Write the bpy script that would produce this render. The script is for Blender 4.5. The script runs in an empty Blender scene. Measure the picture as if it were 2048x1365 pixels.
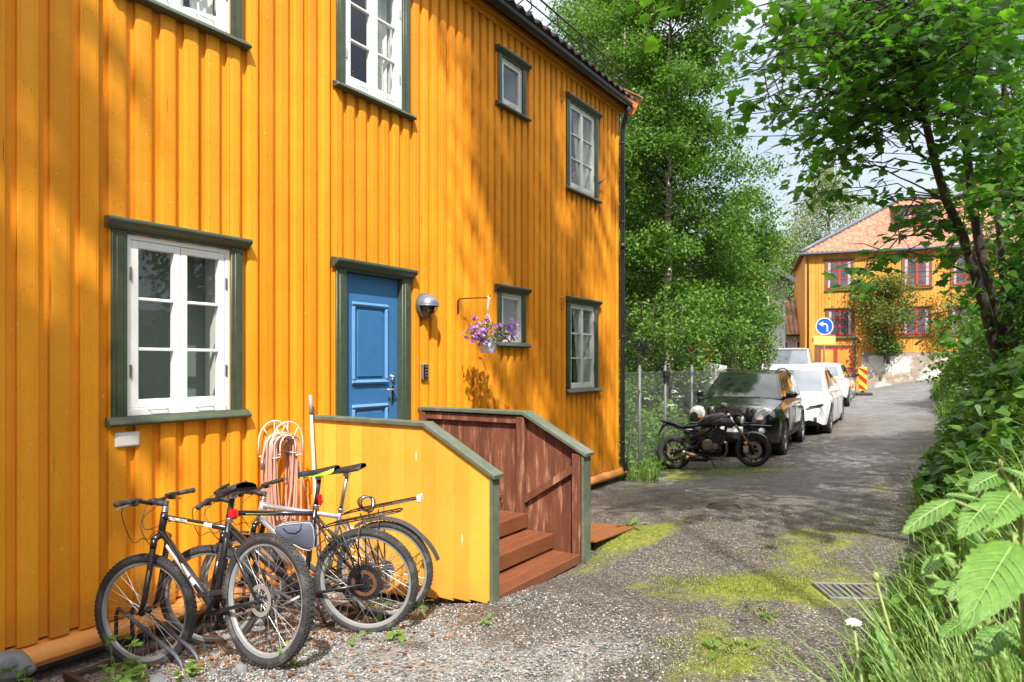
import bpy, math, random, bmesh
import numpy as np
from mathutils import Vector, Matrix, noise

R = random.Random(11)
rng = np.random.default_rng(11)
SC = bpy.context.scene
COL = SC.collection
PI = math.pi
rad = math.radians


# ------------------------------------------------------------------ mesh builder
class MB:
    """collects shapes and links them as ONE mesh object"""

    def __init__(s):
        s.V, s.F, s.I, s.S = [], [], [], []

    def add(s, vs, fs, mi=0, sm=False, M=None):
        o = len(s.V)
        if M is not None:
            vs = [tuple(M @ Vector(v)) for v in vs]
        s.V.extend([tuple(v) for v in vs])
        for f in fs:
            s.F.append(tuple(i + o for i in f))
            s.I.append(mi)
            s.S.append(sm)
        return s

    def box(s, x0, x1, y0, y1, z0, z1, mi=0, b=0.0, M=None):
        lo, hi = (min(x0, x1), min(y0, y1), min(z0, z1)), (max(x0, x1), max(y0, y1), max(z0, z1))
        b = min(b, 0.45 * min(hi[i] - lo[i] for i in range(3)))
        if b <= 0:
            vs = [(x, y, z) for x in (lo[0], hi[0]) for y in (lo[1], hi[1]) for z in (lo[2], hi[2])]
            fs = [(0, 1, 3, 2), (4, 6, 7, 5), (0, 4, 5, 1), (2, 3, 7, 6), (0, 2, 6, 4), (1, 5, 7, 3)]
            return s.add(vs, fs, mi, False, M)
        idx, vs = {}, []
        for c in [(i, j, k) for i in (0, 1) for j in (0, 1) for k in (0, 1)]:
            for a in range(3):
                p = []
                for d in range(3):
                    e = hi[d] if c[d] else lo[d]
                    if d != a:
                        e += -b if c[d] else b
                    p.append(e)
                idx[(c, a)] = len(vs)
                vs.append(tuple(p))
        fs = []
        for a in range(3):
            d1, d2 = [d for d in range(3) if d != a]
            for sg in (0, 1):
                q = []
                for (i, j) in ((0, 0), (1, 0), (1, 1), (0, 1)):
                    c = [0, 0, 0]
                    c[a], c[d1], c[d2] = sg, i, j
                    q.append(idx[(tuple(c), a)])
                fs.append(tuple(q))
            for i in (0, 1):
                for j in (0, 1):
                    c0, c1 = [0, 0, 0], [0, 0, 0]
                    c0[d1], c0[d2], c0[a] = i, j, 0
                    c1[d1], c1[d2], c1[a] = i, j, 1
                    c0, c1 = tuple(c0), tuple(c1)
                    fs.append((idx[(c0, d1)], idx[(c1, d1)], idx[(c1, d2)], idx[(c0, d2)]))
        for c in [(i, j, k) for i in (0, 1) for j in (0, 1) for k in (0, 1)]:
            fs.append((idx[(c, 0)], idx[(c, 1)], idx[(c, 2)]))
        return s.add(vs, fs, mi, False, M)

    def tube(s, pts, r, n=8, mi=0, closed=False, sm=True, M=None, cap=True):
        P = [Vector(p) for p in pts]
        m = len(P)
        rs = list(r) if isinstance(r, (list, tuple)) else [r] * m
        vs, fs = [], []
        up = None
        for i in range(m):
            if closed:
                t = (P[(i + 1) % m] - P[i - 1])
            else:
                t = P[min(i + 1, m - 1)] - P[max(i - 1, 0)]
            if t.length < 1e-9:
                t = Vector((0, 0, 1))
            t.normalize()
            if up is None:
                up = Vector((0, 0, 1)) if abs(t.z) < 0.9 else Vector((1, 0, 0))
            a = t.cross(up)
            if a.length < 1e-6:
                a = t.cross(Vector((0.3, 1, 0.2)))
            a.normalize()
            bb = a.cross(t).normalized()
            up = bb
            for k in range(n):
                an = 2 * PI * k / n
                vs.append(P[i] + (a * math.cos(an) + bb * math.sin(an)) * rs[i])
        for i in range(m if closed else m - 1):
            j = (i + 1) % m
            for k in range(n):
                l = (k + 1) % n
                fs.append((i * n + k, i * n + l, j * n + l, j * n + k))
        if not closed and cap:
            fs.append(tuple(range(n - 1, -1, -1)))
            fs.append(tuple((m - 1) * n + k for k in range(n)))
        return s.add(vs, fs, mi, sm, M)

    def lathe(s, prof, o=(0, 0, 0), d=(0, 0, 1), n=16, mi=0, sm=True, a0=0.0, a1=2 * PI, closed=False, M=None):
        """prof: (radius, height along d)"""
        d = Vector(d).normalized()
        a = d.orthogonal().normalized()
        if abs(d.z) < 0.5:
            a = (Vector((0, 0, 1)) - d * d.z).normalized()
        bb = d.cross(a)
        o = Vector(o)
        full = abs(a1 - a0 - 2 * PI) < 1e-6
        cnt = n if full else n + 1
        vs, fs = [], []
        for (r, h) in prof:
            for k in range(cnt):
                an = a0 + (a1 - a0) * k / n
                vs.append(o + d * h + (a * math.cos(an) + bb * math.sin(an)) * r)
        m = len(prof)
        for i in range(m if closed else m - 1):
            j = (i + 1) % m
            for k in range(n):
                l = (k + 1) % cnt
                fs.append((i * cnt + k, i * cnt + l, j * cnt + l, j * cnt + k))
        return s.add(vs, fs, mi, sm, M)

    def disc(s, o, d, r, n=16, mi=0, h=0.004):
        return s.lathe([(0.0005, -h), (r, -h), (r, h), (0.0005, h)], o, d, n, mi, False)

    def prism(s, poly, f, h0, h1, mi=0, sm=False, M=None, b=0.0):
        """poly: 2-D outline; f(u, v, h) gives the 3-D point; b: bevel of both rims"""
        n = len(poly)
        rings = []
        if b > 0:
            cx = sum(p[0] for p in poly) / n
            cy = sum(p[1] for p in poly) / n
            ins = []
            for i in range(n):
                p, q, w = poly[i - 1], poly[i], poly[(i + 1) % n]
                e1 = Vector((q[0] - p[0], q[1] - p[1])).normalized()
                e2 = Vector((w[0] - q[0], w[1] - q[1])).normalized()
                nn = Vector((-(e1.y + e2.y), e1.x + e2.x))
                if nn.length < 1e-6:
                    nn = Vector((-e1.y, e1.x))
                nn.normalize()
                ins.append((q[0] + nn.x * b, q[1] + nn.y * b))
            area = sum(poly[i - 1][0] * poly[i][1] - poly[i][0] * poly[i - 1][1] for i in range(n))
            if area < 0:
                ins = [(2 * q[0] - k[0], 2 * q[1] - k[1]) for q, k in zip(poly, ins)]
            sg = 1 if h1 > h0 else -1
            rings = [(ins, h0), (poly, h0 + sg * b), (poly, h1 - sg * b), (ins, h1)]
        else:
            rings = [(poly, h0), (poly, h1)]
        vs, fs = [], []
        for pl, h in rings:
            vs += [f(p[0], p[1], h) for p in pl]
        for i in range(len(rings) - 1):
            for k in range(n):
                l = (k + 1) % n
                fs.append((i * n + k, i * n + l, (i + 1) * n + l, (i + 1) * n + k))
        fs.append(tuple(range(n - 1, -1, -1)))
        fs.append(tuple((len(rings) - 1) * n + k for k in range(n)))
        return s.add(vs, fs, mi, sm, M)

    def ell(s, c, r, n=12, m=8, mi=0, M=None, sm=True):
        rx, ry, rz = (r, r, r) if isinstance(r, (int, float)) else r
        vs = [(c[0], c[1], c[2] - rz)]
        for i in range(1, m):
            ph = -PI / 2 + PI * i / m
            for k in range(n):
                a = 2 * PI * k / n
                vs.append((c[0] + rx * math.cos(ph) * math.cos(a), c[1] + ry * math.cos(ph) * math.sin(a), c[2] + rz * math.sin(ph)))
        vs.append((c[0], c[1], c[2] + rz))
        fs = []
        for k in range(n):
            l = (k + 1) % n
            fs.append((0, 1 + l, 1 + k))
            fs.append((len(vs) - 1, 1 + (m - 2) * n + k, 1 + (m - 2) * n + l))
        for i in range(m - 2):
            for k in range(n):
                l = (k + 1) % n
                fs.append((1 + i * n + k, 1 + i * n + l, 1 + (i + 1) * n + l, 1 + (i + 1) * n + k))
        return s.add(vs, fs, mi, sm, M)

    def grid(s, f, nu, nv, mi=0, sm=True, M=None):
        vs = [f(i / nu, j / nv) for i in range(nu + 1) for j in range(nv + 1)]
        w = nv + 1
        fs = [(i * w + j, (i + 1) * w + j, (i + 1) * w + j + 1, i * w + j + 1) for i in range(nu) for j in range(nv)]
        return s.add(vs, fs, mi, sm, M)

    def build(s, name, mats, parent=None, recalc=True, auto=None):
        me = bpy.data.meshes.new(name)
        me.from_pydata([tuple(v) for v in s.V], [], s.F)
        for m in (mats if isinstance(mats, (list, tuple)) else [mats]):
            me.materials.append(m)
        if len(s.F):
            me.polygons.foreach_set('material_index', s.I)
            me.polygons.foreach_set('use_smooth', s.S)
        if recalc:
            bm = bmesh.new()
            bm.from_mesh(me)
            bmesh.ops.recalc_face_normals(bm, faces=bm.faces)
            bm.to_mesh(me)
            bm.free()
        if auto:
            me.set_sharp_from_angle(angle=rad(auto))
        me.update()
        o = bpy.data.objects.new(name, me)
        COL.objects.link(o)
        if parent is not None:
            o.parent = parent
        return o


def raw_mesh(name, V, F, mats, parent=None, smooth=False, attr=None):
    """numpy mesh: V (n,3); F (m,k) all faces with the same number of corners"""
    me = bpy.data.meshes.new(name)
    V = np.asarray(V, dtype=np.float32)
    F = np.asarray(F, dtype=np.int32)
    me.vertices.add(len(V))
    me.vertices.foreach_set('co', V.ravel())
    me.loops.add(F.size)
    me.loops.foreach_set('vertex_index', F.ravel())
    me.polygons.add(len(F))
    me.polygons.foreach_set('loop_start', np.arange(0, F.size, F.shape[1], dtype=np.int32))
    if smooth:
        me.polygons.foreach_set('use_smooth', np.ones(len(F), dtype=bool))
    me.update(calc_edges=True)
    me.validate()
    for m in (mats if isinstance(mats, (list, tuple)) else [mats]):
        me.materials.append(m)
    if attr is not None:
        a = me.attributes.new('shade', 'FLOAT', 'POINT')
        a.data.foreach_set('value', np.asarray(attr, dtype=np.float32))
    o = bpy.data.objects.new(name, me)
    COL.objects.link(o)
    if parent is not None:
        o.parent = parent
    return o


def rotmats(ax, ay, az):
    """arrays of Euler angles -> (n,3,3), order Z*Y*X"""
    cx, sx, cy, sy, cz, sz = np.cos(ax), np.sin(ax), np.cos(ay), np.sin(ay), np.cos(az), np.sin(az)
    M = np.empty((len(ax), 3, 3))
    M[:, 0, 0] = cz * cy
    M[:, 0, 1] = cz * sy * sx - sz * cx
    M[:, 0, 2] = cz * sy * cx + sz * sx
    M[:, 1, 0] = sz * cy
    M[:, 1, 1] = sz * sy * sx + cz * cx
    M[:, 1, 2] = sz * sy * cx - cz * sx
    M[:, 2, 0] = -sy
    M[:, 2, 1] = cy * sx
    M[:, 2, 2] = cy * cx
    return M


def scatter(name, tv, tf, pos, rot, scale, mats, parent=None, smooth=False):
    """copies of one small template (a leaf, a stone) in one mesh"""
    tv = np.asarray(tv, float)
    tf = np.asarray(tf, int)
    n = len(pos)
    scale = np.asarray(scale, float)
    sc = scale[:, None, None] if scale.ndim == 1 else scale[:, None, :]
    P = np.einsum('nij,nkj->nki', rot, tv[None] * sc) + np.asarray(pos)[:, None, :]
    F = (tf[None] + (np.arange(n) * len(tv))[:, None, None]).reshape(-1, tf.shape[1])
    return raw_mesh(name, P.reshape(-1, 3), F, mats, parent, smooth)


def smooth_pts(P, k=5):
    P = [Vector(p) for p in P]
    Q = [P[0] * 2 - P[1]] + P + [P[-1] * 2 - P[-2]]
    out = []
    for i in range(1, len(Q) - 2):
        a, b, c, d = Q[i - 1:i + 3]
        for j in range(k):
            t = j / k
            out.append(.5 * ((2 * b) + (c - a) * t + (2 * a - 5 * b + 4 * c - d) * t * t + (3 * b - a - 3 * c + d) * t ** 3))
    return out + [P[-1]]


def tag(o, label=None, cat=None, group=None, kind=None):
    if label: o['label'] = label
    if cat: o['category'] = cat
    if group: o['group'] = group
    if kind: o['kind'] = kind
    return o


def thing(name, label, cat, loc=(0, 0, 0), rz=0.0, group=None, mw=None):
    o = bpy.data.objects.new(name, None)
    COL.objects.link(o)
    o.empty_display_size = 0.2
    if mw is not None:
        o.matrix_world = mw
    else:
        o.location = loc
        o.rotation_euler = (0, 0, rz)
    return tag(o, label, cat, group)


def copy_tree(o, parent=None):
    c = o.copy()
    COL.objects.link(c)
    if parent is not None:
        c.parent = parent
    for ch in [k for k in bpy.data.objects if k.parent == o]:
        copy_tree(ch, c)
    return c


def text_mesh(name, s, size, M, m, parent, extrude=0.0008):
    cu = bpy.data.curves.new(name, 'FONT')
    cu.body = s
    cu.size = size
    cu.extrude = extrude
    cu.align_x = 'CENTER'
    cu.align_y = 'CENTER'
    o = bpy.data.objects.new(name, cu)
    COL.objects.link(o)
    me = bpy.data.meshes.new_from_object(o.evaluated_get(bpy.context.evaluated_depsgraph_get()))
    bpy.data.objects.remove(o)
    me.name = name
    me.transform(M)
    me.materials.clear()
    me.materials.append(m)
    t = bpy.data.objects.new(name, me)
    COL.objects.link(t)
    t.parent = parent
    return t


# ------------------------------------------------------------------ materials
def new_mat(name):
    m = bpy.data.materials.new(name)
    m.use_nodes = True
    nt = m.node_tree
    nt.nodes.clear()
    out = nt.nodes.new('ShaderNodeOutputMaterial')
    return m, nt, out


def N(nt, t, **kw):
    n = nt.nodes.new(t)
    for k, v in kw.items():
        if k in ('operation', 'blend_type', 'data_type', 'feature', 'noise_dimensions', 'attribute_name', 'noise_type', 'clamp', 'use_clamp', 'wave_type', 'bands_direction', 'vector_type'):
            setattr(n, k, v)
        else:
            n.inputs[k].default_value = v
    return n


def L(nt, a, b):
    nt.links.new(a, b)


def ramp(nt, stops):
    r = nt.nodes.new('ShaderNodeValToRGB')
    e = r.color_ramp.elements
    while len(e) < len(stops):
        e.new(0.5)
    for k, (p, c) in enumerate(stops):
        e[k].position = p
        e[k].color = (c[0], c[1], c[2], 1) if not isinstance(c, (int, float)) else (c, c, c, 1)
    return r


def mixc(nt, fac, a, b, blend='MIX'):
    m = nt.nodes.new('ShaderNodeMix')
    m.data_type = 'RGBA'
    m.blend_type = blend
    for sock, v in ((m.inputs[0], fac), (m.inputs[6], a), (m.inputs[7], b)):
        if hasattr(v, 'links'):
            L(nt, v, sock)
        elif isinstance(v, (int, float)):
            sock.default_value = v
        else:
            sock.default_value = (v[0], v[1], v[2], 1)
    return m.outputs[2]


def pm(name, col, rough=0.5, metal=0.0, var=0.12, scale=6.0, bump=0.0, bscale=60.0, spec=0.5, coat=0.0, stretch=(1, 1, 1), island=0.0, col2=None, c2amt=0.5, c2scale=3.0, sheen=0.0, dist=0.004):
    """painted / metal / wood surface: base colour with soft wear, optional second colour in patches, optional fine bump"""
    m, nt, out = new_mat(name)
    p = nt.nodes.new('ShaderNodeBsdfPrincipled')
    p.inputs['Metallic'].default_value = metal
    p.inputs['Specular IOR Level'].default_value = spec
    p.inputs['Coat Weight'].default_value = coat
    p.inputs['Coat Roughness'].default_value = 0.05
    tc = nt.nodes.new('ShaderNodeTexCoord')
    mp = N(nt, 'ShaderNodeMapping', Scale=stretch)
    L(nt, tc.outputs['Object'], mp.inputs['Vector'])
    nz = N(nt, 'ShaderNodeTexNoise', Scale=scale, Detail=5.0, Roughness=0.6)
    L(nt, mp.outputs[0], nz.inputs['Vector'])
    hsv = N(nt, 'ShaderNodeHueSaturation')
    hsv.inputs['Color'].default_value = (*col, 1)
    if col2:
        n2 = N(nt, 'ShaderNodeTexNoise', Scale=c2scale, Detail=6.0, Roughness=0.65)
        L(nt, mp.outputs[0], n2.inputs['Vector'])
        rp = ramp(nt, [(0.62 - 0.3 * c2amt, 0.0), (0.72 - 0.2 * c2amt, 1.0)])
        L(nt, n2.outputs[0], rp.inputs[0])
        L(nt, mixc(nt, rp.outputs[0], col, col2), hsv.inputs['Color'])
    mr = N(nt, 'ShaderNodeMapRange')
    mr.inputs[1].default_value, mr.inputs[2].default_value = 0.25, 0.75
    mr.inputs[3].default_value, mr.inputs[4].default_value = 1 - var, 1 + var
    L(nt, nz.outputs[0], mr.inputs[0])
    val = mr.outputs[0]
    if island:
        g = nt.nodes.new('ShaderNodeNewGeometry')
        m2 = N(nt, 'ShaderNodeMapRange')
        m2.inputs[3].default_value, m2.inputs[4].default_value = 1 - island, 1 + island
        L(nt, g.outputs['Random Per Island'], m2.inputs[0])
        mul = N(nt, 'ShaderNodeMath', operation='MULTIPLY')
        L(nt, val, mul.inputs[0])
        L(nt, m2.outputs[0], mul.inputs[1])
        val = mul.outputs[0]
    L(nt, val, hsv.inputs['Value'])
    L(nt, hsv.outputs[0], p.inputs['Base Color'])
    r2 = N(nt, 'ShaderNodeMapRange')
    r2.inputs[3].default_value, r2.inputs[4].default_value = max(0.02, rough * 0.8), min(1, rough * 1.2)
    L(nt, nz.outputs[0], r2.inputs[0])
    L(nt, r2.outputs[0], p.inputs['Roughness'])
    if bump:
        b1 = N(nt, 'ShaderNodeTexNoise', Scale=bscale, Detail=4.0)
        L(nt, mp.outputs[0], b1.inputs['Vector'])
        bp = N(nt, 'ShaderNodeBump', Strength=bump, Distance=dist)
        L(nt, b1.outputs[0], bp.inputs['Height'])
        L(nt, bp.outputs[0], p.inputs['Normal'])
    L(nt, p.outputs[0], out.inputs[0])
    return m


def leafm(name, a, b, trans=0.35, rough=0.45, tcol=None, spec=0.3, scale=0.0):
    """leaf: colour varies leaf by leaf between a and b, light shines through"""
    m, nt, out = new_mat(name)
    g = nt.nodes.new('ShaderNodeNewGeometry')
    rp = ramp(nt, [(0.0, a), (0.55, tuple((x + y) / 2 for x, y in zip(a, b))), (1.0, b)])
    L(nt, g.outputs['Random Per Island'], rp.inputs[0])
    p = nt.nodes.new('ShaderNodeBsdfPrincipled')
    p.inputs['Roughness'].default_value = rough
    p.inputs['Specular IOR Level'].default_value = spec
    L(nt, rp.outputs[0], p.inputs['Base Color'])
    t = nt.nodes.new('ShaderNodeBsdfTranslucent')
    tc = tcol or (1.25, 1.35, 0.6)
    L(nt, mixc(nt, 1.0, rp.outputs[0], tc, 'MULTIPLY'), t.inputs[0])
    mx = nt.nodes.new('ShaderNodeMixShader')
    mx.inputs[0].default_value = trans
    L(nt, p.outputs[0], mx.inputs[1])
    L(nt, t.outputs[0], mx.inputs[2])
    L(nt, mx.outputs[0], out.inputs[0])
    return m


def glassm(name, tint=(0.75, 0.8, 0.78), refl=1.0, see=0.85):
    """thin window glass: mirror by Fresnel, see-through otherwise"""
    m, nt, out = new_mat(name)
    lw = N(nt, 'ShaderNodeLayerWeight', Blend=0.5)
    fr = N(nt, 'ShaderNodeMath', operation='POWER')
    fr.inputs[1].default_value = 4.0
    L(nt, lw.outputs['Facing'], fr.inputs[0])
    g = N(nt, 'ShaderNodeBsdfGlossy', Roughness=0.01)
    g.inputs[0].default_value = (refl, refl, refl, 1)
    t = nt.nodes.new('ShaderNodeBsdfTransparent')
    t.inputs[0].default_value = (*[c * see for c in tint], 1)
    tc = nt.nodes.new('ShaderNodeTexCoord')
    nz = N(nt, 'ShaderNodeTexNoise', Scale=3.0, Detail=1.0)
    L(nt, tc.outputs['Object'], nz.inputs['Vector'])
    bp = N(nt, 'ShaderNodeBump', Strength=0.05, Distance=0.02)
    L(nt, nz.outputs[0], bp.inputs['Height'])
    L(nt, bp.outputs[0], g.inputs['Normal'])
    ad = N(nt, 'ShaderNodeMath', operation='MULTIPLY_ADD')
    ad.inputs[1].default_value, ad.inputs[2].default_value = 0.9, 0.075
    L(nt, fr.outputs[0], ad.inputs[0])
    mx = nt.nodes.new('ShaderNodeMixShader')
    L(nt, ad.outputs[0], mx.inputs[0])
    L(nt, t.outputs[0], mx.inputs[1])
    L(nt, g.outputs[0], mx.inputs[2])
    L(nt, mx.outputs[0], out.inputs[0])
    return m


def siding_mat(name, c, c2):
    """thick brushed oil paint on sawn boards: per-board tone, fine horizontal saw marks, small chips and streaks"""
    m, nt, out = new_mat(name)
    p = nt.nodes.new('ShaderNodeBsdfPrincipled')
    tc = nt.nodes.new('ShaderNodeTexCoord')
    g = nt.nodes.new('ShaderNodeNewGeometry')
    hs = N(nt, 'ShaderNodeHueSaturation')
    mp = N(nt, 'ShaderNodeMapping', Scale=(1, 6, 0.5))
    L(nt, tc.outputs['Object'], mp.inputs[0])
    n1 = N(nt, 'ShaderNodeTexNoise', Scale=1.6, Detail=6.0, Roughness=0.65)
    L(nt, mp.outputs[0], n1.inputs[0])
    rp = ramp(nt, [(0.3, 0.0), (0.7, 1.0)])
    L(nt, n1.outputs[0], rp.inputs[0])
    L(nt, mixc(nt, rp.outputs[0], c, c2), hs.inputs['Color'])
    mr = N(nt, 'ShaderNodeMapRange')
    mr.inputs[3].default_value, mr.inputs[4].default_value = 0.82, 1.10
    L(nt, g.outputs['Random Per Island'], mr.inputs[0])
    L(nt, mr.outputs[0], hs.inputs['Value'])
    # chips: rare pale flecks
    vo = N(nt, 'ShaderNodeTexNoise', Scale=38.0, Detail=2.0)
    L(nt, tc.outputs['Object'], vo.inputs[0])
    r2 = ramp(nt, [(0.735, 0.0), (0.76, 1.0)])
    L(nt, vo.outputs[0], r2.inputs[0])
    chips = mixc(nt, r2.outputs[0], hs.outputs[0], (0.78, 0.5, 0.2))
    # faded patches, fine dark cracks along the grain, rain-splash dirt low on the boards
    n4 = N(nt, 'ShaderNodeTexNoise', Scale=0.9, Detail=7.0, Roughness=0.7)
    L(nt, tc.outputs['Object'], n4.inputs[0])
    r4 = ramp(nt, [(0.38, (0.95, 0.92, 0.86)), (0.62, (1.06, 1.10, 1.25))])
    L(nt, n4.outputs[0], r4.inputs[0])
    chips = mixc(nt, 1.0, chips, r4.outputs[0], 'MULTIPLY')
    m5 = N(nt, 'ShaderNodeMapping', Scale=(30, 60, 1.3))
    L(nt, tc.outputs['Object'], m5.inputs[0])
    n5 = N(nt, 'ShaderNodeTexNoise', Scale=1.0, Detail=4.0)
    L(nt, m5.outputs[0], n5.inputs[0])
    r5_ = ramp(nt, [(0.69, (1, 1, 1)), (0.74, (0.45, 0.36, 0.30))])
    L(nt, n5.outputs[0], r5_.inputs[0])
    chips = mixc(nt, 1.0, chips, r5_.outputs[0], 'MULTIPLY')
    sx = nt.nodes.new('ShaderNodeSeparateXYZ')
    L(nt, tc.outputs['Object'], sx.inputs[0])
    dz = N(nt, 'ShaderNodeMath', operation='MULTIPLY_ADD')
    dz.inputs[1].default_value = 0.9
    L(nt, n4.outputs[0], dz.inputs[0])
    L(nt, sx.outputs[2], dz.inputs[2])
    md = N(nt, 'ShaderNodeMapRange')
    md.inputs[1].default_value, md.inputs[2].default_value = 0.30, 0.62
    md.inputs[3].default_value, md.inputs[4].default_value = 0.35, 0.0
    L(nt, dz.outputs[0], md.inputs[0])
    L(nt, mixc(nt, md.outputs[0], chips, (0.34, 0.16, 0.06)), p.inputs['Base Color'])
    p.inputs['Roughness'].default_value = 0.58
    p.inputs['Specular IOR Level'].default_value = 0.2
    m2 = N(nt, 'ShaderNodeMapping', Scale=(14, 14, 130))
    L(nt, tc.outputs['Object'], m2.inputs[0])
    n3 = N(nt, 'ShaderNodeTexNoise', Scale=1.0, Detail=3.0)
    L(nt, m2.outputs[0], n3.inputs[0])
    bp = N(nt, 'ShaderNodeBump', Strength=0.35, Distance=0.003)
    L(nt, n3.outputs[0], bp.inputs['Height'])
    L(nt, bp.outputs[0], p.inputs['Normal'])
    L(nt, p.outputs[0], out.inputs[0])
    return m


MT = dict(
    siding=siding_mat('orange_yellow_siding_paint', (0.79, 0.29, 0.013), (0.82, 0.33, 0.02)),
    fresh=siding_mat('fresh_yellow_panel_paint', (0.83, 0.38, 0.04), (0.85, 0.42, 0.055)),
    green=pm('dark_green_trim_paint', (0.058, 0.076, 0.045), 0.42, var=0.2, scale=14, bump=0.25, bscale=90),
    green2=pm('weathered_green_coping_paint', (0.10, 0.125, 0.085), 0.5, var=0.25, scale=10, bump=0.3, bscale=70, col2=(0.15, 0.17, 0.13), c2amt=0.4),
    white=pm('white_window_paint', (0.80, 0.80, 0.78), 0.4, var=0.05, bump=0.1),
    offwhite=pm('off_white_plastic', (0.72, 0.71, 0.68), 0.45, var=0.06),
    blue=pm('blue_door_paint', (0.045, 0.16, 0.36), 0.38, var=0.08, bump=0.15, bscale=50),
    bluelight=pm('lighter_blue_moulding_paint', (0.12, 0.28, 0.52), 0.35, var=0.06),
    black=pm('black_paint', (0.012, 0.012, 0.013), 0.35, var=0.2),
    blackm=pm('matt_black_plastic', (0.02, 0.02, 0.021), 0.6, var=0.2),
    gutter=pm('black_lacquered_sheet_metal', (0.012, 0.013, 0.016), 0.3, var=0.15, coat=0.2),
    rubber=pm('tyre_rubber', (0.035, 0.034, 0.034), 0.8, var=0.25, bump=0.2, bscale=200, col2=(0.09, 0.085, 0.08), c2amt=0.35, c2scale=12),
    steel=pm('brushed_steel', (0.55, 0.55, 0.56), 0.3, metal=1.0, var=0.12),
    chrome=pm('polished_chrome', (0.75, 0.75, 0.76), 0.12, metal=1.0, var=0.05),
    alu=pm('grey_aluminium', (0.42, 0.42, 0.43), 0.38, metal=0.9, var=0.1),
    rust=pm('rusty_steel', (0.16, 0.065, 0.03), 0.75, metal=0.3, var=0.35, scale=25),
    galv=pm('galvanised_steel', (.15, .155, .16), .6, metal=.3, var=0.2, scale=20),
    stain=pm('red_brown_stained_wood', (0.17, 0.058, 0.03), 0.6, var=0.35, scale=5, stretch=(4, 4, 0.6), bump=0.4, bscale=30, island=0.22, col2=(0.30, 0.15, 0.09), c2amt=0.3, c2scale=5),
    tread=pm('red_brown_tread_paint', (0.20, 0.068, 0.03), 0.38, var=0.2, scale=6, stretch=(3, 0.8, 3), bump=0.2, bscale=40, island=0.1),
    dark=pm('dark_interior', (0.018, 0.02, 0.021), 0.9, var=0.3),
    blind=pm('grey_green_roller_blind', (.17, .20, .19), 0.85, var=0.08, scale=2),
    reveal=pm('pale_window_reveal', (0.6, 0.62, 0.6), 0.6, var=0.06),
    curtain=pm('white_curtain_cloth', (0.72, 0.72, 0.68), 0.9, var=0.1),
    stone=pm('grey_stone', (.16, .165, .175), 0.85, var=0.4, scale=14, bump=0.8, bscale=40, dist=0.01),
    concrete=pm('weathered_concrete', (0.27, 0.25, 0.22), 0.9, var=0.2, bump=0.4, bscale=60),
    glass=glassm('window_glass', (.96, .985, .975), .9, .985),
)
# ------------------------------------------------------------------ terrain
CTRL = [(0, 1.7, -.3), (0, -4, -.25), (0, 4, -.32), (0, 7, -.3), (0, 10.4, -.33), (.54, 2.28, -.235), (1.67, 2.33, .02), (1.55, 3.25, -.12), (.45, 3.3, -.27), (1.45, 3.7, -.19),
        (2, 4.02, -.07), (1.86, 5.49, -.14), (1.45, 6.5, -.06), (1.85, 5.8, -.09), (2.5, 7.9, 0), (.35, 12.16, -.30), (1.74, 12.48, -.18), (1.9, 14.2, -.12), (.1, 14.2, -.18), (1.8, 16.9, -.14), (1.84, 18.9, -.10), (.1, 19, -.1),
        (1.06, 25.7, .2), (1.1, 28.7, .45), (-2.1, 38.6, .4), (5.33, 40.5, 1.1), (.5, 38.8, .3), (.91, 34.6, .42), (4.16, 35.5, 1.0), (4.16, 39.0, 1.05), (8, 40, 1.3), (4.15, 5.35, .03), (4.3, 15.4, .0), (3.9, 31.75, .5), (3, 2, .05), (3, 9, 0), (3, 20, .0),
        (4.2, 1, .05), (2.5, 0, .05), (4, 10, .02), (-6, 12, -.2), (-6, 20, .1), (-6, 30, .5), (14, 42, 1.6), (10, 70, 2.5), (-14, 70, 2.0), (-12, 5, -.3), (4.2, -6, .05), (30, 20, 2), (60, 60, 4), (-60, 60, 2), (0, 160, 3)]
_cp = np.array(CTRL, float)
_n = len(_cp)
_A = np.zeros((_n + 3, _n + 3))
_d = np.sqrt(((_cp[:, None, :2] - _cp[None, :, :2]) ** 2).sum(-1) + 0.15)
_A[:_n, :_n] = _d
_A[:_n, _n] = 1
_A[:_n, _n + 1:] = _cp[:, :2]
_A[_n, :_n] = 1
_A[_n + 1:, :_n] = _cp[:, :2].T
_w = np.linalg.solve(_A, np.concatenate([_cp[:, 2], [0, 0, 0]]))


def sstep(a, b, x):
    t = np.clip((x - a) / (b - a), 0, 1)
    return t * t * (3 - 2 * t)


def edge_x(y):
    """right edge of the lane"""
    y = np.asarray(y, float)
    return 4.42 + 0.10 * np.sin(y * 1.3) + 0.06 * np.sin(y * 3.1 + 1) - 0.55 * sstep(18, 32, y)


def GA(x, y):
    x, y = np.atleast_1d(np.asarray(x, float)), np.atleast_1d(np.asarray(y, float))
    d = np.sqrt((x[:, None] - _cp[None, :, 0]) ** 2 + (y[:, None] - _cp[None, :, 1]) ** 2 + 0.15)
    z = d @ _w[:_n] + _w[_n] + x * _w[_n + 1] + y * _w[_n + 2]
    b = x - edge_x(y)
    # the bank on the right of the lane
    k = 1 - sstep(30.5, 34, y)
    near = 0.9 + 0.1 * sstep(3.0, 8.0, y)
    z = z + k * near * (1.15 * sstep(0, 0.95, b) + 0.22 * np.clip(b - 0.9, 0, 6))
    return z


def G(x, y):
    return float(GA([x], [y])[0])


def axis(parts):
    a = [parts[0][0]]
    for lo, hi, st in parts:
        n = max(1, int(round((hi - lo) / st)))
        a += [lo + (hi - lo) * (i + 1) / n for i in range(n)]
    return np.array(a)


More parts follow.
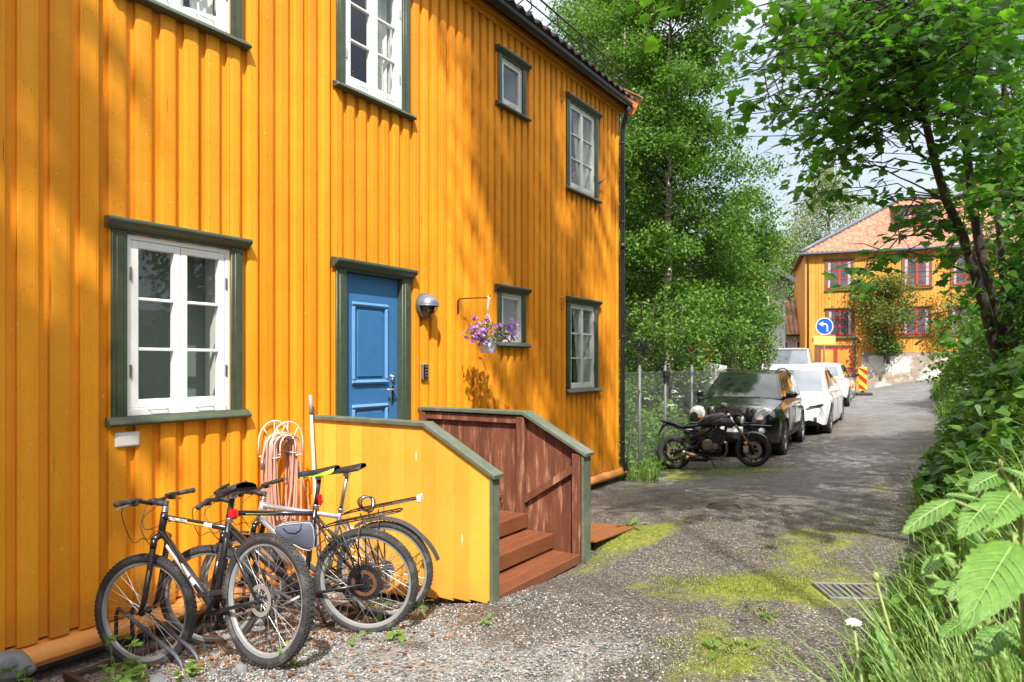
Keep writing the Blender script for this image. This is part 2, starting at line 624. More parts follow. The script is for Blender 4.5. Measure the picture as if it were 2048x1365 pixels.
gx = axis([(-220, -40, 30), (-40, -8, 3), (-8, -0.6, .8), (-.6, 5.6, .055), (5.6, 9, .3), (9, 30, 2), (30, 220, 30)])
gy = axis([(-60, -6, 6), (-6, 0.9, .5), (.9, 9, .055), (9, 16, .12), (16, 40, .4), (40, 80, 4), (80, 400, 40)])
GX, GY = np.meshgrid(gx, gy, indexing='ij')
fx, fy = GX.ravel(), GY.ravel()
gz = np.concatenate([GA(fx[i:i + 20000], fy[i:i + 20000]) for i in range(0, len(fx), 20000)])


def fbm(x, y, s, seed=0.0):
    return np.array([noise.fractal(Vector((a * s + seed, b * s - seed, seed)), 1.0, 2.0, 4) for a, b in zip(x, y)])


nearm = (fx > -1) & (fx < 6) & (fy > .5) & (fy < 40)
nz1 = np.zeros(len(fx))
nz1[nearm] = fbm(fx[nearm], fy[nearm], 1.1, 3.0)
nz2 = np.zeros(len(fx))
nz2[nearm] = fbm(fx[nearm], fy[nearm], 5.0, 9.0)
gz = gz + 0.012 * nz1 + 0.006 * nz2
gz += np.where((fx < -.25) & (fy < 10.3) & (fy > -4), -0.1, 0)

# masks painted from where the materials really lie: gravel, moss, worn tarmac, soil under plants
gravel = (1 - sstep(3.2, 4.3, fy + 0.35 * (fx - 1.4) + .9 * nz1)) * (1 - sstep(3.2, 3.9, fx + .3 * nz1))
gravel = np.maximum(gravel, (1 - sstep(.4, 2.0, fx + .5 * nz1)) * sstep(5.6, 6.0, fy) * (1 - sstep(10.5, 12.5, fy)) * .75)
moss = np.zeros(len(fx))
for (mx, my, ax, ay, an, k) in [(3.55, 5.2, .62, .42, .35, 1.25), (3.7, 6.2, .42, .75, 0, .75), (2.15, 6.2, .22, .6, -.25, 1.0), (3.7, 3.85, .34, .45, 0, .8), (3.88, 7.4, .2, .7, 0, .5), (1.5, 11.9, .9, .35, .1, .5), (2.1, 5.3, .12, .25, 0, .5),
                                (.7, 11.2, .5, .9, 0, .8), (3.95, 9, .2, 2, 0, .35), (1.3, 29.5, .6, 1.2, 0, 1)]:
    dx, dy = fx - mx, fy - my
    u, v = dx * math.cos(an) + dy * math.sin(an), -dx * math.sin(an) + dy * math.cos(an)
    moss = np.maximum(moss, k * np.exp(-(u / ax) ** 2 - (v / ay) ** 2))
moss = np.clip(moss * 1.25 + .75 * nz1 * (moss > .05) + .5 * nz2 * (moss > .05), 0, 1)
tar = sstep(6.0, 11.0, fy + 1.2 * nz1) * np.exp(-((fx - (2.75 + .03 * fy)) / 1.0) ** 2) * .6
tar = np.maximum(tar, sstep(19, 25, fy + nz1))
bankm = np.maximum(sstep(-.12, .25, fx - edge_x(fy) + .25 * nz2) * (1 - sstep(30.5, 34, fy)), 1 - sstep(-.7, -.1, fx - .25 * np.minimum(sstep(11, 12, fy), 1) + .2 * nz1))
bankm = np.maximum(bankm, sstep(10.6, 11.6, fy) * (1 - sstep(-.3, .35, fx + .4 * nz1)))


def ground_mat():
    m, nt, out = new_mat('gravel_dirt_and_moss')
    at = N(nt, 'ShaderNodeAttribute', attribute_name='mask')
    sp = nt.nodes.new('ShaderNodeSeparateColor')
    L(nt, at.outputs['Color'], sp.inputs[0])
    tc = nt.nodes.new('ShaderNodeTexCoord')
    pos = tc.outputs['Object']

    def nz(scale, det=5.0, rough=.6):
        n = N(nt, 'ShaderNodeTexNoise', Scale=scale, Detail=det, Roughness=rough)
        L(nt, pos, n.inputs[0])
        return n.outputs[0]

    def vor(scale, feature='F1'):
        v = N(nt, 'ShaderNodeTexVoronoi', Scale=scale, feature=feature)
        L(nt, pos, v.inputs[0])
        return v
    v1 = vor(62)
    sc = nt.nodes.new('ShaderNodeSeparateColor')
    L(nt, v1.outputs['Color'], sc.inputs[0])
    grav = ramp(nt, [(0, (.06, .062, .065)), (.3, (.15, .155, .155)), (.55, (.24, .235, .22)), (.75, (.33, .32, .30)), (.88, (.28, .20, .15)), (1, (.44, .42, .39))])
    L(nt, sc.outputs[0], grav.inputs[0])
    v2 = vor(95)
    s2 = nt.nodes.new('ShaderNodeSeparateColor')
    L(nt, v2.outputs['Color'], s2.inputs[0])
    dirt = ramp(nt, [(0, (.044, .040, .038)), (.5, (.098, .089, .083)), (.8, (.165, .152, .142)), (.93, (.28, .26, .235)), (1, (.42, .39, .34))])
    L(nt, s2.outputs[0], dirt.inputs[0])
    big = ramp(nt, [(.3, (.72, .68, .62)), (.7, (1.25, 1.2, 1.15))])
    L(nt, nz(1.4, 6), big.inputs[0])
    dirtc = mixc(nt, 1.0, dirt.outputs[0], big.outputs[0], 'MULTIPLY')
    s3 = vor(140)
    q = nt.nodes.new('ShaderNodeSeparateColor')
    L(nt, s3.outputs['Color'], q.inputs[0])
    tarc = ramp(nt, [(0, (.10, .099, .100)), (.6, (.18, .177, .178)), (1, (.32, .315, .31))])
    L(nt, q.outputs[0], tarc.inputs[0])
    tarb = ramp(nt, [(.35, (.7, .68, .66)), (.65, (1.15, 1.15, 1.15))])
    L(nt, nz(2.3, 6, .7), tarb.inputs[0])
    tarcol = mixc(nt, 1.0, tarc.outputs[0], tarb.outputs[0], 'MULTIPLY')
    mos = ramp(nt, [(.3, (.07, .075, .02)), (.5, (.20, .215, .035)), (.7, (.36, .37, .06))])
    L(nt, nz(24, 6, .75), mos.inputs[0])
    soil = ramp(nt, [(.3, (.022, .019, .012)), (.7, (.06, .055, .03))])
    L(nt, nz(9), soil.inputs[0])

    def brk(sock, n, lo=.35, hi=.65):
        a = N(nt, 'ShaderNodeMath', operation='ADD')
        b = N(nt, 'ShaderNodeMath', operation='MULTIPLY_ADD')
        b.inputs[1].default_value, b.inputs[2].default_value = .9, -.45
        L(nt, n, b.inputs[0])
        L(nt, sock, a.inputs[0])
        L(nt, b.outputs[0], a.inputs[1])
        mr = N(nt, 'ShaderNodeMapRange')
        mr.inputs[1].default_value, mr.inputs[2].default_value = lo, hi
        L(nt, a.outputs[0], mr.inputs[0])
        return mr.outputs[0]
    c = mixc(nt, brk(sp.outputs[2], nz(6, 6, .7), .3, .8), dirtc, tarcol)
    c = mixc(nt, brk(sp.outputs[0], nz(9, 6, .7), .35, .6), c, grav.outputs[0])
    c = mixc(nt, brk(sp.outputs[1], nz(34, 8, .9), .40, .95), c, mos.outputs[0])
    c = mixc(nt, brk(at.outputs['Alpha'], nz(7)), c, soil.outputs[0])
    # scattered yellow-brown bud scales and bits of leaf
    vv = vor(34)
    lt = N(nt, 'ShaderNodeMath', operation='LESS_THAN')
    lt.inputs[1].default_value = .13
    L(nt, vv.outputs['Distance'], lt.inputs[0])
    s5 = nt.nodes.new('ShaderNodeSeparateColor')
    L(nt, vv.outputs['Color'], s5.inputs[0])
    gt = N(nt, 'ShaderNodeMath', operation='GREATER_THAN')
    gt.inputs[1].default_value = .72
    L(nt, s5.outputs[0], gt.inputs[0])
    mm = N(nt, 'ShaderNodeMath', operation='MULTIPLY')
    L(nt, lt.outputs[0], mm.inputs[0])
    L(nt, gt.outputs[0], mm.inputs[1])
    c = mixc(nt, mm.outputs[0], c, (.26, .17, .07))
    p = nt.nodes.new('ShaderNodeBsdfPrincipled')
    L(nt, c, p.inputs['Base Color'])
    ro = ramp(nt, [(.35, .42), (.65, .9)])
    L(nt, nz(1.8, 5), ro.inputs[0])
    L(nt, ro.outputs[0], p.inputs['Roughness'])
    p.inputs['Specular IOR Level'].default_value = .35
    h = N(nt, 'ShaderNodeMath', operation='ADD')
    L(nt, v1.outputs['Distance'], h.inputs[0])
    L(nt, nz(110, 3), h.inputs[1])
    bp = N(nt, 'ShaderNodeBump', Strength=.9, Distance=.012)
    L(nt, h.outputs[0], bp.inputs['Height'])
    L(nt, bp.outputs[0], p.inputs['Normal'])
    L(nt, p.outputs[0], out.inputs[0])
    return m


MT['ground'] = ground_mat()
GV = np.stack([fx, fy, gz], 1)
nx_, ny_ = len(gx), len(gy)
ii, jj = np.meshgrid(np.arange(nx_ - 1), np.arange(ny_ - 1), indexing='ij')
q0 = (ii * ny_ + jj).ravel()
GF = np.stack([q0, q0 + ny_, q0 + ny_ + 1, q0 + 1], 1)
cx_ = GV[GF].mean(1)
zone = np.zeros(len(GF), int)                                   # 0 yard, 1 lane, 2 bank
zone[(cx_[:, 0] > 1.95 + .25 * np.sin(cx_[:, 1] * 1.7)) & (cx_[:, 1] > 4.6)] = 1
zone[(cx_[:, 0] > edge_x(cx_[:, 1])) & (cx_[:, 1] < 33.5)] = 2
zone[(cx_[:, 1] > 33.5)] = 0


def zone_obj(name, k):
    F = GF[zone == k]
    u, inv = np.unique(F, return_inverse=True)
    o = raw_mesh(name, GV[u], inv.reshape(F.shape), MT['ground'], None, True)
    a = o.data.attributes.new('mask', 'FLOAT_COLOR', 'POINT')
    a.data.foreach_set('color', np.stack([gravel[u], moss[u], tar[u], np.clip(bankm[u], 0, 1)], 1).astype(np.float32).ravel())
    tag(o, kind='structure')
    return o


zone_obj('ground', 0)
zone_obj('lane', 1)
zone_obj('bank', 2)

# crushed stone lying on the yard
stone_v = [(1, 0, 0), (-.9, .1, .1), (0, .8, .05), (.1, -.75, 0), (.1, .1, .55), (-.1, 0, -.5)]
stone_f = [(0, 2, 4), (2, 1, 4), (1, 3, 4), (3, 0, 4), (2, 0, 5), (1, 2, 5), (3, 1, 5), (0, 3, 5)]


def stones(name, n, x0, x1, y0, y1, smin, smax, mat, dens):
    x, y = rng.uniform(x0, x1, n), rng.uniform(y0, y1, n)
    k = rng.uniform(0, 1, n) < dens(x, y)
    x, y = x[k], y[k]
    n = len(x)
    s = smin + (smax - smin) * rng.beta(1.3, 4, n)
    z = GA(x, y) + s * .18
    a = rng.uniform(0, 2 * PI, (3, n))
    return scatter(name, stone_v, stone_f, np.stack([x, y, z], 1), rotmats(a[0] * .12, a[1] * .12, a[2]), np.stack([s, s * rng.uniform(.7, 1, n), s * rng.uniform(.6, 1.1, n)], 1), mat)


def gravelm():
    m, nt, out = new_mat('crushed_stone')
    g = nt.nodes.new('ShaderNodeNewGeometry')
    rp = ramp(nt, [(0, (.09, .095, .10)), (.3, (.20, .21, .21)), (.6, (.33, .33, .31)), (.82, (.46, .45, .42)), (.9, (.32, .21, .16)), (1, (.58, .56, .52))])
    L(nt, g.outputs['Random Per Island'], rp.inputs[0])
    p = nt.nodes.new('ShaderNodeBsdfPrincipled')
    p.inputs['Roughness'].default_value = .75
    L(nt, rp.outputs[0], p.inputs['Base Color'])
    L(nt, p.outputs[0], out.inputs[0])
    return m


MT['gravel'] = gravelm()


def grav_dens(x, y):
    nn = np.array([noise.noise(Vector((a * 1.1, b * 1.1, 2.2))) for a, b in zip(x, y)])
    d = (1 - sstep(3.3, 4.9, y + .35 * (x - 1.4) + .9 * nn)) * (1 - sstep(3.3, 4.0, x + .3 * nn))
    return np.clip(d, .05, 1)


o = stones('gravel', 46000, .15, 4.0, 1.3, 6.4, .006, .021, MT['gravel'], grav_dens)
tag(o, 'grey and pinkish crushed stone strewn in front of the bicycles', 'gravel', kind='stuff')
o = stones('gravel', 9000, .15, 4.2, 6.0, 14, .005, .014, MT['gravel'], lambda x, y: np.where(x < 1.9, .8, .25))
tag(o, 'fine grey grit along the lane past the stair', 'gravel', kind='stuff')

# rusty brown dead leaves under the bicycles
lv = [(0, 0, 0), (.5, .28, .1), (1, 0, .02), (.5, -.28, .12)]
n = 900
x = np.concatenate([rng.normal(1.0, .5, 600), rng.uniform(.3, 2.3, 300)])
y = np.concatenate([rng.normal(2.75, .55, 600), rng.uniform(1.6, 4.0, 300)])
k = (x > .1) & (y > 1.5) & (y < 3.98)
x, y = x[k], y[k]
a = rng.uniform(0, 2 * PI, (3, len(x)))
o = scatter('fallen_leaves', lv, [(0, 1, 2, 3)], np.stack([x, y, GA(x, y) + .012], 1), rotmats(a[0] * .1 - .3, a[1] * .08 - .25, a[2]), rng.uniform(.02, .055, len(x)), leafm('dead_leaf', (.14, .055, .02), (.30, .15, .07), .1))
tag(o, 'rust brown dead leaves lying under and behind the bicycles', 'leaves', kind='stuff')
n = 700
x, y = rng.uniform(1.9, 4.4, n), rng.uniform(2.2, 13, n)
a = rng.uniform(0, 2 * PI, (3, n))
o = scatter('fallen_leaves', lv, [(0, 1, 2, 3)], np.stack([x, y, GA(x, y) + .008], 1), rotmats(a[0] * .06, a[1] * .05, a[2]), rng.uniform(.01, .03, n), leafm('yellow_bud_scale', (.30, .22, .06), (.33, .17, .07), .1))
tag(o, 'tiny yellow and tan leaf bits sprinkled over the lane', 'leaves', kind='stuff')
# ------------------------------------------------------------------ the orange house on the left (wall plane x = 0, runs along +y)
Y0, Y1, ZB, ZT = -3.5, 10.44, -0.07, 6.05
house = thing('wooden_house', 'orange timber house with green window trim and a blue door, filling the left half', 'house', (0, 3.5, 0))
house['kind'] = 'thing'
H = -3.5                      # local y = world y + H


def hb(mb, name, mats, parent=None, auto=None):
    mb.V = [(v[0], v[1] + H, v[2]) for v in mb.V]
    return mb.build(name, mats, parent or house, auto=auto)


# openings: outer edge of the window/door frame (y0, y1, z0, z1)
WIN = {
    'low_big': (2.44, 3.23, 1.29, 2.54), 'up_left': (2.44, 3.23, 4.21, 5.46), 'up_mid': (4.41, 5.19, 4.23, 5.47), 'door': (4.42, 5.18, .40, 2.51),
    'up_small': (6.98, 7.46, 4.88, 5.46), 'low_small': (6.97, 7.45, 1.92, 2.53), 'up_right': (8.74, 9.55, 4.22, 5.46), 'low_right': (8.75, 9.55, 1.28, 2.53)}
wall = MB()
# under-boards: one backing sheet of boards, cut round the openings
ys = sorted({Y0, Y1} | {w[0] for w in WIN.values()} | {w[1] for w in WIN.values()})


def free(y0, y1, zb=ZB, zt=ZT):
    """z spans of a strip that no opening covers"""
    cuts = sorted((w[2], w[3]) for w in WIN.values() if w[0] < (y0 + y1) / 2 < w[1])
    z, out = zb, []
    for a, b in cuts:
        if a > z:
            out.append((z, a))
        z = max(z, b)
    if z < zt:
        out.append((z, zt))
    return out


bys = [Y0]
while bys[-1] < Y1:
    bys.append(bys[-1] + (.1765 if bys[-1] < 3.25 else .1515))
nb = len(bys) - 1
per, wide = .1765, .112
rr = random.Random(5)
for i in range(nb):
    a = bys[i]
    per = bys[i + 1] - a
    wide = per * .63
    # under-board (recess), from the middle of this over-board to the middle of the next
    lo, hi = a + wide / 2, min(a + wide / 2 + per, Y1)
    es = [lo] + [y for y in ys if lo < y < hi] + [hi]
    for p, q in zip(es, es[1:]):
        for z0, z1 in free(p, q):
            wall.box(-.02, .002 + rr.uniform(-.001, .001), p, q, z0 + .012 * (z0 == ZB), z1, 0, 0)
    lo, hi = a, min(a + wide + rr.uniform(-.003, .003), Y1)
    if hi - lo < .03:
        continue
    es = [lo] + [y for y in ys if lo < y < hi] + [hi]
    d = rr.uniform(-.002, .002)
    for p, q in zip(es, es[1:]):
        for z0, z1 in free(p, q):
            if q - p < .008 or z1 - z0 < .02:
                continue
            zb_ = z0 + (rr.uniform(-.006, .006) if z0 == ZB else 0)
            # moulded face: two shallow steps at each side
            bw = min(.007, (q - p) * .2)
            prof = [(p, .0015), (p, .033 + d), (p + bw, .0355 + d), (p + 2.2 * bw, .0355 + d), (p + 2.6 * bw, .039 + d), (q - 2.6 * bw, .039 + d), (q - 2.2 * bw, .0355 + d), (q - bw, .0355 + d), (q, .033 + d), (q, .0015)]
            wall.prism(prof, lambda u, v, h: (v, u, h), zb_, z1, 0)
hb(wall, 'wall', MT['siding'])
nails = MB()
for i in range(nb):
    a = bys[i]
    if a < 1.2:
        continue
    for zz in np.arange(.25, 6, .62):
        for dy in (.03, .075):
            y = a + dy + rr.uniform(-.004, .004)
            z = zz + rr.uniform(-.03, .03)
            if any(w[0] - .13 < y < w[1] + .13 and w[2] - .1 < z < w[3] + .1 for w in WIN.values()):
                continue
            nails.lathe([(.0005, .0), (.0032, .0004), (.0005, .0022)], (.0402, y, z), (1, 0, 0), 6, 0)
hb(nails, 'nail_heads', pm('painted_over_nail', (.36, .12, .01), .5))

# body behind the siding, gable ends, floor
b = MB()
b.box(-7, -.62, Y0, Y1 - .04, -.3, 6.0)
b.box(-.62, -.02, Y0, 2.3, -.05, 6.0)
b.box(-.62, -.02, 10.0, Y1 - .02, -.05, 6.0)
hb(b, 'inner_wall', MT['dark'])
g = MB()
for i in range(int(7 / per)):
    x = -.03 - i * per
    g.box(x - per + .001, x, Y1, Y1 + .012, ZB, 6.3 + (7 / 2 - abs(x + 3.5)) * .65, 0)
    g.box(x - wide, x, Y1 + .013, Y1 + .036, ZB, 6.3 + (7 / 2 - abs(x + 3.5)) * .65, 0, .004)
hb(g, 'gable_wall', MT['siding'])

# frieze board, boxed eave, barge board
dk = MT['siding']
b = MB()
b.box(.032, .062, Y0, Y1, 5.80, 5.955, 0, .006)
b.box(.062, .085, Y0, Y1 + .01, 5.88, 5.955, 0, .008)
b.box(.0, .16, Y0, 10.62, 5.957, 5.975, 0, 0)
hb(b, 'eave', dk)
b = MB()
sl = .65
f = lambda u, v, h: (u, h, v)
b.prism([(.20, 5.83), (.335, 6.06), (-3.5, 6.06 + 3.835 * sl), (-3.5, 5.80 + 3.7 * sl), (.12, 5.80)], f, 10.66, 10.70, 0, b=.004)
b.box(.06, .15, 10.48, 10.66, 5.83, 5.95, 0, .004)
hb(b, 'barge_board', pm('barge_board_paint', (.62, .22, .05), .5, bump=.2))
b = MB()
b.prism([(.345, 6.07), (.345, 6.09), (-3.5, 6.09 + 3.845 * sl), (-3.5, 6.07 + 3.845 * sl)], f, 10.60, 10.73)
hb(b, 'roof_flashing', pm('copper_flashing', (.45, .2, .09), .5, metal=.4))

# pantile roof with its wavy eave
b = MB()
W_ = int((10.60 - Y0) / .036)


def roofp(u, v):
    y = Y0 + u * (10.60 - Y0)
    k = v * 12
    t = (k % 1.0) if v < 1 else 0
    run = v * 4.0
    zz = .028 * math.cos(2 * PI * y / .215) + .006 * math.sin(4 * PI * y / .215)
    return (.27 - run, y, 6.035 + run * sl + zz)


b.grid(roofp, W_, 12, 0)
o = len(b.V)
b.grid(lambda u, v: (lambda p: (p[0] + .002, p[1], p[2] - .025 * v))(roofp(u, 0)), W_, 1, 0)
b.box(-7.4, -3.6, Y0, 10.6, 5.9, 6.0, 0)
hb(b, 'roof', pm('old_dark_pantiles', (.055, .033, .03), .8, var=.4, scale=9, bump=.3, col2=(.05, .05, .02), c2amt=.4, c2scale=6))
# gutter: half pipe, with hangers
b = MB()
gr = .062
gp = [(gr * math.cos(a), gr * math.sin(a)) for a in np.linspace(PI, 2 * PI, 11)]
gp2 = [(p[0] * .93, p[1] * .93) for p in gp[::-1]]
b.prism(gp + gp2, lambda u, v, h: (.215 + u, h, 5.925 + v), Y0, 10.46)
b.tube([(.215 + gr, Y0, 5.927), (.215 + gr, 10.46, 5.927)], .008, 6)
b.box(.154, .276, 10.455, 10.462, 5.866, 5.93)
for y in np.arange(1.5, 10.4, .62):
    b.prism([(gr * 1.05 * math.cos(a), gr * 1.05 * math.sin(a)) for a in np.linspace(PI, 2 * PI, 9)] + [(gr * .98 * math.cos(a), gr * .98 * math.sin(a)) for a in np.linspace(2 * PI, PI, 9)], lambda u, v, h: (.215 + u, h, 5.925 + v), y, y + .025)
hb(b, 'gutter', MT['gutter'])
b = MB()
b.box(.145, .165, Y0, 10.5, 5.87, 6.01, 0)
hb(b, 'fascia', MT['gutter'])
# downpipe with its swan neck and brackets
b = MB()
b.tube([(.215, 10.38, 5.88), (.21, 10.385, 5.80), (.17, 10.41, 5.70), (.11, 10.445, 5.58), (.095, 10.452, 5.48), (.095, 10.452, 3), (.095, 10.452, .12), (.10, 10.452, .02), (.16, 10.46, -.12)], .040, 12)
for z in (5.3, 4.0, 2.1, .35):
    b.lathe([(.041, -.012), (.046, -.012), (.046, .012), (.041, .012)], (.095, 10.452, z), (0, 0, 1), 12)
    b.box(.02, .06, 10.44, 10.465, z - .01, z + .01)
b.lathe([(.041, -.05), (.045, -.05), (.045, .05), (.041, .05)], (.095, 10.452, 3.6), (0, 0, 1), 12)
hb(b, 'downpipe', MT['gutter'])
# snow guard rails on the roof
b = MB()
for y in np.arange(1.0, 10.5, .72):
    b.tube([(.05, y, 6.16), (.17, y, 6.24), (.13, y, 6.47), (.10, y - .01, 6.49)], .010, 5)
    b.tube([(-.1, y, 6.32), (.13, y, 6.42)], .009, 5)
    b.box(-.05, .17, y - .015, y + .015, 6.18, 6.19)
b.tube([(.155, 0, 6.45), (.155, 10.45, 6.45)], .014, 6)
b.tube([(.17, 0, 6.28), (.17, 10.45, 6.28)], .010, 6)
hb(b, 'snow_guard', MT['black'])

# rounded sill log along the foot of the wall, with a drip board on top
b = MB()
pr = [(.004, -.075), (.075, -.10), (.105, -.135), (.11, -.165), (.09, -.20), (.05, -.215), (-.1, -.215), (-.1, -.075)]
b.prism(pr, lambda u, v, h: (u, h, v), Y0, 10.62, 0, b=.006)
hb(b, 'sill_log', pm('worn_orange_log_paint', (.68, .27, .055), .55, var=.2, scale=7, bump=.3, col2=(.30, .20, .12), c2amt=.12, c2scale=9), auto=35)
b = MB()
y = Y0
while y < 10.4:
    l = rr.uniform(.35, .8)
    b.box(-.5, -.12 - rr.uniform(0, .05), y, min(y + l - .02, 10.42), -.8, -.23, 0, .03)
    y += l
hb(b, 'foundation', MT['stone'])
b = MB()
b.box(-.1, .22, 7.6, 10.55, -.36, -.305, 0, .008)
slab = b.build('threshold_plank', pm('bare_grey_plank', (.20, .19, .155), .8, var=.25, stretch=(6, .5, 6), bump=.3))
tag(slab, 'bare grey plank on the ground under the far corner of the orange house', 'plank')


# ---------------------------------------------------------------- windows and door
def cornice(mb, y0, y1, z, out=.105, h=.075, flip=1, mi=0):
    """moulded head or sill: profile in x-z run along y, with returned ends"""
    p = [(.02, 0), (out * .55, 0), (out * .62, h * .22), (out * .85, h * .38), (out * .97, h * .6), (out, h * .78), (out * .93, h), (.02, h * 1.12)]
    mb.prism(p, lambda u, v, hh: (u, hh, z + flip * v), y0, y1, mi, b=.006)


def window(key, label=None, sashes=2, rows=3, backing='blind', open_right=0.0, frame='white', slim=False, cas=.105):
    y0, y1, z0, z1 = WIN[key]
    fw = .028 if slim else .034          # fixed frame
    sw = .036 if slim else .05           # sash member
    w = MB()
    xf = .028
    for a, bb_ in ((y0, y0 + fw), (y1 - fw, y1)):
        w.box(-.10, xf, a, bb_, z0, z1, 0, .003)
    w.box(-.10, xf, y0 + fw, y1 - fw, z1 - fw, z1, 0, .003)
    w.box(-.10, xf + .012, y0 + fw, y1 - fw, z0, z0 + fw * 1.5, 0, .004)
    root = hb(w, 'window', MT[frame])
    if label:
        root['label'] = label
    # casing boards, head and sill
    c = MB()
    for a, bb_ in ((y0 - cas, y0 - .001), (y1 + .001, y1 + cas)):
        c.box(.0, .052, a, bb_, z0 - .005, z1 + .02, 0, .004)
        m0, m1 = a + cas * .28, a + cas * .72
        c.box(.05, .057, m0, m1, z0, z1 + .01, 0, .004)
    c.box(.0, .05, y0 - .001, y1 + .001, z1 + .001, z1 + .035, 0, .003)
    cornice(c, y0 - cas - .035, y1 + cas + .055, z1 + .02)
    hb(c, 'casing', MT['green'], root, auto=40)
    c = MB()
    cornice(c, y0 - cas - .03, y1 + cas + .05, z0 - .0, .10, .06, -1)
    hb(c, 'sill', MT['green'], root, auto=40)
    # sashes
    n = sashes
    sy0, sy1 = y0 + fw + .003, y1 - fw - .003
    span = (sy1 - sy0) / n
    zb, zt = z0 + fw * 1.5 + .003, z1 - fw - .003
    for k in range(n):
        a, e = sy0 + k * span + .0015, sy0 + (k + 1) * span - .0015
        s = MB()
        gl = MB()
        s.box(-.03, xf - .004, a, a + sw, zb, zt, 0, .004)
        s.box(-.03, xf - .004, e - sw, e, zb, zt, 0, .004)
        s.box(-.03, xf - .004, a + sw, e - sw, zt - sw, zt, 0, .004)
        s.box(-.03, xf - .004, a + sw, e - sw, zb, zb + sw * 1.15, 0, .004)
        p0, p1 = zb + sw * 1.15, zt - sw
        for r in range(1, rows):
            zz = p0 + (p1 - p0) * r / rows
            s.box(-.022, xf - .009, a + sw, e - sw, zz - .011, zz + .011, 0, .004)
        gl.add([(-.004, a + sw - .006, p0 - .006), (-.004, e - sw + .006, p0 - .006), (-.004, e - sw + .006, p1 + .006), (-.004, a + sw - .006, p1 + .006)], [(0, 1, 2, 3)])
        if open_right and k == n - 1:
            piv = Matrix.Translation((xf, e, 0)) @ Matrix.Rotation(-open_right, 4, 'Z') @ Matrix.Translation((-xf, -e, 0))
            s.V = [tuple(piv @ Vector(v)) for v in s.V]
            gl.V = [tuple(piv @ Vector(v)) for v in gl.V]
        hb(s, 'sash', MT[frame], root)
        gl.V = [(v[0], v[1] + H, v[2]) for v in gl.V]
        gl.build('pane', MT['glass'], root, recalc=False)
    for k in range(n):
        side = y0 + fw - .012 if k == 0 else y1 - fw - .004
        for zz in (zb + .22 * (zt - zb), zb + .8 * (zt - zb)):
            h = MB()
            h.box(xf - .004, xf + .008, side, side + .016, zz - .045, zz + .045, 0, .002)
            hb(h, 'hinge', MT['steel'], root)
    for k in range(n):
        m = sy0 + (k + .5) * span
        h = MB()
        h.tube([(xf + .012, m - .07, zb - .012), (xf + .03, m - .06, zb - .016), (xf + .03, m + .06, zb - .016), (xf + .012, m + .07, zb - .012)], .004, 5, 0)
        hb(h, 'window_pull', MT['steel'], root)
    # what is behind the glass
    i = MB()
    i.box(-.105, -.10, y0 - .02, y1 + .02, z0 - .02, z1 + .02, 0) if False else None
    d = .34
    i.box(-d, -.101, y0 - .04, y0, z0, z1, 1)
    i.box(-d, -.101, y1, y1 + .04, z0, z1, 1)
    i.box(-d, -.101, y0, y1, z1, z1 + .03, 1)
    i.box(-d, -.101, y0, y1, z0 - .03, z0, 1)
    if backing == 'blind':
        i.box(-.30, -.295, y0 + .001, y1 - .001, z0, z1, 0)
    else:
        i.box(-.60, -.59, y0 - .25, y1 + .25, z0 - .2, z1 + .2, 0)
    hb(i, 'room_lining', [MT['blind'] if backing == 'blind' else MT['dark'], MT['reveal']], root)
    if backing == 'curtain':
        c = MB()
        for (a, e, sgn) in ((y0 + .02, y0 + .22, 1), (y1 - .36, y1 - .02, -1)):
            def cp(u, v):
                pull = 1 - .45 * math.sin(v * PI * .5) if sgn > 0 else 1 - .5 * (v)
                yy = a + (e - a) * u * pull if sgn > 0 else e - (e - a) * (1 - u) * pull
                return (-.16 + .02 * math.sin(u * 22) * (1 - .3 * v), yy, z1 - .02 - v * (z1 - z0 - .04))
            c.grid(cp, 36, 10, 0)
        hb(c, 'curtain', MT['curtain'], root)
    return root


window('low_big', 'big lower window with white sashes and dark blind')
window('up_left', 'upper window with its right sash ajar', open_right=rad(14), backing='curtain')
wm = window('up_mid', backing='curtain')
MT['greyfr'] = pm('pale_grey_window_paint', (.62, .64, .60), .45, var=.08)
window('up_small', sashes=1, rows=1, backing='blind', frame='greyfr', cas=.09, slim=True)
window('low_small', sashes=1, rows=1, backing='blind', frame='greyfr', cas=.09, slim=True)
wr = window('up_right', backing='curtain', frame='greyfr', slim=True, cas=.10)
window('low_right', backing='curtain', frame='greyfr', slim=True, cas=.10)
# dried flowers on the inner sill of the upper middle window, pink flowers in the upper right one
for root, (yy, zz, cols, k) in ((wm, (4.52, 4.30, ((.25, .14, .06), (.4, .25, .12)), 160)), (wr, (9.25, 4.32, ((.6, .25, .25), (.75, .45, .42)), 160))):
    ps = np.stack([rng.normal(-.15, .03, k), rng.normal(yy, .08, k) + H, zz + np.abs(rng.normal(0, .11, k))], 1)
    a = rng.uniform(0, 6.3, (3, k))
    scatter('window_flowers', lv, [(0, 1, 2, 3)], ps, rotmats(a[0], a[1], a[2]), rng.uniform(.02, .05, k), leafm('dried_flower', *cols, .2), root)

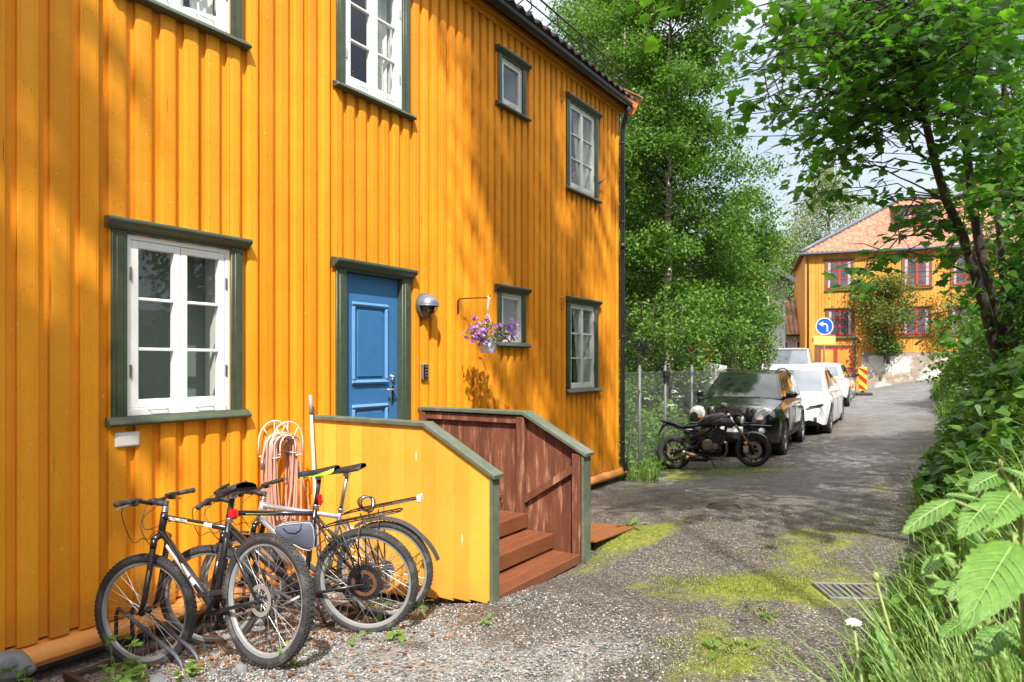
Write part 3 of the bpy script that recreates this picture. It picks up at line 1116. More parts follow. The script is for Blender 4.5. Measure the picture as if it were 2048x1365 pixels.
# door
y0, y1, z0, z1 = WIN['door']
d = MB()
xd = -.018
d.box(-.07, xd, y0 + .004, y1 - .004, z0 + .01, z1 - .004, 0, .004)
door = hb(d, 'door', MT['blue'])
door['label'] = 'blue panelled front door'
for (a, e) in ((.47, 1.26), (1.45, 2.24)):
    pn = MB()
    pa, pb = y0 + .12, y1 - .155
    q = .045
    for (s0, s1, t0, t1) in ((pa, pb, a, a + q), (pa, pb, e - q, e), (pa, pa + q, a + q, e - q), (pb - q, pb, a + q, e - q)):
        pn.box(xd + .0005, xd + .022, s0, s1, t0, t1, 0, .010)
        pn.box(xd + .0005, xd + .030, s0 + .012 * (s1 - s0 < .1), s1 - .012 * (s1 - s0 < .1), t0 + .012 * (t1 - t0 < .1), t1 - .012 * (t1 - t0 < .1), 0, .008)
    hb(pn, 'moulding', MT['bluelight'], door)
for (a, e) in ((.47, 1.26), (1.45, 2.24)):
    pn = MB()
    pa, pb = y0 + .12, y1 - .155
    pn.box(xd + .0003, xd + .011, pa + .075, pb - .075, a + .075, e - .075, 0, .009)
    hb(pn, 'raised_panel', MT['blue'], door)
hd = MB()
hd.lathe([(.001, 0), (.026, 0), (.026, .008), (.012, .010), (.011, .03), (.001, .032)], (xd, y1 - .085, 1.52), (1, 0, 0), 14)
hd.lathe([(.001, 0), (.02, 0), (.02, .02), (.001, .02)], (xd, y1 - .085, 1.49), (1, 0, 0), 12)
hd.box(xd, xd + .008, y1 - .105, y1 - .065, 1.24, 1.43, 0, .004)
hd.tube([(xd, y1 - .085, 1.39), (xd + .045, y1 - .085, 1.39), (xd + .052, y1 - .10, 1.39), (xd + .05, y1 - .20, 1.392)], .010, 8)
hb(hd, 'door_handle', MT['chrome'], door)
for zz in (.75, 2.17):
    hg = MB()
    hg.box(xd - .005, xd + .012, y0 - .004, y0 + .016, zz - .055, zz + .055, 0, .003)
    hb(hg, 'door_hinge', MT['steel'], door)
c = MB()
cs = .12
for a, e in ((y0 - cs, y0 + .004), (y1 - .004, y1 + cs)):
    c.box(-.06, .052, a, e, .2, z1 + .02, 0, .004)
    c.box(.05, .058, a + .035, e - .035, .2, z1 + .01, 0, .004)
c.box(-.06, .05, y0, y1, z1 - .002, z1 + .03, 0, .003)
cornice(c, y0 - cs - .04, y1 + cs + .05, z1 + .02, .115, .085)
hb(c, 'door_casing', MT['green'], door, auto=40)

# two louvred vents
for zz in (2.52, 5.48):
    v = MB()
    v.box(.03, .036, 8.42, 8.585, zz - .085, zz + .085, 0, .003)
    for k in range(6):
        q = zz - .066 + k * .026
        v.box(.036, .046, 8.43, 8.575, q, q + .013, 0, .002)
    hb(v, 'vent', MT['siding'])
# window arm on the upper right window
v = MB()
v.tube([(.05, 9.66, 4.47), (.10, 9.67, 4.50), (.13, 9.72, 4.56)], .013, 6)
v.box(.05, .06, 9.64, 9.68, 4.38, 4.50)
hb(v, 'window_arm', MT['galv'])
v = MB()
v.tube([(.036, 10.33, z) for z in (5.0, 1.6, .2, -.05)], .004, 5)
hb(v, 'cable', MT['siding'])

# ---------------------------------------------------------------- things fixed to the wall
t = thing('wall_lamp', 'round grey bulkhead lamp with hooded top, right of the blue door', 'wall lamp', (.03, 5.52, 2.26))
b = MB()
b.lathe([(.001, 0), (.135, 0), (.14, .012), (.135, .045), (.118, .055)], (0, 0, 0), (1, 0, 0), 28)
b.build('back_plate', pm('lamp_grey_metal', (.16, .18, .22), .4, metal=.6, var=.15), t, auto=40)
b = MB()
# upper half dome hood
b.grid(lambda u, v: (.05 + .125 * math.sin(v * PI / 2), -.122 * math.cos(u * PI) * math.cos(v * PI / 2) ** .8, .122 * math.sin(u * PI) * math.cos(v * PI / 2) ** .8), 20, 10)
b.grid(lambda u, v: (.052 + .121 * math.sin(v * PI / 2), -.118 * math.cos(u * PI) * math.cos(v * PI / 2) ** .8, -.003 + .118 * math.sin(u * PI) * math.cos(v * PI / 2) ** .8), 20, 10)
b.tube([(.05 + .128 * math.sin(a), -.125 * math.cos(a), 0) for a in np.linspace(0, PI, 15)], .006, 6)
b.build('hood', pm('lamp_hood_grey', (.22, .25, .31), .35, metal=.5), t)
b = MB()
b.grid(lambda u, v: (.05 + .115 * math.sin(v * PI / 2), -.112 * math.cos(u * PI) * math.cos(v * PI / 2) ** .8, -.112 * math.sin(u * PI) * math.cos(v * PI / 2) ** .8), 20, 8)
b.build('lamp_glass', glassm('lamp_globe_glass', (.9, .85, .75), .9, .85), t)
b = MB()
b.lathe([(.012, 0), (.016, .02), (.016, .06), (.001, .075)], (.05, 0, .0), (.25, 0, -1), 10)
b.lathe([(.018, -.03), (.018, .01)], (.05, 0, .0), (.25, 0, -1), 10)
b.build('bulb', pm('amber_bulb', (.7, .42, .08), .3), t)

t = thing('key_box', 'small grey combination key box on the wall below the round lamp', 'key box', (.03, 5.52, 1.565))
b = MB()
b.box(0, .035, -.045, .045, -.085, .085, 0, .006)
b.build('box_body', pm('key_box_grey', (.24, .23, .22), .5, metal=.5), t)
b = MB()
b.box(.0355, .039, -.038, .038, -.07, .07, 0, .002)
b.build('cover', MT['black'], t)
for k in range(4):
    b = MB()
    b.box(.039, .045, -.012, .034, -.058 + k * .032, -.04 + k * .032, 0, .003)
    b.build('dial', MT['steel'], t)

b = MB()
b.box(.003, .055, 2.36, 2.52, 1.085, 1.185, 0, .006)
b.box(.055, .058, 2.37, 2.51, 1.095, 1.175, 0, .003)
tag(b.build('junction_box', MT['offwhite']), 'small white plastic box on the wall under the big window', 'box')

# hanging flower pot on its bracket
b = MB()
b.tube([(.032, 6.12, 2.22), (.034, 6.12, 2.36), (.045, 6.12, 2.385), (.30, 6.12, 2.383), (.43, 6.12, 2.378), (.465, 6.12, 2.385), (.475, 6.12, 2.41)], .0075, 7)
b.box(.024, .034, 6.105, 6.135, 2.21, 2.37)
tag(b.build('plant_bracket', MT['rust']), 'thin rusty iron arm sticking out of the wall above the flower pot', 'bracket')
t = thing('flower_pot', 'white hanging pot of purple petunias beside the small lower window', 'hanging pot', (.44, 6.12, 1.77))
b = MB()
b.lathe([(.001, 0), (.075, 0), (.085, .01), (.098, .05), (.099, .09), (.09, .125), (.082, .135), (.088, .14), (.088, .158), (.08, .16), (.076, .14), (.001, .13)], n=24)
b.build('pot', pm('glazed_white_pot', (.74, .74, .74), .3, col2=(.45, .45, .46), c2amt=.05, c2scale=22), t, auto=40)
b = MB()
top = (0, 0, .60)
b.tube([(.0, 0, .60), (.012, 0, .63), (.02, 0, .61), (.015, 0, .585), (0, .003, .52), (0, 0, .42)], .011, 6)
for k in range(3):
    a = k * 2 * PI / 3 + .6
    b.tube([(0, 0, .45), (.03 * math.cos(a), .03 * math.sin(a), .36), (.085 * math.cos(a), .085 * math.sin(a), .15)], .0045, 5)
b.build('hanger', MT['white'], t)


def petunia_leaves(k, big):
    u = rng.normal(0, 1, (k, 3))
    u /= np.linalg.norm(u, axis=1)[:, None]
    r = rng.uniform(.35, 1, k) ** .5
    p = np.stack([u[:, 0] * .24 * r, u[:, 1] * .26 * r, .22 + u[:, 2] * .11 * r], 1)
    p[:, 2] -= 1.6 * np.maximum(0, np.hypot(p[:, 0], p[:, 1]) - .16) ** 2 * 4
    return p


k = 420
p = petunia_leaves(k, 0)
a = rng.uniform(0, 6.3, (3, k))
scatter('foliage', lv, [(0, 1, 2, 3)], p, rotmats(a[0] * .15 - .5, a[1] * .15 - .5, a[2]), rng.uniform(.035, .06, k), leafm('petunia_leaf', (.09, .17, .03), (.2, .32, .08), .3), t)
fl_v = [(0, 0, -.35)] + [((1 if i % 2 else .82) * math.cos(i * PI / 5), (1 if i % 2 else .82) * math.sin(i * PI / 5), .12) for i in range(10)]
fl_f = [(0, 1 + i, 1 + (i + 1) % 10) for i in range(10)]
k = 150
cl = np.concatenate([rng.normal((.03, -.22, .22), (.05, .07, .06), (60, 3)), rng.normal((.14, .17, .24), (.06, .08, .06), (80, 3)), rng.normal((.05, 0, .26), (.12, .1, .05), (22, 3)), rng.normal((.05, -.12, .08), (.04, .08, .04), (6, 3))])
k = len(cl)
nrm = cl - np.array([0, 0, .15])
yaw = np.arctan2(nrm[:, 1], nrm[:, 0]) + rng.normal(0, .4, k)
scatter('blossoms', fl_v, fl_f, cl, rotmats(np.zeros(k), rng.uniform(.7, 1.5, k), yaw), rng.uniform(.018, .028, k), leafm('purple_petal', (.26, .09, .44), (.55, .33, .70), .3, tcol=(1, .8, 1.2)), t)

# hose on its holder, broom handle
t = thing('hose_holder', 'white wire hose hanger screwed to the wall behind the bicycles', 'hose holder', (.03, 3.62, .92))
b = MB()
for x, k in ((.03, 1), (.20, 1)):
    arc = [(x, .15 * math.cos(a), .10 + .16 * math.sin(a)) for a in np.linspace(0, PI, 15)]
    b.tube([(x, .15, -.02)] + arc + [(x, -.15, -.02)], .005, 6)
    arc = [(x, .075 * math.cos(a), .06 + .09 * math.sin(a)) for a in np.linspace(0, PI, 11)]
    b.tube([(x, .075, -.02)] + arc + [(x, -.075, -.02)], .005, 6)
    b.tube([(x, -.15, -.02), (x, -.075, -.02)], .005, 6)
    b.tube([(x, .15, -.02), (x, .075, -.02)], .005, 6)
    for a in (.25 * PI, .5 * PI, .75 * PI):
        b.tube([(x, .075 * math.cos(a), .06 + .09 * math.sin(a)), (x, .15 * math.cos(a), .10 + .16 * math.sin(a))], .004, 5)
for yy, zz in ((.075, 0), (-.075, 0), (0, .15), (.05, .12), (-.05, .12)):
    b.tube([(.0, yy, zz), (.21, yy, zz)], .004, 5)
b.build('wire_frame', MT['white'], t)
t = thing('garden_hose', 'coiled pinkish garden hose hanging on the white wire hanger', 'hose', (.03, 3.62, .92))
b = MB()
rh = random.Random(3)
for k in range(13):
    x = .05 + .012 * k + rh.uniform(-.004, .004)
    w1, w2 = rh.uniform(.08, .13), rh.uniform(.06, .20)
    zb = -rh.uniform(.45, .82)
    pts = []
    for i in range(41):
        a = 2 * PI * i / 40
        zz = .155 + .012 * math.sin(k * 2.1)
        if math.sin(a) >= 0:
            pts.append((x, w1 * math.cos(a), .07 + (zz - .07) * math.sin(a)))
        else:
            s = -math.sin(a)
            wv = (w1 + (w2 - w1) * s) * math.cos(a)
            pts.append((x + .035 * s * math.sin(k * 1.7), wv + .03 * s * math.sin(k * 1.3), .07 + (zb - .07) * s ** .8))
    b.tube(pts[:-1], .0085, 7, 0, closed=True)
b.tube([(.06, -.10, .12), (.06, -.135, -.02), (.06, -.14, -.2), (.07, -.12, -.5), (.1, -.05, -.8)], .0095, 7)
b.tube([(.1, .1, .12), (.1, .17, -.1), (.1, .25, -.3), (.1, .30, -.5), (.1, .28, -.75), (.1, .22, -.95)], .0095, 7)
b.build('coil', pm('pink_brown_hose', (.55, .32, .24), .5, var=.15, scale=4), t)
b = MB()
b.lathe([(.013, 0), (.016, .005), (.016, .06), (.012, .065)], (.06, -.14, -.12), (0, 0, 1), 10)
b.build('hose_coupling', MT['alu'], t)
t = thing('broom', 'long white broom handle with a grey end leaning by the porch panel', 'broom', (.25, 3.93, -.24))
b = MB()
b.tube([(.0, 0, .08), (-.14, .03, 1.45)], .0125, 10)
b.build('handle', MT['offwhite'], t)
b = MB()
b.tube([(-.14, .03, 1.45), (-.155, .0335, 1.62)], .0145, 10)
b.build('grip', pm('grey_grip_plastic', (.3, .32, .36), .5), t)
b = MB()
b.box(-.03, .05, -.15, .15, .03, .09, 0, .008)
b.build('broom_head', MT['blackm'], t)
# ------------------------------------------------------------------ porch stair between two boarded sides
PY0, PY1 = 4.02, 5.49
porch = thing('porch_stair', 'brown wooden porch stair between a yellow and a brown boarded side', 'porch', (0, PY0, 0))
pb = lambda mb, name, mats, parent=None, auto=None: (setattr(mb, 'V', [(v[0], v[1] - PY0, v[2]) for v in mb.V]), mb.build(name, mats, parent or porch, auto=auto))[1]
BX, EX, ZH, ZL = 1.335, 1.955, 1.165, .845     # bend, end, height of panel at wall and at post


def topz(x):
    return ZH if x < BX else ZH + (ZL - ZH) * (x - BX) / (EX - BX)


rp_ = random.Random(2)
# near side: fresh yellow vertical boards outside
b = MB()
x = .035
while x < EX - .01:
    w = min(.158, EX - x)
    zb = -.30 + .12 * x
    b.prism([(x + .001, zb), (x + w - .001, zb), (x + w - .001, topz(x + w)), (x + .001, topz(x))] if not (x < BX < x + w) else [(x + .001, zb), (x + w - .001, zb), (x + w - .001, topz(x + w)), (BX, ZH), (x + .001, ZH)],
            lambda u, v, h: (u, h, v), PY0 + .002, PY0 + .024, 0, b=.004)
    # scalloped V-groove shadow gap: thin cover fillet every second joint
    x += w
pb(b, 'side_panel', MT['fresh'])
b = MB()
x = .035
k = 0
while x < EX - .03:
    x += .158
    if x > EX - .03:
        break
    b.box(x - .006, x + .004, PY0 - .004, PY0 + .0015, -.30 + .12 * x, topz(x) - .03, 0, .002)
pb(b, 'board_joint', MT['fresh'])
b = MB()
for x_, z_ in ((1.25, .93), (1.70, .344)):
    b.ell((x_, PY0 + .0025, z_), (.005, .003, .045), 8, 8)
pb(b, 'chipped_paint', MT['offwhite'])
# inner lining of the near side, boards of the far side
for nm, ya, yb in (('inner_lining', PY0 + .06, PY0 + .08), ('inner_lining', PY1 - .004, PY1 + .016)):
    b = MB()
    x = .035
    while x < EX - .005:
        w = min(rp_.uniform(.085, .1), EX - x)
        b.prism([(x + .0015, -.22), (x + w - .0015, -.22), (x + w - .0015, topz(x + w) - .01), (x + .0015, topz(x) - .01)], lambda u, v, h: (u, h, v), ya + rp_.uniform(-.002, .002), yb, 0, b=.004)
        x += w
    pb(b, nm, MT['stain'])
b = MB()
x = .035
while x < EX - .005:
    w = min(.158, EX - x)
    b.prism([(x + .001, -.25), (x + w - .001, -.25), (x + w - .001, topz(x + w)), (x + .001, topz(x))], lambda u, v, h: (u, h, v), PY1 + .055, PY1 + .077, 0, b=.004)
    x += w
pb(b, 'side_panel', MT['fresh'])
# posts and rails of the brown side
for x0, x1 in ((.05, .13), (1.26, 1.345), (1.86, 1.945)):
    b = MB()
    b.box(x0, x1, PY1 - .062, PY1 - .004, -.2, topz(x1) - .012, 0, .005)
    pb(b, 'post', MT['stain'])
b = MB()
b.prism([(1.345, .33), (1.86, .66), (1.86, .735), (1.345, .405)], lambda u, v, h: (u, h, v), PY1 - .05, PY1 - .0045, 0, b=.004)
pb(b, 'brace', MT['stain'])
b = MB()
b.prism([(.13, ZH - .085), (1.26, ZH - .085), (1.26, ZH - .015), (.13, ZH - .015)], lambda u, v, h: (u, h, v), PY1 - .045, PY1 - .0045, 0, b=.004)
pb(b, 'rail', MT['stain'])
# green copings and end boards
for ya, yb in ((PY0 - .022, PY0 + .1), (PY1 - .075, PY1 + .095)):
    b = MB()
    b.box(.03, BX - .001, ya, yb, ZH, ZH + .034, 0, .004)
    th = math.atan2(ZL - ZH, EX - BX)
    n_ = (-math.sin(th) * .034, math.cos(th) * .034)
    b.prism([(BX + .001, ZH), (EX + .05, topz(EX + .05)), (EX + .05 + n_[0] * .4, topz(EX + .05) + n_[1]), (BX + .001, ZH + .036)], lambda u, v, h: (u, h, v), ya, yb, 0, b=.004)
    pb(b, 'coping', MT['green2'])
    b = MB()
    b.box(EX + .001, EX + .026, ya + .012, yb - .012, -.13 if ya < 4.5 else -.2, topz(EX) - .008, 0, .004)
    pb(b, 'end_board', MT['green2'])
# deck, two steps, bottom platform
ya, yb = PY0 + .085, PY1 - .066


def planks(mb, x0, x1, z, n, th=.034):
    w = (x1 - x0) / n
    for k in range(n):
        mb.box(x0 + k * w + .002, x0 + (k + 1) * w - .002, ya, yb, z - th, z, 0, .004)


b = MB()
planks(b, .035, 1.12, .40, 8)
pb(b, 'deck', MT['tread'])
b = MB()
b.box(1.0, 1.10, ya, yb, .22, .362, 0, .003)
pb(b, 'deck_edge', MT['tread'])
for x0, x1, z in ((1.02, 1.40, .245), (1.30, 1.68, .095)):
    b = MB()
    planks(b, x0, x1 - .035, z, 3)
    b.box(x1 - .034, x1, ya, yb, z - .125, z + .003, 0, .004)
    pb(b, 'tread', MT['tread'])
b = MB()
planks(b, 1.58, 1.93, -.055, 3)
b.box(1.93, 1.955, ya, yb, -.13, -.05, 0, .004)
pb(b, 'bottom_step', MT['tread'])
b = MB()
for yy in (ya + .02, 4.7, yb - .06):
    b.prism([(.1, -.2), (1.6, -.2), (1.5, -.04), (1.25, .11), (.95, .2), (.1, .3)], lambda u, v, h: (u, h, v), yy, yy + .04)
pb(b, 'stringer', MT['dark'])

b = MB()
nn = 15
fw_ = Vector((1.83 - 1.42, 0, 0))
for k in range(nn):
    x0 = .0 + k * .048
    b.box(x0, x0 + .044, 0, .78, 0, .022, 0, .004)
    b.box(x0 + .012, x0 + .016, 0, .78, .0215, .0235, 0)
m_ = b.build('grooved_board', pm('wet_orange_brown_decking', (.24, .085, .03), .35, var=.2, stretch=(6, .7, 6), island=.1))
m_.location = (1.27, 5.72, G(1.6, 6.1) + .02)
m_.rotation_euler = (rad(-1), rad(-4), rad(-4))
tag(m_, 'flat grooved orange-brown board lying on the ground behind the porch stair', 'board')

t = thing('wheelie_bin', 'green refuse bin whose lid shows behind the brown porch side', 'bin', (.72, 6.32, G(.7, 6.3)), rad(-88))
gb = pm('dark_green_bin_plastic', (.035, .085, .06), .45)
b = MB()
b.add([(-.24, -.22, .05), (.24, -.22, .05), (.24, .22, .05), (-.24, .22, .05), (-.29, -.3, .98), (.29, -.3, .98), (.29, .3, .98), (-.29, .3, .98)], [(0, 1, 2, 3), (4, 5, 6, 7), (0, 1, 5, 4), (1, 2, 6, 5), (2, 3, 7, 6), (3, 0, 4, 7)])
b.build('bin_body', gb, t)
b = MB()
b.box(-.31, .31, -.34, .32, .985, 1.035, 0, .015)
b.box(-.25, .25, -.28, .26, 1.03, 1.06, 0, .02)
b.tube([(-.27, .34, 1.0), (.27, .34, 1.0)], .018, 8)
b.build('lid', gb, t)
for s in (-1, 1):
    b = MB()
    b.lathe([(.02, -.025), (.1, -.025), (.1, .025), (.02, .025)], (s * .27, .24, .1), (1, 0, 0), 18)
    b.build('wheel', MT['blackm'], t)
b = MB()
b.box(-.11, .12, -.09, .08, -.03, .012, 0, .012)
m_ = b.build('stone_slab', MT['stone'])
m_.location = (2.11, 4.04, -.075)
m_.rotation_euler = (.03, -.08, .2)
tag(m_, 'flat grey stone under the end of the yellow porch side', 'stone')
# ------------------------------------------------------------------ bicycles
MT['spoke'] = pm('bright_spoke_steel', (.68, .68, .68), .3, metal=.9)
MT['rimgrey'] = pm('anodised_grey_rim', (.32, .325, .33), .35, metal=.25, var=.08)
MT['discgrey'] = pm('steel_brake_disc', (.38, .36, .34), .35, metal=.4, var=.1)
MT['rimblack'] = pm('dark_rim', (.03, .03, .032), .35, metal=.4)
MT['bikeblack'] = pm('glossy_black_frame_paint', (.013, .014, .017), .25, coat=.5, var=.2)
MT['bikesilver'] = pm('silver_frame_paint', (.55, .56, .58), .32, metal=.6, var=.08)
MT['lime'] = pm('lime_green', (.42, .72, .03), .45)
MT['red'] = pm('red_reflector', (.55, .01, .012), .15, coat=.6)
MT['orange'] = pm('orange_reflector', (.8, .22, .01), .2, coat=.5)
MT['decal'] = pm('pale_decal', (.55, .54, .5), .4, var=.3, scale=40)
MT['yellow'] = pm('yellow_decal', (.75, .5, .05), .4, var=.2)


def wheel(root, c, Rr, tw, rimm, seed, name='wheel', disc=0.0, motor=False):
    c = Vector(c)
    rw = random.Random(seed)
    ax = (0, 1, 0)
    h = MB()
    h.lathe([(.001, -.05), (.012, -.05), (.012, -.035), (.024, -.034), (.024, -.028), (.014, -.024), (.014, .024), (.024, .028), (.024, .034), (.012, .035), (.012, .05), (.001, .05)], c, ax, 14)
    h.tube([c + Vector((0, -.075, 0)), c + Vector((0, .075, 0))], .006, 6)
    ri = Rr - tw * 1.05 - .006
    n = 32
    ph0 = rw.uniform(0, 6.28)
    for k in range(n):
        a = ph0 + 2 * PI * k / n
        sd = 1 if k % 2 else -1
        tw_ = .42 * (1 if (k // 2) % 2 else -1)
        hr = .115 if motor else .022
        p0 = c + Vector((hr * math.cos(a + tw_ * 1.6), sd * .028, hr * math.sin(a + tw_ * 1.6)))
        p1 = c + Vector((ri * math.cos(a), sd * .004, ri * math.sin(a)))
        h.tube([p0, p1], .0015, 4, 1, cap=False)
    w = h.build(name, [MT['blackm'] if not motor else MT['bikeblack'], MT['spoke']], root)
    t = MB()
    pr = [(Rr - tw * .5 + tw * .5 * math.cos(a), tw * .5 * math.sin(a)) for a in np.linspace(-2.35, 2.35, 13)]
    t.lathe(pr, c, ax, 72)
    nk = 76
    for k in range(nk):
        a = 2 * PI * k / nk
        for (off, da) in ((-.34, 0), (.34, 0), (-.12, .5), (.12, .5)):
            aa = a + da * 2 * PI / nk
            r0 = Rr - tw * .5 + tw * .5 * math.cos(off * 2.1)
            M = Matrix.Translation(c) @ Matrix.Rotation(-aa, 4, 'Y')
            yy = tw * .5 * math.sin(off * 2.1)
            t.box(r0 - .003, r0 + .0035, yy - .0055, yy + .0055, -.0075, .0075, 0, 0, M)
    t.build('tyre', MT['rubber'], w)
    r = MB()
    r.lathe([(ri + .016, -.012), (ri + .018, -.014), (ri, -.011), (ri - .006, 0), (ri, .011), (ri + .018, .014), (ri + .016, .012), (ri + .008, 0)], c, ax, 64, closed=True)
    r.build('rim', rimm, w, auto=40)
    if disc:
        d = MB()
        for s in (1,):
            d.lathe([(disc * .72, .040), (disc, .040), (disc, .042), (disc * .72, .042)], c, ax, 40, closed=True, sm=False)
            for k in range(6):
                a = k * PI / 3
                p0 = c + Vector((.02 * math.cos(a), .041, .02 * math.sin(a)))
                p1 = c + Vector((disc * .75 * math.cos(a + .5), .041, disc * .75 * math.sin(a + .5)))
                d.tube([p0, p1], .004, 4)
        d.build('brake_disc', MT['rust'] if motor else MT['discgrey'], w)
    if motor:
        d = MB()
        d.lathe([(.02, -.05), (.10, -.045), (.118, -.03), (.122, 0), (.118, .028), (.10, .034), (.06, .037), (.02, .05)], c, ax, 36)
        for k in range(36):
            a = k * PI / 18
            p = c + Vector((.121 * math.cos(a), 0, .121 * math.sin(a)))
            d.ell(p, .006, 6, 4)
        d.build('hub_motor', MT['bikeblack'], w, auto=50)
    return w


def bicycle(rear, front, label, fcol, seed, steer=0.0, lean=0.0, seat_up=0.0, flat_top=False, rimm='rimgrey', rear_kw=None, saddle='plain', tyre=.052, rad_=.348, forkm='bikeblack'):
    rear, front = Vector(rear), Vector(front)
    f = (front - rear)
    WB = f.length
    f.normalize()
    l = Vector((0, 0, 1)).cross(f).normalized()
    u = f.cross(l)
    Mw = Matrix(((f.x, l.x, u.x, rear.x), (f.y, l.y, u.y, rear.y), (f.z, l.z, u.z, rear.z), (0, 0, 0, 1)))
    Mw = Mw @ Matrix.Translation((0, 0, -rad_)) @ Matrix.Rotation(lean, 4, 'X') @ Matrix.Translation((0, 0, rad_))
    root = thing('bicycle', label, 'bicycle', mw=Mw, group='bicycles parked nose to the wall')
    BB = Vector((.435, 0, -.04))
    hA, hB = Vector((WB - .185, 0, .45)), Vector((WB - .228, 0, .575))
    sT = Vector((.285, 0, .41 + (.07 if flat_top else 0)))
    ST = sT + (sT - BB).normalized() * .05
    fr = MB()
    fr.tube([BB, ST], [.017] * 2, 12)
    fr.tube([hA, hB], .022, 14)
    fr.tube([hA + Vector((0, 0, .02)), (hA * .5 + BB * .5), BB], [.021, .024, .021], 14)
    fr.tube([hB + Vector((.006, 0, -.03)), sT], [.018, .0165], 12)
    fr.tube([BB + Vector((0, -.036, 0)), BB + Vector((0, .036, 0))], .023, 14)
    for s in (-1, 1):
        fr.tube([BB + Vector((-.02, s * .03, 0)), Vector((.30, s * .045, -.03)), Vector((.0, s * .062, 0))], [.0115, .011, .010], 8)
        fr.tube([sT + Vector((0, s * .02, -.02)), Vector((.17, s * .048, .26)), Vector((.0, s * .062, 0))], [.0095, .009, .009], 8)
        fr.box(-.018, .02, s * .062 - .004, s * .062 + .004, -.02, .02, 0, .003)
    fr.tube([Vector((.20, -.045, .30)), Vector((.20, .045, .30))], .008, 6)
    frame = fr.build('frame', MT[fcol], root)
    # fork and steering, turned by the steering angle about the head tube
    axd = (hB - hA).normalized()
    Ms = Matrix.Translation(hA) @ Matrix.Rotation(steer, 4, axd) @ Matrix.Translation(-hA)
    ft = lambda v: Ms @ Vector(v)
    axle = Vector((WB, 0, 0))
    fk = MB()
    for s in (-1, 1):
        dr = Vector((-.326, 0, .946))
        fk.tube([ft(axle + Vector((-.012, s * .062, 0))), ft(axle + Vector((-.03, s * .062, 0)) + dr * .06), ft(axle + Vector((-.035, s * .062, 0)) + dr * .27)], [.013, .017, .0175], 10)
        fk.tube([ft(axle + Vector((-.035, s * .062, 0)) + dr * (.27 + i * .0075)) for i in range(18)], [.020 if i % 2 else .0155 for i in range(18)], 10, 1, sm=False)
        fk.tube([ft(axle + Vector((-.035, s * .062, 0)) + dr * .40), ft(axle + Vector((-.035, s * .062, 0)) + dr * .45)], .019, 10)
    cr = axle + Vector((-.035, 0, 0)) + Vector((-.326, 0, .946)) * .445
    fk.tube([ft(cr + Vector((0, -.07, 0))), ft(cr + Vector((-.005, -.03, .018))), ft(cr + Vector((-.005, .03, .018))), ft(cr + Vector((0, .07, 0)))], .021, 10)
    fk.build('fork', [MT[forkm], MT['blackm']], root)
    wheel(root, (0, 0, 0), rad_, tyre, MT[rimm], seed, 'wheel', **(rear_kw or {}))
    wf = wheel(root, (0, 0, 0), rad_, tyre, MT[rimm], seed + 1, 'wheel')
    wf.matrix_local = Ms @ Matrix.Translation(axle)
    # stem, bar, grips, levers
    st = MB()
    top = hB + axd * .05
    barc = top + Vector((.085, 0, .03))
    st.tube([hB, top + axd * .02], .0165, 12, 0)
    for k in range(3):
        st.lathe([(.017, 0), (.0215, .002), (.0215, .009), (.017, .011)], hB + axd * (.003 + .012 * k), axd, 14, 1)
    st.tube([ft(top), ft(barc)], [.0185, .018], 12, 0)
    st.tube([ft(barc + Vector((0, -.025, 0))), ft(barc + Vector((0, .025, 0)))], .021, 12, 0)
    st.build('stem', [MT['blackm'], MT['alu']], root)
    hbm = MB()
    bp = lambda y: barc + Vector((-.03 * (abs(y) / .3) ** 1.5, y, .025 * min(1, max(0, (abs(y) - .05) / .12))))
    yy = [-.335, -.2, -.15, -.1, -.05, 0, .05, .1, .15, .2, .335]
    hbm.tube([ft(bp(y)) for y in yy], [.0115] * 4 + [.0145, .0155, .0145] + [.0115] * 4, 10)
    bar = hbm.build('handlebar', MT['black'], root)
    for s in (-1, 1):
        g_ = MB()
        pts = [ft(bp(s * (.215 + i * .0075))) for i in range(17)]
        g_.tube(pts, [.0165 if i % 2 else .015 for i in range(17)], 12)
        g_.lathe([(.001, 0), (.018, 0), (.018, .006), (.001, .008)], ft(bp(s * .337)), (ft(bp(s * .315)) - ft(bp(s * .3))).normalized(), 12)
        g_.build('grip', MT['rubber'], bar)
        v = MB()
        q = bp(s * .165)
        v.box(-.012, .02, -.017, .017, -.03, .014, 0, .004, Matrix.Translation(ft(q)))
        v.tube([ft(q + Vector((.02, 0, -.012))), ft(q + Vector((.05, s * .02, -.022))), ft(q + Vector((.045, s * .07, -.03))), ft(q + Vector((.03, s * .115, -.036)))], [.007, .006, .006, .005], 6, 1)
        v.box(-.022, .022, -.012, .024, .012, .03, 0, .005, Matrix.Translation(ft(q + Vector((0, -s * .03, -.02)))))
        v.build('brake_lever', [MT['blackm'], MT['alu'] if seed % 2 else MT['blackm']], bar)
    cb = MB()
    _t0 = cb.tube
    cb.tube = lambda pts, r, n: _t0(smooth_pts(pts), r, n)
    cb.tube([ft(bp(.16) + Vector((.03, 0, -.01))), ft(bp(.13) + Vector((.13, 0, -.05))), ft(barc + Vector((.16, .03, -.22))), ft(cr + Vector((.10, .03, .02))), ft(cr + Vector((.05, .03, -.04)))], .0028, 5)
    cb.tube([ft(bp(-.16) + Vector((.03, 0, -.01))), ft(bp(-.10) + Vector((.14, 0, -.03))), ft(barc + Vector((.10, -.02, -.16))), hB + Vector((-.06, -.03, -.06)), sT + Vector((.2, -.015, .03)), sT + Vector((.02, -.02, .0))], .0026, 5)
    cb.tube([ft(bp(-.14) + Vector((.03, 0, -.02))), ft(bp(-.06) + Vector((.15, 0, -.10))), ft(barc + Vector((.05, .04, -.22))), hA + Vector((-.06, .03, .0)), BB + Vector((.12, .03, .1)), BB], .0026, 5)
    cb.build('cable', MT['blackm'], root)
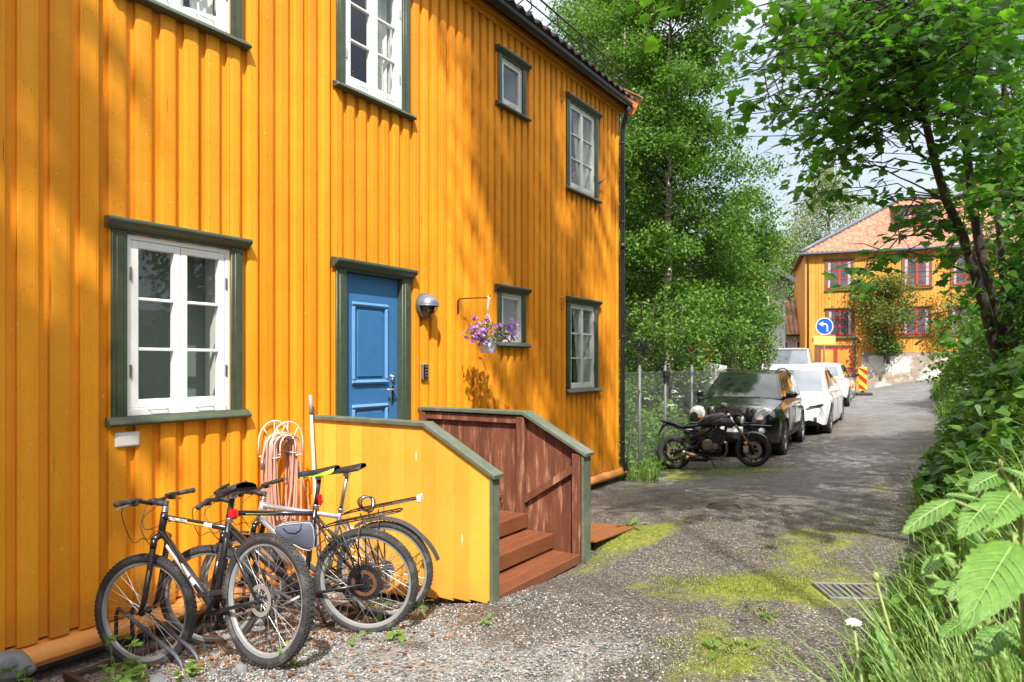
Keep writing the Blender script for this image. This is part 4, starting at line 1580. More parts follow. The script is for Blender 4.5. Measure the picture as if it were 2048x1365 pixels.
    # seat post and saddle
    sd = (ST - BB).normalized()
    S1 = ST + sd * (.15 + seat_up)
    sp = MB()
    sp.tube([ST - sd * .01, S1], .0138, 12, 0)
    sp.lathe([(.018, -.02), (.021, -.015), (.021, .008), (.018, .012)], ST, sd, 12, 1)
    sp.tube([ST + Vector((-.03, -.02, 0)), ST + Vector((-.035, .03, .002))], .005, 6, 1)
    sp.tube([S1 + Vector((-.09, .02, .03)), S1 + Vector((.1, .018, .025))], .0035, 5, 1)
    sp.tube([S1 + Vector((-.09, -.02, .03)), S1 + Vector((.1, -.018, .025))], .0035, 5, 1)
    sp.box(S1.x - .02, S1.x + .02, -.025, .025, S1.z + .0, S1.z + .03, 1, .005)
    sp.build('seat_post', [MT['alu'] if fcol == 'bikesilver' else MT['blackm'], MT['steel']], root)
    wide = {'plain': .085, 'sport': .068, 'black': .075}[saddle]
    sa = MB()

    def sadf(a, bq, off=0.0):
        t = a                                      # 0 rear .. 1 nose
        hw = wide * (1 - sstep(.25, .75, np.array(t)) * .78) * math.sqrt(max(0.02, 1 - max(0, (t - .92) / .08) ** 2 * .9)) * (1 if t > .06 else .8 + .2 * t / .06)
        ang = (bq - .5) * PI * 1.15
        x = S1.x - .13 + t * .27
        z = S1.z + .045 + .018 * (1 - t) ** 2 + .012 * max(0, t - .8) * 0 + .035 * (math.cos(ang) - .45) * (1 if t > .04 else .7)
        return (x, float(hw) * math.sin(ang) / math.sin(.575 * PI) * (1 if abs(ang) < PI / 2 else 1), z)
    sa.grid(lambda a, bq: sadf(a, bq), 18, 12)
    sa.grid(lambda a, bq: (lambda p0, p1: tuple(p0[i] * (1 - bq) + p1[i] * bq for i in range(3)))(sadf(a, 0), sadf(a, 1)), 18, 2)
    sad = sa.build('saddle', MT['blackm'] if saddle != 'sport' else MT['blackm'], root)
    if saddle == 'sport':
        for s in (0, 1):
            q = MB()
            q.grid(lambda a, bq: (lambda p: (p[0], p[1] * 1.04, p[2] + .002))(sadf(.0 + a * .55, (.02 + .2 * bq * (1 - .75 * a)) if s == 0 else 1 - (.02 + .2 * bq * (1 - .75 * a)))), 12, 4)
            q.build('saddle_stripe', MT['lime'], sad)
        for s in (0, 1):
            q = MB()
            q.tube([(lambda p: (p[0], p[1] * 1.03, p[2]))(sadf(.05 + a * .9, 0.03 if s == 0 else .97)) for a in np.linspace(0, 1, 12)], .004, 5)
            q.build('saddle_edge', MT['lime'], sad)
    # cranks, chain ring, chain, pedals, derailleur (drive side is -y)
    ck = MB()
    for r_, yy in ((.083, -.052), (.062, -.046)):
        ck.lathe([(r_ * .78, yy - .0015), (r_, yy - .0015), (r_, yy + .0015), (r_ * .78, yy + .0015)], BB, (0, 1, 0), 36, 0, False, closed=True)
    for k in range(5):
        a = k * 2 * PI / 5
        ck.tube([BB + Vector((0, -.05, 0)), BB + Vector((.066 * math.cos(a), -.05, .066 * math.sin(a)))], .007, 5)
    ca = rw_a = {11: 2.45, 21: -.35, 31: .6}.get(seed, .5)
    for s in (-1, 1):
        dv = Vector((math.cos(ca), 0, math.sin(ca))) * (.17 * s)
        ck.tube([BB + Vector((0, s * .06, 0)), BB + Vector((dv.x, s * .072, dv.z))], [.013, .010], 8, 1)
    crank = ck.build('crank', [MT['blackm'], MT['alu'] if seed != 11 else MT['blackm']], root)
    for s in (-1, 1):
        dv = Vector((math.cos(ca), 0, math.sin(ca))) * (.17 * s)
        p = MB()
        M = Matrix.Translation(BB + Vector((dv.x, s * .125, dv.z)))
        p.box(-.045, .045, -.045, -.036, -.012, .012, 0, .003, M)
        p.box(-.045, .045, .036, .045, -.012, .012, 0, .003, M)
        p.box(-.05, -.04, -.045, .045, -.012, .012, 0, .003, M)
        p.box(.04, .05, -.045, .045, -.012, .012, 0, .003, M)
        p.box(-.016, .016, -.04, .04, -.011, .011, 0, .003, M)
        for k in range(6):
            p.box(-.045 + k * .016, -.038 + k * .016, -.046, .046, .011, .016, 0, 0, M)
        p.build('pedal', MT['blackm'], crank)
        if seed == 21 and s == 1:
            q = MB()
            q.box(.051, .057, -.025, .025, -.009, .009, 0, .003, M)
            q.build('pedal_reflector', MT['orange'], crank)
    ch = MB()
    for z in (1, -1):
        ch.tube([BB + Vector((0, -.05, .08 * z)), Vector((.0, -.045, .04 * z if z > 0 else -.09))], .0035, 4)
    ch.build('chain', MT['rust'], root)
    cs = MB()
    for k in range(7):
        r_ = .026 + .006 * k
        cs.lathe([(r_ - .008, -.032 - .0 - (6 - k) * .0035), (r_, -.032 - (6 - k) * .0035), (r_, -.0305 - (6 - k) * .0035), (r_ - .008, -.0305 - (6 - k) * .0035)], (0, 0, 0), (0, 1, 0), 24, 0, False, closed=True)
    cs.box(-.012, .03, -.06, -.045, -.11, -.02, 0, .005)
    cs.lathe([(.005, -.006), (.02, -.006), (.02, .006), (.005, .006)], (.01, -.05, -.13), (0, 1, 0), 12)
    cs.build('cassette', MT['alu'], root)
    return root, dict(WB=WB, BB=BB, hA=hA, hB=hB, sT=sT, ST=ST, S1=S1, barc=barc, ft=ft, cr=cr, axle=axle, bp=bp)


# 1: black mountain bike, nearest
r1, k1 = bicycle((1.65, 2.32, .375), (.575, 2.25, .12), 'black mountain bike with yellow and white decals, nearest and leftmost of the three', 'bikeblack', 11, steer=rad(20), lean=rad(6), saddle='plain', seat_up=-.03, rear_kw=dict(disc=.085), tyre=.056)
# decals on the left... both sides of the down tube and the top tube
for s in (-1, 1):
    dv = (k1['BB'] - k1['hA'])
    d = MB()
    for (t0, t1, m_) in ((.16, .58, 0), (.60, .68, 0)):
        p0, p1 = k1['hA'] + dv * t0, k1['hA'] + dv * t1
        n_ = dv.normalized().cross(Vector((0, 1, 0)))
        d.grid(lambda u, v: (p0 + (p1 - p0) * u + Vector((0, s, 0)) * (.0245 * math.cos((v - .5) * 1.7)) + n_ * (.0245 * math.sin((v - .5) * 1.7))), 6, 6)
    d.build('frame_decal', MT['decal'], r1)
    tv_ = (k1['sT'] - k1['hB'] - Vector((.006, 0, -.03)))
    h0 = k1['hB'] + Vector((.006, 0, -.03))
    n_ = tv_.normalized().cross(Vector((0, 1, 0)))
    for nm, t0, t1, mm, v0, v1 in (('frame_stripe', .42, .68, 'yellow', -.9, .1), ('frame_stripe', .68, .8, 'white', -.8, .8)):
        d = MB()
        p0, p1 = h0 + tv_ * t0, h0 + tv_ * t1
        d.grid(lambda u, v: (p0 + (p1 - p0) * u + Vector((0, s, 0)) * (.019 * math.cos(v0 + (v1 - v0) * v)) - n_ * (.019 * math.sin(v0 + (v1 - v0) * v)) * (1 if s else 1)), 6, 5)
        d.build(nm, MT[mm], r1)
    # name along the top tube
    xdir = -tv_.normalized() if s < 0 else tv_.normalized()
    zdir = Vector((0, s, 0))
    xd_ = xdir
    yd_ = zdir.cross(xd_)
    c_ = h0 + tv_ * .27 + zdir * .0186 + Vector((0, 0, .002))
    text_mesh('lettering', 'YELLOWSTONE', .026, Matrix(((xd_.x, yd_.x, zdir.x, c_.x), (xd_.y, yd_.y, zdir.y, c_.y), (xd_.z, yd_.z, zdir.z, c_.z), (0, 0, 0, 1))), MT['white'], r1)
b = MB()
S = k1['ST']
b.box(S.x - .055, S.x - .02, -.028, .028, S.z + .0, S.z + .055, 0, .01)
b.build('rear_reflector', MT['red'], r1)

# 2: black e-bike with hub motor, frame bag and neon saddle
r2, k2 = bicycle((1.53, 3.22, .225), (.57, 2.73, .085), 'black electric bicycle with rear hub motor, grey frame bag and neon-edged saddle, in the middle', 'bikeblack', 21, steer=rad(4), lean=rad(-2), saddle='sport', seat_up=.03, flat_top=True, rear_kw=dict(disc=.085, motor=True), tyre=.05)
d = MB()
p0 = k2['hB'] + Vector((.006, 0, -.03))
tv_ = k2['sT'] - p0
for s in (-1, 1):
    d.grid(lambda u, v: p0 + tv_ * (.2 + .45 * u) + Vector((0, s * .0195, .004 * (v - .5) * (1 - u))), 6, 2)
d.build('frame_stripe', MT['lime'], r2)
# bag in the frame triangle
b = MB()
c0 = k2['sT'] + Vector((-.005, 0, -.035))
poly = [(.03, -.02), (.10, -.012), (.22, -.012), (.27, -.02), (.285, -.05), (.27, -.085), (.2, -.125), (.11, -.185), (.06, -.20), (.03, -.18), (.018, -.12), (.018, -.05)]
b.prism(poly, lambda u, v, h: (c0.x + u, h, c0.z + v), -.032, .032, 0, True, None, .012)
bag = b.build('frame_bag', pm('grey_blue_bag_cloth', (.10, .11, .16), .8, var=.15, bump=.2, bscale=200), r2, auto=60)
b = MB()
for s in (-1, 1):
    b.tube([(c0.x + p[0] * 1.0, s * .028, c0.z + p[1]) for p in poly], .003, 5, 0, closed=True)
b.build('piping', pm('pale_grey_piping', (.5, .5, .52), .6), bag)
b = MB()
for s in (-1, 1):
    b.tube([(c0.x + x, s * .034, c0.z + z) for x, z in ((.09, -.015), (.10, -.055), (.14, -.075), (.19, -.065), (.22, -.03))], .004, 5)
b.build('flap_edge', MT['blackm'], bag)
b = MB()
S = k2['ST']
b.box(S.x - .05, S.x - .022, -.018, .018, S.z + .005, S.z + .075, 0, .008)
b.build('rear_reflector', MT['red'], r2)
b = MB()
Q = k2['barc']
b.box(-.045, .045, -.06, .03, -.0, .018, 0, .006, Matrix.Translation(Q + Vector((-.02, 0, .05))) @ Matrix.Rotation(.5, 4, 'Y'))
b.tube([Q, Q + Vector((-.015, 0, .05))], .012, 8)
b.build('display', MT['blackm'], r2)


def rack_and_guard(root, kk, up=0.0, m='black', rear_guard=True, front_guard=False, lampbox=False):
    b = MB()
    z0 = .40 + up
    for s in (-1, 1):
        b.tube([(.02, s * .075, .02), (.0, s * .075, .2), (-.03, s * .06, z0)], .005, 6)
        b.tube([(.02, s * .075, .02), (.10, s * .07, z0 - .01)], .005, 6)
        b.tube([(.26, s * .025, z0 - .02), (.16, s * .055, z0), (-.28, s * .055, z0 + .04), (-.30, s * .03, z0 + .04)], .005, 6)
    b.tube([(-.30, -.03, z0 + .04), (-.30, .03, z0 + .04)], .005, 6)
    b.tube([(.2, 0, z0), (-.3, 0, z0 + .04)], .004, 6)
    for x in (.12, .0, -.12, -.24):
        b.tube([(x, -.055, z0 + .004 + (.16 - x) * .09), (x, .055, z0 + .004 + (.16 - x) * .09)], .004, 6)
    rk = b.build('luggage_rack', MT[m], root)
    if lampbox:
        b = MB()
        b.box(-.335, -.303, -.045, .045, z0 + .015, z0 + .065, 0, .008)
        b.build('rack_reflector', pm('clear_reflector', (.6, .6, .58), .15), rk)
    if rear_guard:
        b = MB()
        b.grid(lambda u, v: (lambda a, yy, rr_: (rr_ * math.cos(a), yy, rr_ * math.sin(a)))(rad(62) + u * rad(112), (v - .5) * .062, .385 - .018 * abs(v - .5) * 2 + .10 * max(0, u - .72)), 24, 6)
        b.grid(lambda u, v: (lambda a, yy, rr_: (rr_ * math.cos(a), yy, rr_ * math.sin(a)))(rad(62) + u * rad(112), (v - .5) * .062, .382 - .018 * abs(v - .5) * 2 + .10 * max(0, u - .72)), 24, 6)
        b.build('rear_mudguard', pm('grey_mudguard_plastic', (.05, .05, .055), .4), root)
    if front_guard:
        b = MB()
        A = kk['axle']
        b.grid(lambda u, v: kk['ft'](A + Vector((.375 * math.cos(rad(70) + u * rad(95)), (v - .5) * .06, .375 * math.sin(rad(70) + u * rad(95)) - .015 * abs(v - .5)))), 20, 6)
        b.grid(lambda u, v: kk['ft'](A + Vector((.378 * math.cos(rad(70) + u * rad(95)), (v - .5) * .06, .378 * math.sin(rad(70) + u * rad(95)) - .015 * abs(v - .5)))), 20, 6)
        b.build('front_mudguard', pm('grey_front_mudguard', (.12, .12, .13), .4), root)


rack_and_guard(r2, k2, rear_guard=False)
# bundle of cable and lock hanging at the e-bike rack
b = MB()
rr = random.Random(4)
for k in range(5):
    c_ = Vector((.14 + rr.uniform(-.06, .06), .05 + .012 * k, .26 + rr.uniform(-.05, .06)))
    b.tube([c_ + Vector(((.05 + .01 * k) * math.cos(a), .012 * math.sin(3 * a), (.06 + .008 * k) * math.sin(a))) for a in np.linspace(0, 2 * PI, 20)[:-1]], .004, 6, 0, closed=True)
for k in range(6):
    b.tube([(.22 - .03 * k, .05, .33), (.2 - .05 * k, .07, .2), (.1 - .02 * k, .06, .12), (.03, .055, .02)], .003, 5)
b.build('motor_cable', MT['blackm'], r2)

# 3: silver bike
r3, k3 = bicycle((1.375, 3.55, .185), (.42, 3.08, .055), 'silver bicycle with rear rack and mudguards, farthest of the three, next to the porch', 'bikesilver', 31, steer=rad(-4), lean=rad(-1), saddle='black', seat_up=.10, tyre=.044)
rack_and_guard(r3, k3, up=.045, front_guard=True, lampbox=True)
b = MB()
for k in range(3):
    b.tube([Vector((.06 + .05 * math.cos(a) + .012 * k, .02 * math.sin(2 * a), .475 + .055 * math.sin(a) + .005 * k)) for a in np.linspace(0, 2 * PI, 18)[:-1]], .005, 6, k % 2, closed=True)
b.build('cable_lock', [MT['blackm'], MT['steel']], r3)

# steel rack that the front wheels stand in
MT['rackgrey'] = pm('painted_grey_rack_tube', (.07, .08, .10), .5, metal=.3, var=.2, col2=(.12, .06, .03), c2amt=.15, c2scale=12)
t = thing('bicycle_rack', 'low grey tube rack on the ground holding the front wheels of the bicycles', 'bicycle rack', (.45, 2.3, -.22))
for k in range(2):
    b = MB()
    for yy in (-.05, .05):
        y_ = k * .93 + yy
        b.tube([(.62, y_, .03), (.56, y_, .13), (.50, y_, .165), (-.08, y_, .30), (-.14, y_, .31), (-.17, y_, .26), (-.17, y_, .0)], .0125, 8)
    b.build('wheel_hoop', MT['rackgrey'], t)
b = MB()
b.box(.60, .64, -.35, 1.4, .01, .045, 0, .004)
b.box(-.19, -.15, -.35, 1.4, -.05, -.015, 0, .004)
for yy in (-.34, 1.38):
    b.box(-.19, .64, yy - .018, yy + .018, -.03, .012, 0, .004)
b.build('base_rail', pm('dark_rusted_rail', (.06, .035, .025), .8, var=.4), t)
# ------------------------------------------------------------------ vehicles
def carpaint(name, col, coat=1.0, metal=0.0, rough=.3):
    return pm(name, col, rough, metal, var=.04, scale=3, coat=coat)


MT['carblack'] = carpaint('black_car_paint', (.006, .006, .007), 1.0, 0, .25)
MT['carwhite'] = carpaint('white_car_paint', (.72, .73, .74), 1.0, 0, .3)
MT['cladding'] = pm('grey_lower_cladding', (.05, .05, .052), .5, var=.15)
MT['carglass'] = pm('tinted_car_glass', (.012, .016, .015), .03, var=.05, spec=.8, coat=1.0)
MT['carglasspale'] = pm('pale_reflecting_car_glass', (.12, .14, .16), .06, var=.2, scale=2, spec=.8, coat=1.0)
MT['lens'] = pm('clear_headlamp_lens', (.62, .63, .64), .12, metal=.0, var=.45, scale=14, coat=1.0)
MT['amber'] = pm('amber_lamp', (.62, .25, .10), .15, coat=.7)
MT['tyre'] = pm('car_tyre', (.022, .022, .022), .85, var=.2)


def lerp(a, b, t):
    return a + (b - a) * t


def poly_at(pts, x):
    """piecewise-linear y(x); pts sorted by descending x (front to rear)"""
    if x >= pts[0][0]:
        return pts[0][1]
    for (x0, y0_), (x1, y1_) in zip(pts, pts[1:]):
        if x1 <= x <= x0:
            t = (x0 - x) / max(1e-6, x0 - x1)
            t = t * t * (3 - 2 * t) * .5 + t * .5
            return y0_ + (y1_ - y0_) * t
    return pts[-1][1]


def car_wheel(root, c, rw, ww, side, spokes=5, rimc='alu'):
    w = MB()
    ax = (0, side, 0)
    w.lathe([(rw * .62, -ww / 2), (rw * .93, -ww / 2), (rw, -ww / 2 + .03), (rw, ww / 2 - .03), (rw * .93, ww / 2), (rw * .68, ww / 2 + .004), (rw * .66, ww / 2 - .02)], c, ax, 40)
    wo = w.build('wheel', MT['tyre'], root, auto=40)
    r = MB()
    r.lathe([(rw * .67, ww / 2 - .005), (rw * .64, ww / 2 + .002), (rw * .60, ww / 2 - .03), (rw * .58, -ww * .2), (.001, -ww * .2)], c, ax, 36)
    cv = Vector(c)
    for k in range(spokes):
        a = 2 * PI * k / spokes + .3
        d = Vector((math.cos(a), 0, math.sin(a)))
        q = Vector((-math.sin(a), 0, math.cos(a)))
        o = cv + Vector((0, side * (ww / 2 - .02), 0))
        r.add([o + d * .03 + q * .03, o + d * .03 - q * .03, o + d * rw * .62 - q * .045, o + d * rw * .62 + q * .045] + [p - Vector((0, side * .03, 0)) for p in (o + d * .03 + q * .03, o + d * .03 - q * .03, o + d * rw * .62 - q * .045, o + d * rw * .62 + q * .045)],
              [(0, 1, 2, 3), (4, 5, 6, 7), (0, 1, 5, 4), (1, 2, 6, 5), (2, 3, 7, 6), (3, 0, 4, 7)])
    r.lathe([(.055, ww / 2 - .03), (.05, ww / 2 - .008), (.001, ww / 2 - .004)], c, ax, 16)
    r.build('rim', MT[rimc], wo)
    d = MB()
    d.lathe([(.05, -.01), (rw * .5, -.01), (rw * .5, .005), (.05, .005)], c, ax, 28)
    d.build('brake_disc', MT['steel'], wo)


def car(name, label, cat, loc, rz, sp):
    t = thing(name, label, cat, loc, rz)
    P = sp
    xs = sorted(set([P['xF'] - P['L'] * i / 44 for i in range(45)] + [xc + s * r_ for xc in (0, -P['WB']) for r_, ss in ((P['ra'], 1), (P['ra'] * .92, 1), (P['ra'] * .7, 1), (P['ra'] * .4, 1)) for s in (-1, 1)] + [0, -P['WB']]), reverse=True)
    xs = [x for x in xs if P['xF'] >= x >= P['xF'] - P['L']]

    def zarch(x):
        z = -1
        for xc in (0, -P['WB']):
            d = abs(x - xc)
            if d < P['ra']:
                z = max(z, P['rw'] + math.sqrt(P['ra'] ** 2 - d * d) * 1.0)
        return z

    def sect(x):
        w = poly_at(P['plan'], x)
        zb = poly_at(P['low'], x)
        zt = poly_at(P['top'], x)
        zs = poly_at(P['shoulder'], x)
        za = zarch(x)
        fl = .018 if za > 0 else 0
        zb2 = max(zb, za)
        pts = [(0, zb2), (w * .80, zb2), (w * .965 + fl, max(zb + .03, za)), (w * .99 + fl, max(zb + .16, za + .012)), (w * 1.0, max(lerp(zb, zs, .55), za + .05)), (w * .995, max(zs - .10, za + .08)), (w * .972, max(zs, za + .1)), (w * .90, max(lerp(zs, zt, .75), za + .11)), (w * .70, zt), (w * .35, zt + P['crown'] * .75), (0, zt + P['crown'])]
        for i in range(2, len(pts)):
            if pts[i][1] < pts[i - 1][1] + .001:
                pts[i] = (pts[i][0], pts[i - 1][1] + .001)
        return pts
    b = MB()
    S_ = [sect(x) for x in xs]
    m = len(S_[0])
    vs, fs, mi = [], [], []
    for x, s in zip(xs, S_):
        for (y, z) in s:
            vs.append((x, y, z))
        for (y, z) in s[-2:0:-1]:
            vs.append((x, -y, z))
    n = 2 * m - 2
    for i in range(len(xs) - 1):
        for k in range(n):
            l = (k + 1) % n
            fs.append((i * n + k, i * n + l, (i + 1) * n + l, (i + 1) * n + k))
            kk = min(k, n - 1 - k)
            zmid = (vs[i * n + k][2] + vs[i * n + l][2]) / 2
            b.I.append(1 if (kk < 2 or (P.get('clad') and kk < 3)) else 0)
            b.S.append(True)
    fs.append(tuple(range(n)))
    fs.append(tuple(range((len(xs) - 1) * n, len(xs) * n))[::-1])
    b.I += [0, 0]
    b.S += [False, False]
    b.V, b.F = vs, fs
    b.build('body', [MT[P['paint']], MT['cladding'] if P.get('clad') else MT['blackm']], t, auto=42)
    # cabin
    xA, zA, xB, zB_, xC, zC, xD, zD = P['cab']
    wb, wr = P['wb'], P['wr']

    def hw(tt, a=0):
        return lerp(wb, wr, tt ** 1.15) * (1 - P['taper'] * a * a - .035 * (1 - a) ** 3)

    def xf(tt): return lerp(xA, xB, tt) + .03 * math.sin(PI * tt)
    def xr(tt): return lerp(xD, xC, tt) - .04 * math.sin(PI * tt)

    def zz(tt, a=0.5):
        return lerp(lerp(zA, zD, a), lerp(zB_, zC, a) + .035 * math.sin(PI * min(1, max(0, a))), tt)
    off = lambda k: k

    def front(bb, tt, o=0.0):
        return (xf(tt) + .13 * (1 - bb * bb) * (1 - .35 * tt) + o, bb * (hw(tt, 0) + o * .0), zz(tt, 0) + .012 * (1 - bb * bb) * tt + o * .4)

    def rear(bb, tt, o=0.0):
        return (xr(tt) - .08 * (1 - bb * bb) - o, bb * hw(tt, 1), zz(tt, 1) + .012 * (1 - bb * bb) * tt + o * .3)

    def side(a, tt, s, o=0.0):
        return (lerp(xf(tt), xr(tt), a), s * (hw(tt, a) + o), zz(tt, a) + o * .3)
    c = MB()
    c.grid(lambda u, v: front(2 * u - 1, v), 14, 8)
    c.grid(lambda u, v: rear(2 * u - 1, v), 14, 8)
    for s in (-1, 1):
        c.grid(lambda u, v: side(u, v, s), 20, 8)

    def roof(u, v):
        bb = 2 * v - 1
        p0, p1 = front(bb, 1), rear(bb, 1)
        x = lerp(p0[0], p1[0], u)
        h = hw(1, u)
        return (x, bb * h, zz(1, u) + .045 * (1 - bb ** 4) * min(1, 6 * u + .25) * min(1, 6 * (1 - u) + .25))
    c.grid(roof, 16, 14)
    cab = c.build('cabin', MT[P['paint']], t)
    g = MB()
    g.grid(lambda u, v: front((2 * u - 1) * .93, .04 + .90 * v, .006), 14, 8)
    g.build('windscreen', MT[P.get('glassF', 'carglass')], t)
    g = MB()
    g.grid(lambda u, v: rear((2 * u - 1) * .86, .16 + .74 * v, .006), 14, 8)
    g.build('rear_window', MT['carglasspale' if P.get('pale_rear') else 'carglass'], t)
    for s in (-1, 1):
        for (a0, a1) in P['sidewin']:
            g = MB()
            g.grid(lambda u, v: side(lerp(a0, a1, u), .06 + .83 * v * (1 - P.get('tailcut', .0) * max(0, lerp(a0, a1, u) - .7)), s, .006), 8, 6)
            g.build('side_window', MT['carglass'], t)
            # window surround
        mo = MB()
        a0, a1 = P['sidewin'][0][0], P['sidewin'][-1][1]
        mo.tube([side(lerp(a0, a1, u), .03, s, .008) for u in np.linspace(0, 1, 14)], .008, 5)
        mo.build('window_trim', MT['blackm'], t)
        # mirror
        q = Vector(side(.06, .02, s))
        mr = MB()
        mr.ell((q.x + .03, q.y + s * .17, q.z + .08), (.075, .115, .075), 12, 8)
        mr.box(q.x - .03, q.x + .05, min(q.y, q.y + s * .12), max(q.y, q.y + s * .12), q.z - .01, q.z + .045, 0, .01)
        mr.build('mirror', MT[P['paint']] if not P.get('blackmirror') else MT['black'], t)
        # door seams, handles
        for k, (x, z) in enumerate(P['handles']):
            h = MB()
            w = poly_at(P['plan'], x)
            h.box(x - .09, x + .09, s * (w * .985), s * (w * 1.0 + .018), z - .014, z + .014, 0, .008)
            h.build('door_handle', MT[P['paint']], t)
        sm = MB()
        for x in P['seams']:
            w = poly_at(P['plan'], x)
            zb, zs = poly_at(P['low'], x), poly_at(P['shoulder'], x)
            sm.tube([(x, s * (w * .99 + .0005), zb + .2), (x, s * (w + .0008), lerp(zb, zs, .55)), (x, s * (w * .995 + .001), zs - .1), (x, s * (w * .972 + .001), zs)], .004, 4)
        sm.build('door_seam', MT['black'], t)
    for xc in (0, -P['WB']):
        for s in (-1, 1):
            car_wheel(t, (xc, s * (poly_at(P['plan'], xc) - .115), P['rw']), P['rw'], .225, s, P.get('spokes', 5), P.get('rimc', 'alu'))
            aw = MB()
            w = poly_at(P['plan'], xc)
            aw.lathe([(P['ra'] * .99, -.32), (P['ra'] * .99, -.03)], (xc, s * w, P['rw']), (0, s, 0), 24, a0=-PI / 2, a1=PI / 2)
            aw.lathe([(P['ra'] * .98, -.32), (.02, -.32)], (xc, s * w, P['rw']), (0, s, 0), 24)
            aw.build('wheel_well', MT['blackm'], t)
    return t, dict(front=front, rear=rear, side=side, roof=roof)


def lamp_patch(t, name, poly, cx, cy, cz, ang, depth, m, inner=None, b=.02):
    """outline poly (across, up) extruded forward, turned by ang about z so that it wraps the corner"""
    M = Matrix.Translation((cx, cy, cz)) @ Matrix.Rotation(ang, 4, 'Z')
    q = MB()
    q.prism(poly, lambda u, v, h: (h - .12 * abs(u), u, v), -.15, depth, 0, True, M, b)
    return q.build(name, m, t, auto=50)


# ---- black SUV
zg = G(1.0, 14.1)
blk = dict(L=4.32, xF=.86, WB=2.63, rw=.345, ra=.405, crown=.03, paint='carblack', clad=True,
           plan=[(.86, .62), (.80, .76), (.62, .87), (.2, .905), (-2.7, .905), (-3.2, .86), (-3.46, .74)],
           low=[(.86, .36), (.6, .27), (-.5, .30), (-2.2, .30), (-3.2, .34), (-3.46, .42)],
           top=[(.86, .70), (.83, .84), (.74, .955), (.4, 1.02), (-.35, 1.11), (-.6, 1.12), (-3.2, 1.1), (-3.46, 1.0)],
           shoulder=[(.86, .62), (.74, .82), (.2, .93), (-.4, .98), (-3.0, 1.02), (-3.46, .95)],
           cab=(-.30, 1.10, -1.02, 1.60, -2.95, 1.60, -3.40, 1.08), wb=.80, wr=.62, taper=.05, sidewin=[(.09, .36), (.385, .63), (.66, .9)], handles=[(-1.15, .92), (-2.1, .94)], seams=[-.45, -1.35, -2.25], rimc='alu', spokes=6)
zf = G(1.0, 14.1)
suv, kf = car('black_suv', 'shiny black sport utility vehicle parked behind the motorcycle, facing the camera', 'car', (1.00, 14.12, zf), rad(-90 + 3.5), blk)
for s in (-1, 1):
    lamp_patch(suv, 'headlight', [(-.15, -.10), (-.05, -.115), (.14, -.11), (.20, -.06), (.21, .03), (.13, .10), (.02, .13), (-.09, .09), (-.15, .0)] if s > 0 else [(-.21, .03), (-.20, -.06), (-.14, -.11), (.05, -.115), (.15, -.10), (.15, 0), (.09, .09), (-.02, .13), (-.13, .10)], .775, s * .615, .85, s * .42, .045, MT['lens'])
    q = MB()
    for (yy, zz_, r_) in ((.0, .02, .055), (.085, .025, .045)):
        q.lathe([(.001, 0), (r_, .0), (r_, .01), (r_ * .7, .015), (.001, .012)], (.775 - .12 * yy, s * (.58 + yy), .86 + zz_ - .02), (1, s * .3, 0), 18)
    q.build('reflector', MT['chrome'], suv)
    lamp_patch(suv, 'indicator', [(-.13, -.02), (.14, -.02), (.17, .02), (-.14, .015)], .785, s * .62, .762, s * .42, .046, MT['amber'], b=.008)
    q = MB()
    q.lathe([(.001, .02), (.045, .02), (.062, .012), (.066, -.04)], (.845, s * .60, .545), (1, s * .25, 0), 20, 0)
    q.build('fog_lamp', MT['lens'], suv)
    q = MB()
    q.lathe([(.068, -.03), (.085, .01), (.068, .02)], (.845, s * .60, .545), (1, s * .25, 0), 20, 0)
    q.build('fog_lamp_surround', MT['blackm'], suv)
    q = MB()
    ro = [kf['roof'](u, .5 + s * .45) for u in np.linspace(.06, .95, 12)]
    q.tube([(p[0], p[1], p[2] + (.05 if 0 < i < 11 else -.0)) for i, p in enumerate(ro)], .017, 8)
    q.build('roof_rail', MT['black'], suv)
q = MB()
q.box(.845, .90, -.40, .40, .675, .70, 0, .01)
for z in (.725, .765, .80):
    q.box(.80, .855, -.36, .36, z, z + .022, 0, .006)
q.build('grille', MT['black'], suv)
q = MB()
q.prism([(-.43, .86), (.43, .86), (.36, .70), (-.36, .70)], lambda u, v, h: (h - .12 * (v - .7), u, v), .80, .868)
q.build('grille_frame', MT['blackm'], suv)
for s in (-1, 1):
    q = MB()
    q.prism([(s * .30, .99), (s * .46, .97), (s * .40, .66), (s * .30, .66)], lambda u, v, h: (h - .28 * max(0, v - .78), u, v), .80, .895, 0, True, None, .02)
    q.build('nose_rib', MT['carblack'], suv)
q = MB()
q.box(.84, .90, -.78, .78, .64, .665, 0, .012)
q.build('bumper_line', MT['carblack'], suv)
q = MB()
q.box(.84, .885, -.45, .45, .36, .5, 0, .02)
q.build('bumper_intake', MT['blackm'], suv)
q = MB()
for s in (-1, 1):
    q.tube([kf['front'](s * .5 + x, .05, .02) for x in np.linspace(0, -.5 * s - .05, 8)], .008, 5)
q.build('wiper', MT['blackm'], suv)
q = MB()
q.box(.87, .885, -.26, .26, .50, .61, 0, .004)
q.build('number_plate', MT['offwhite'], suv)

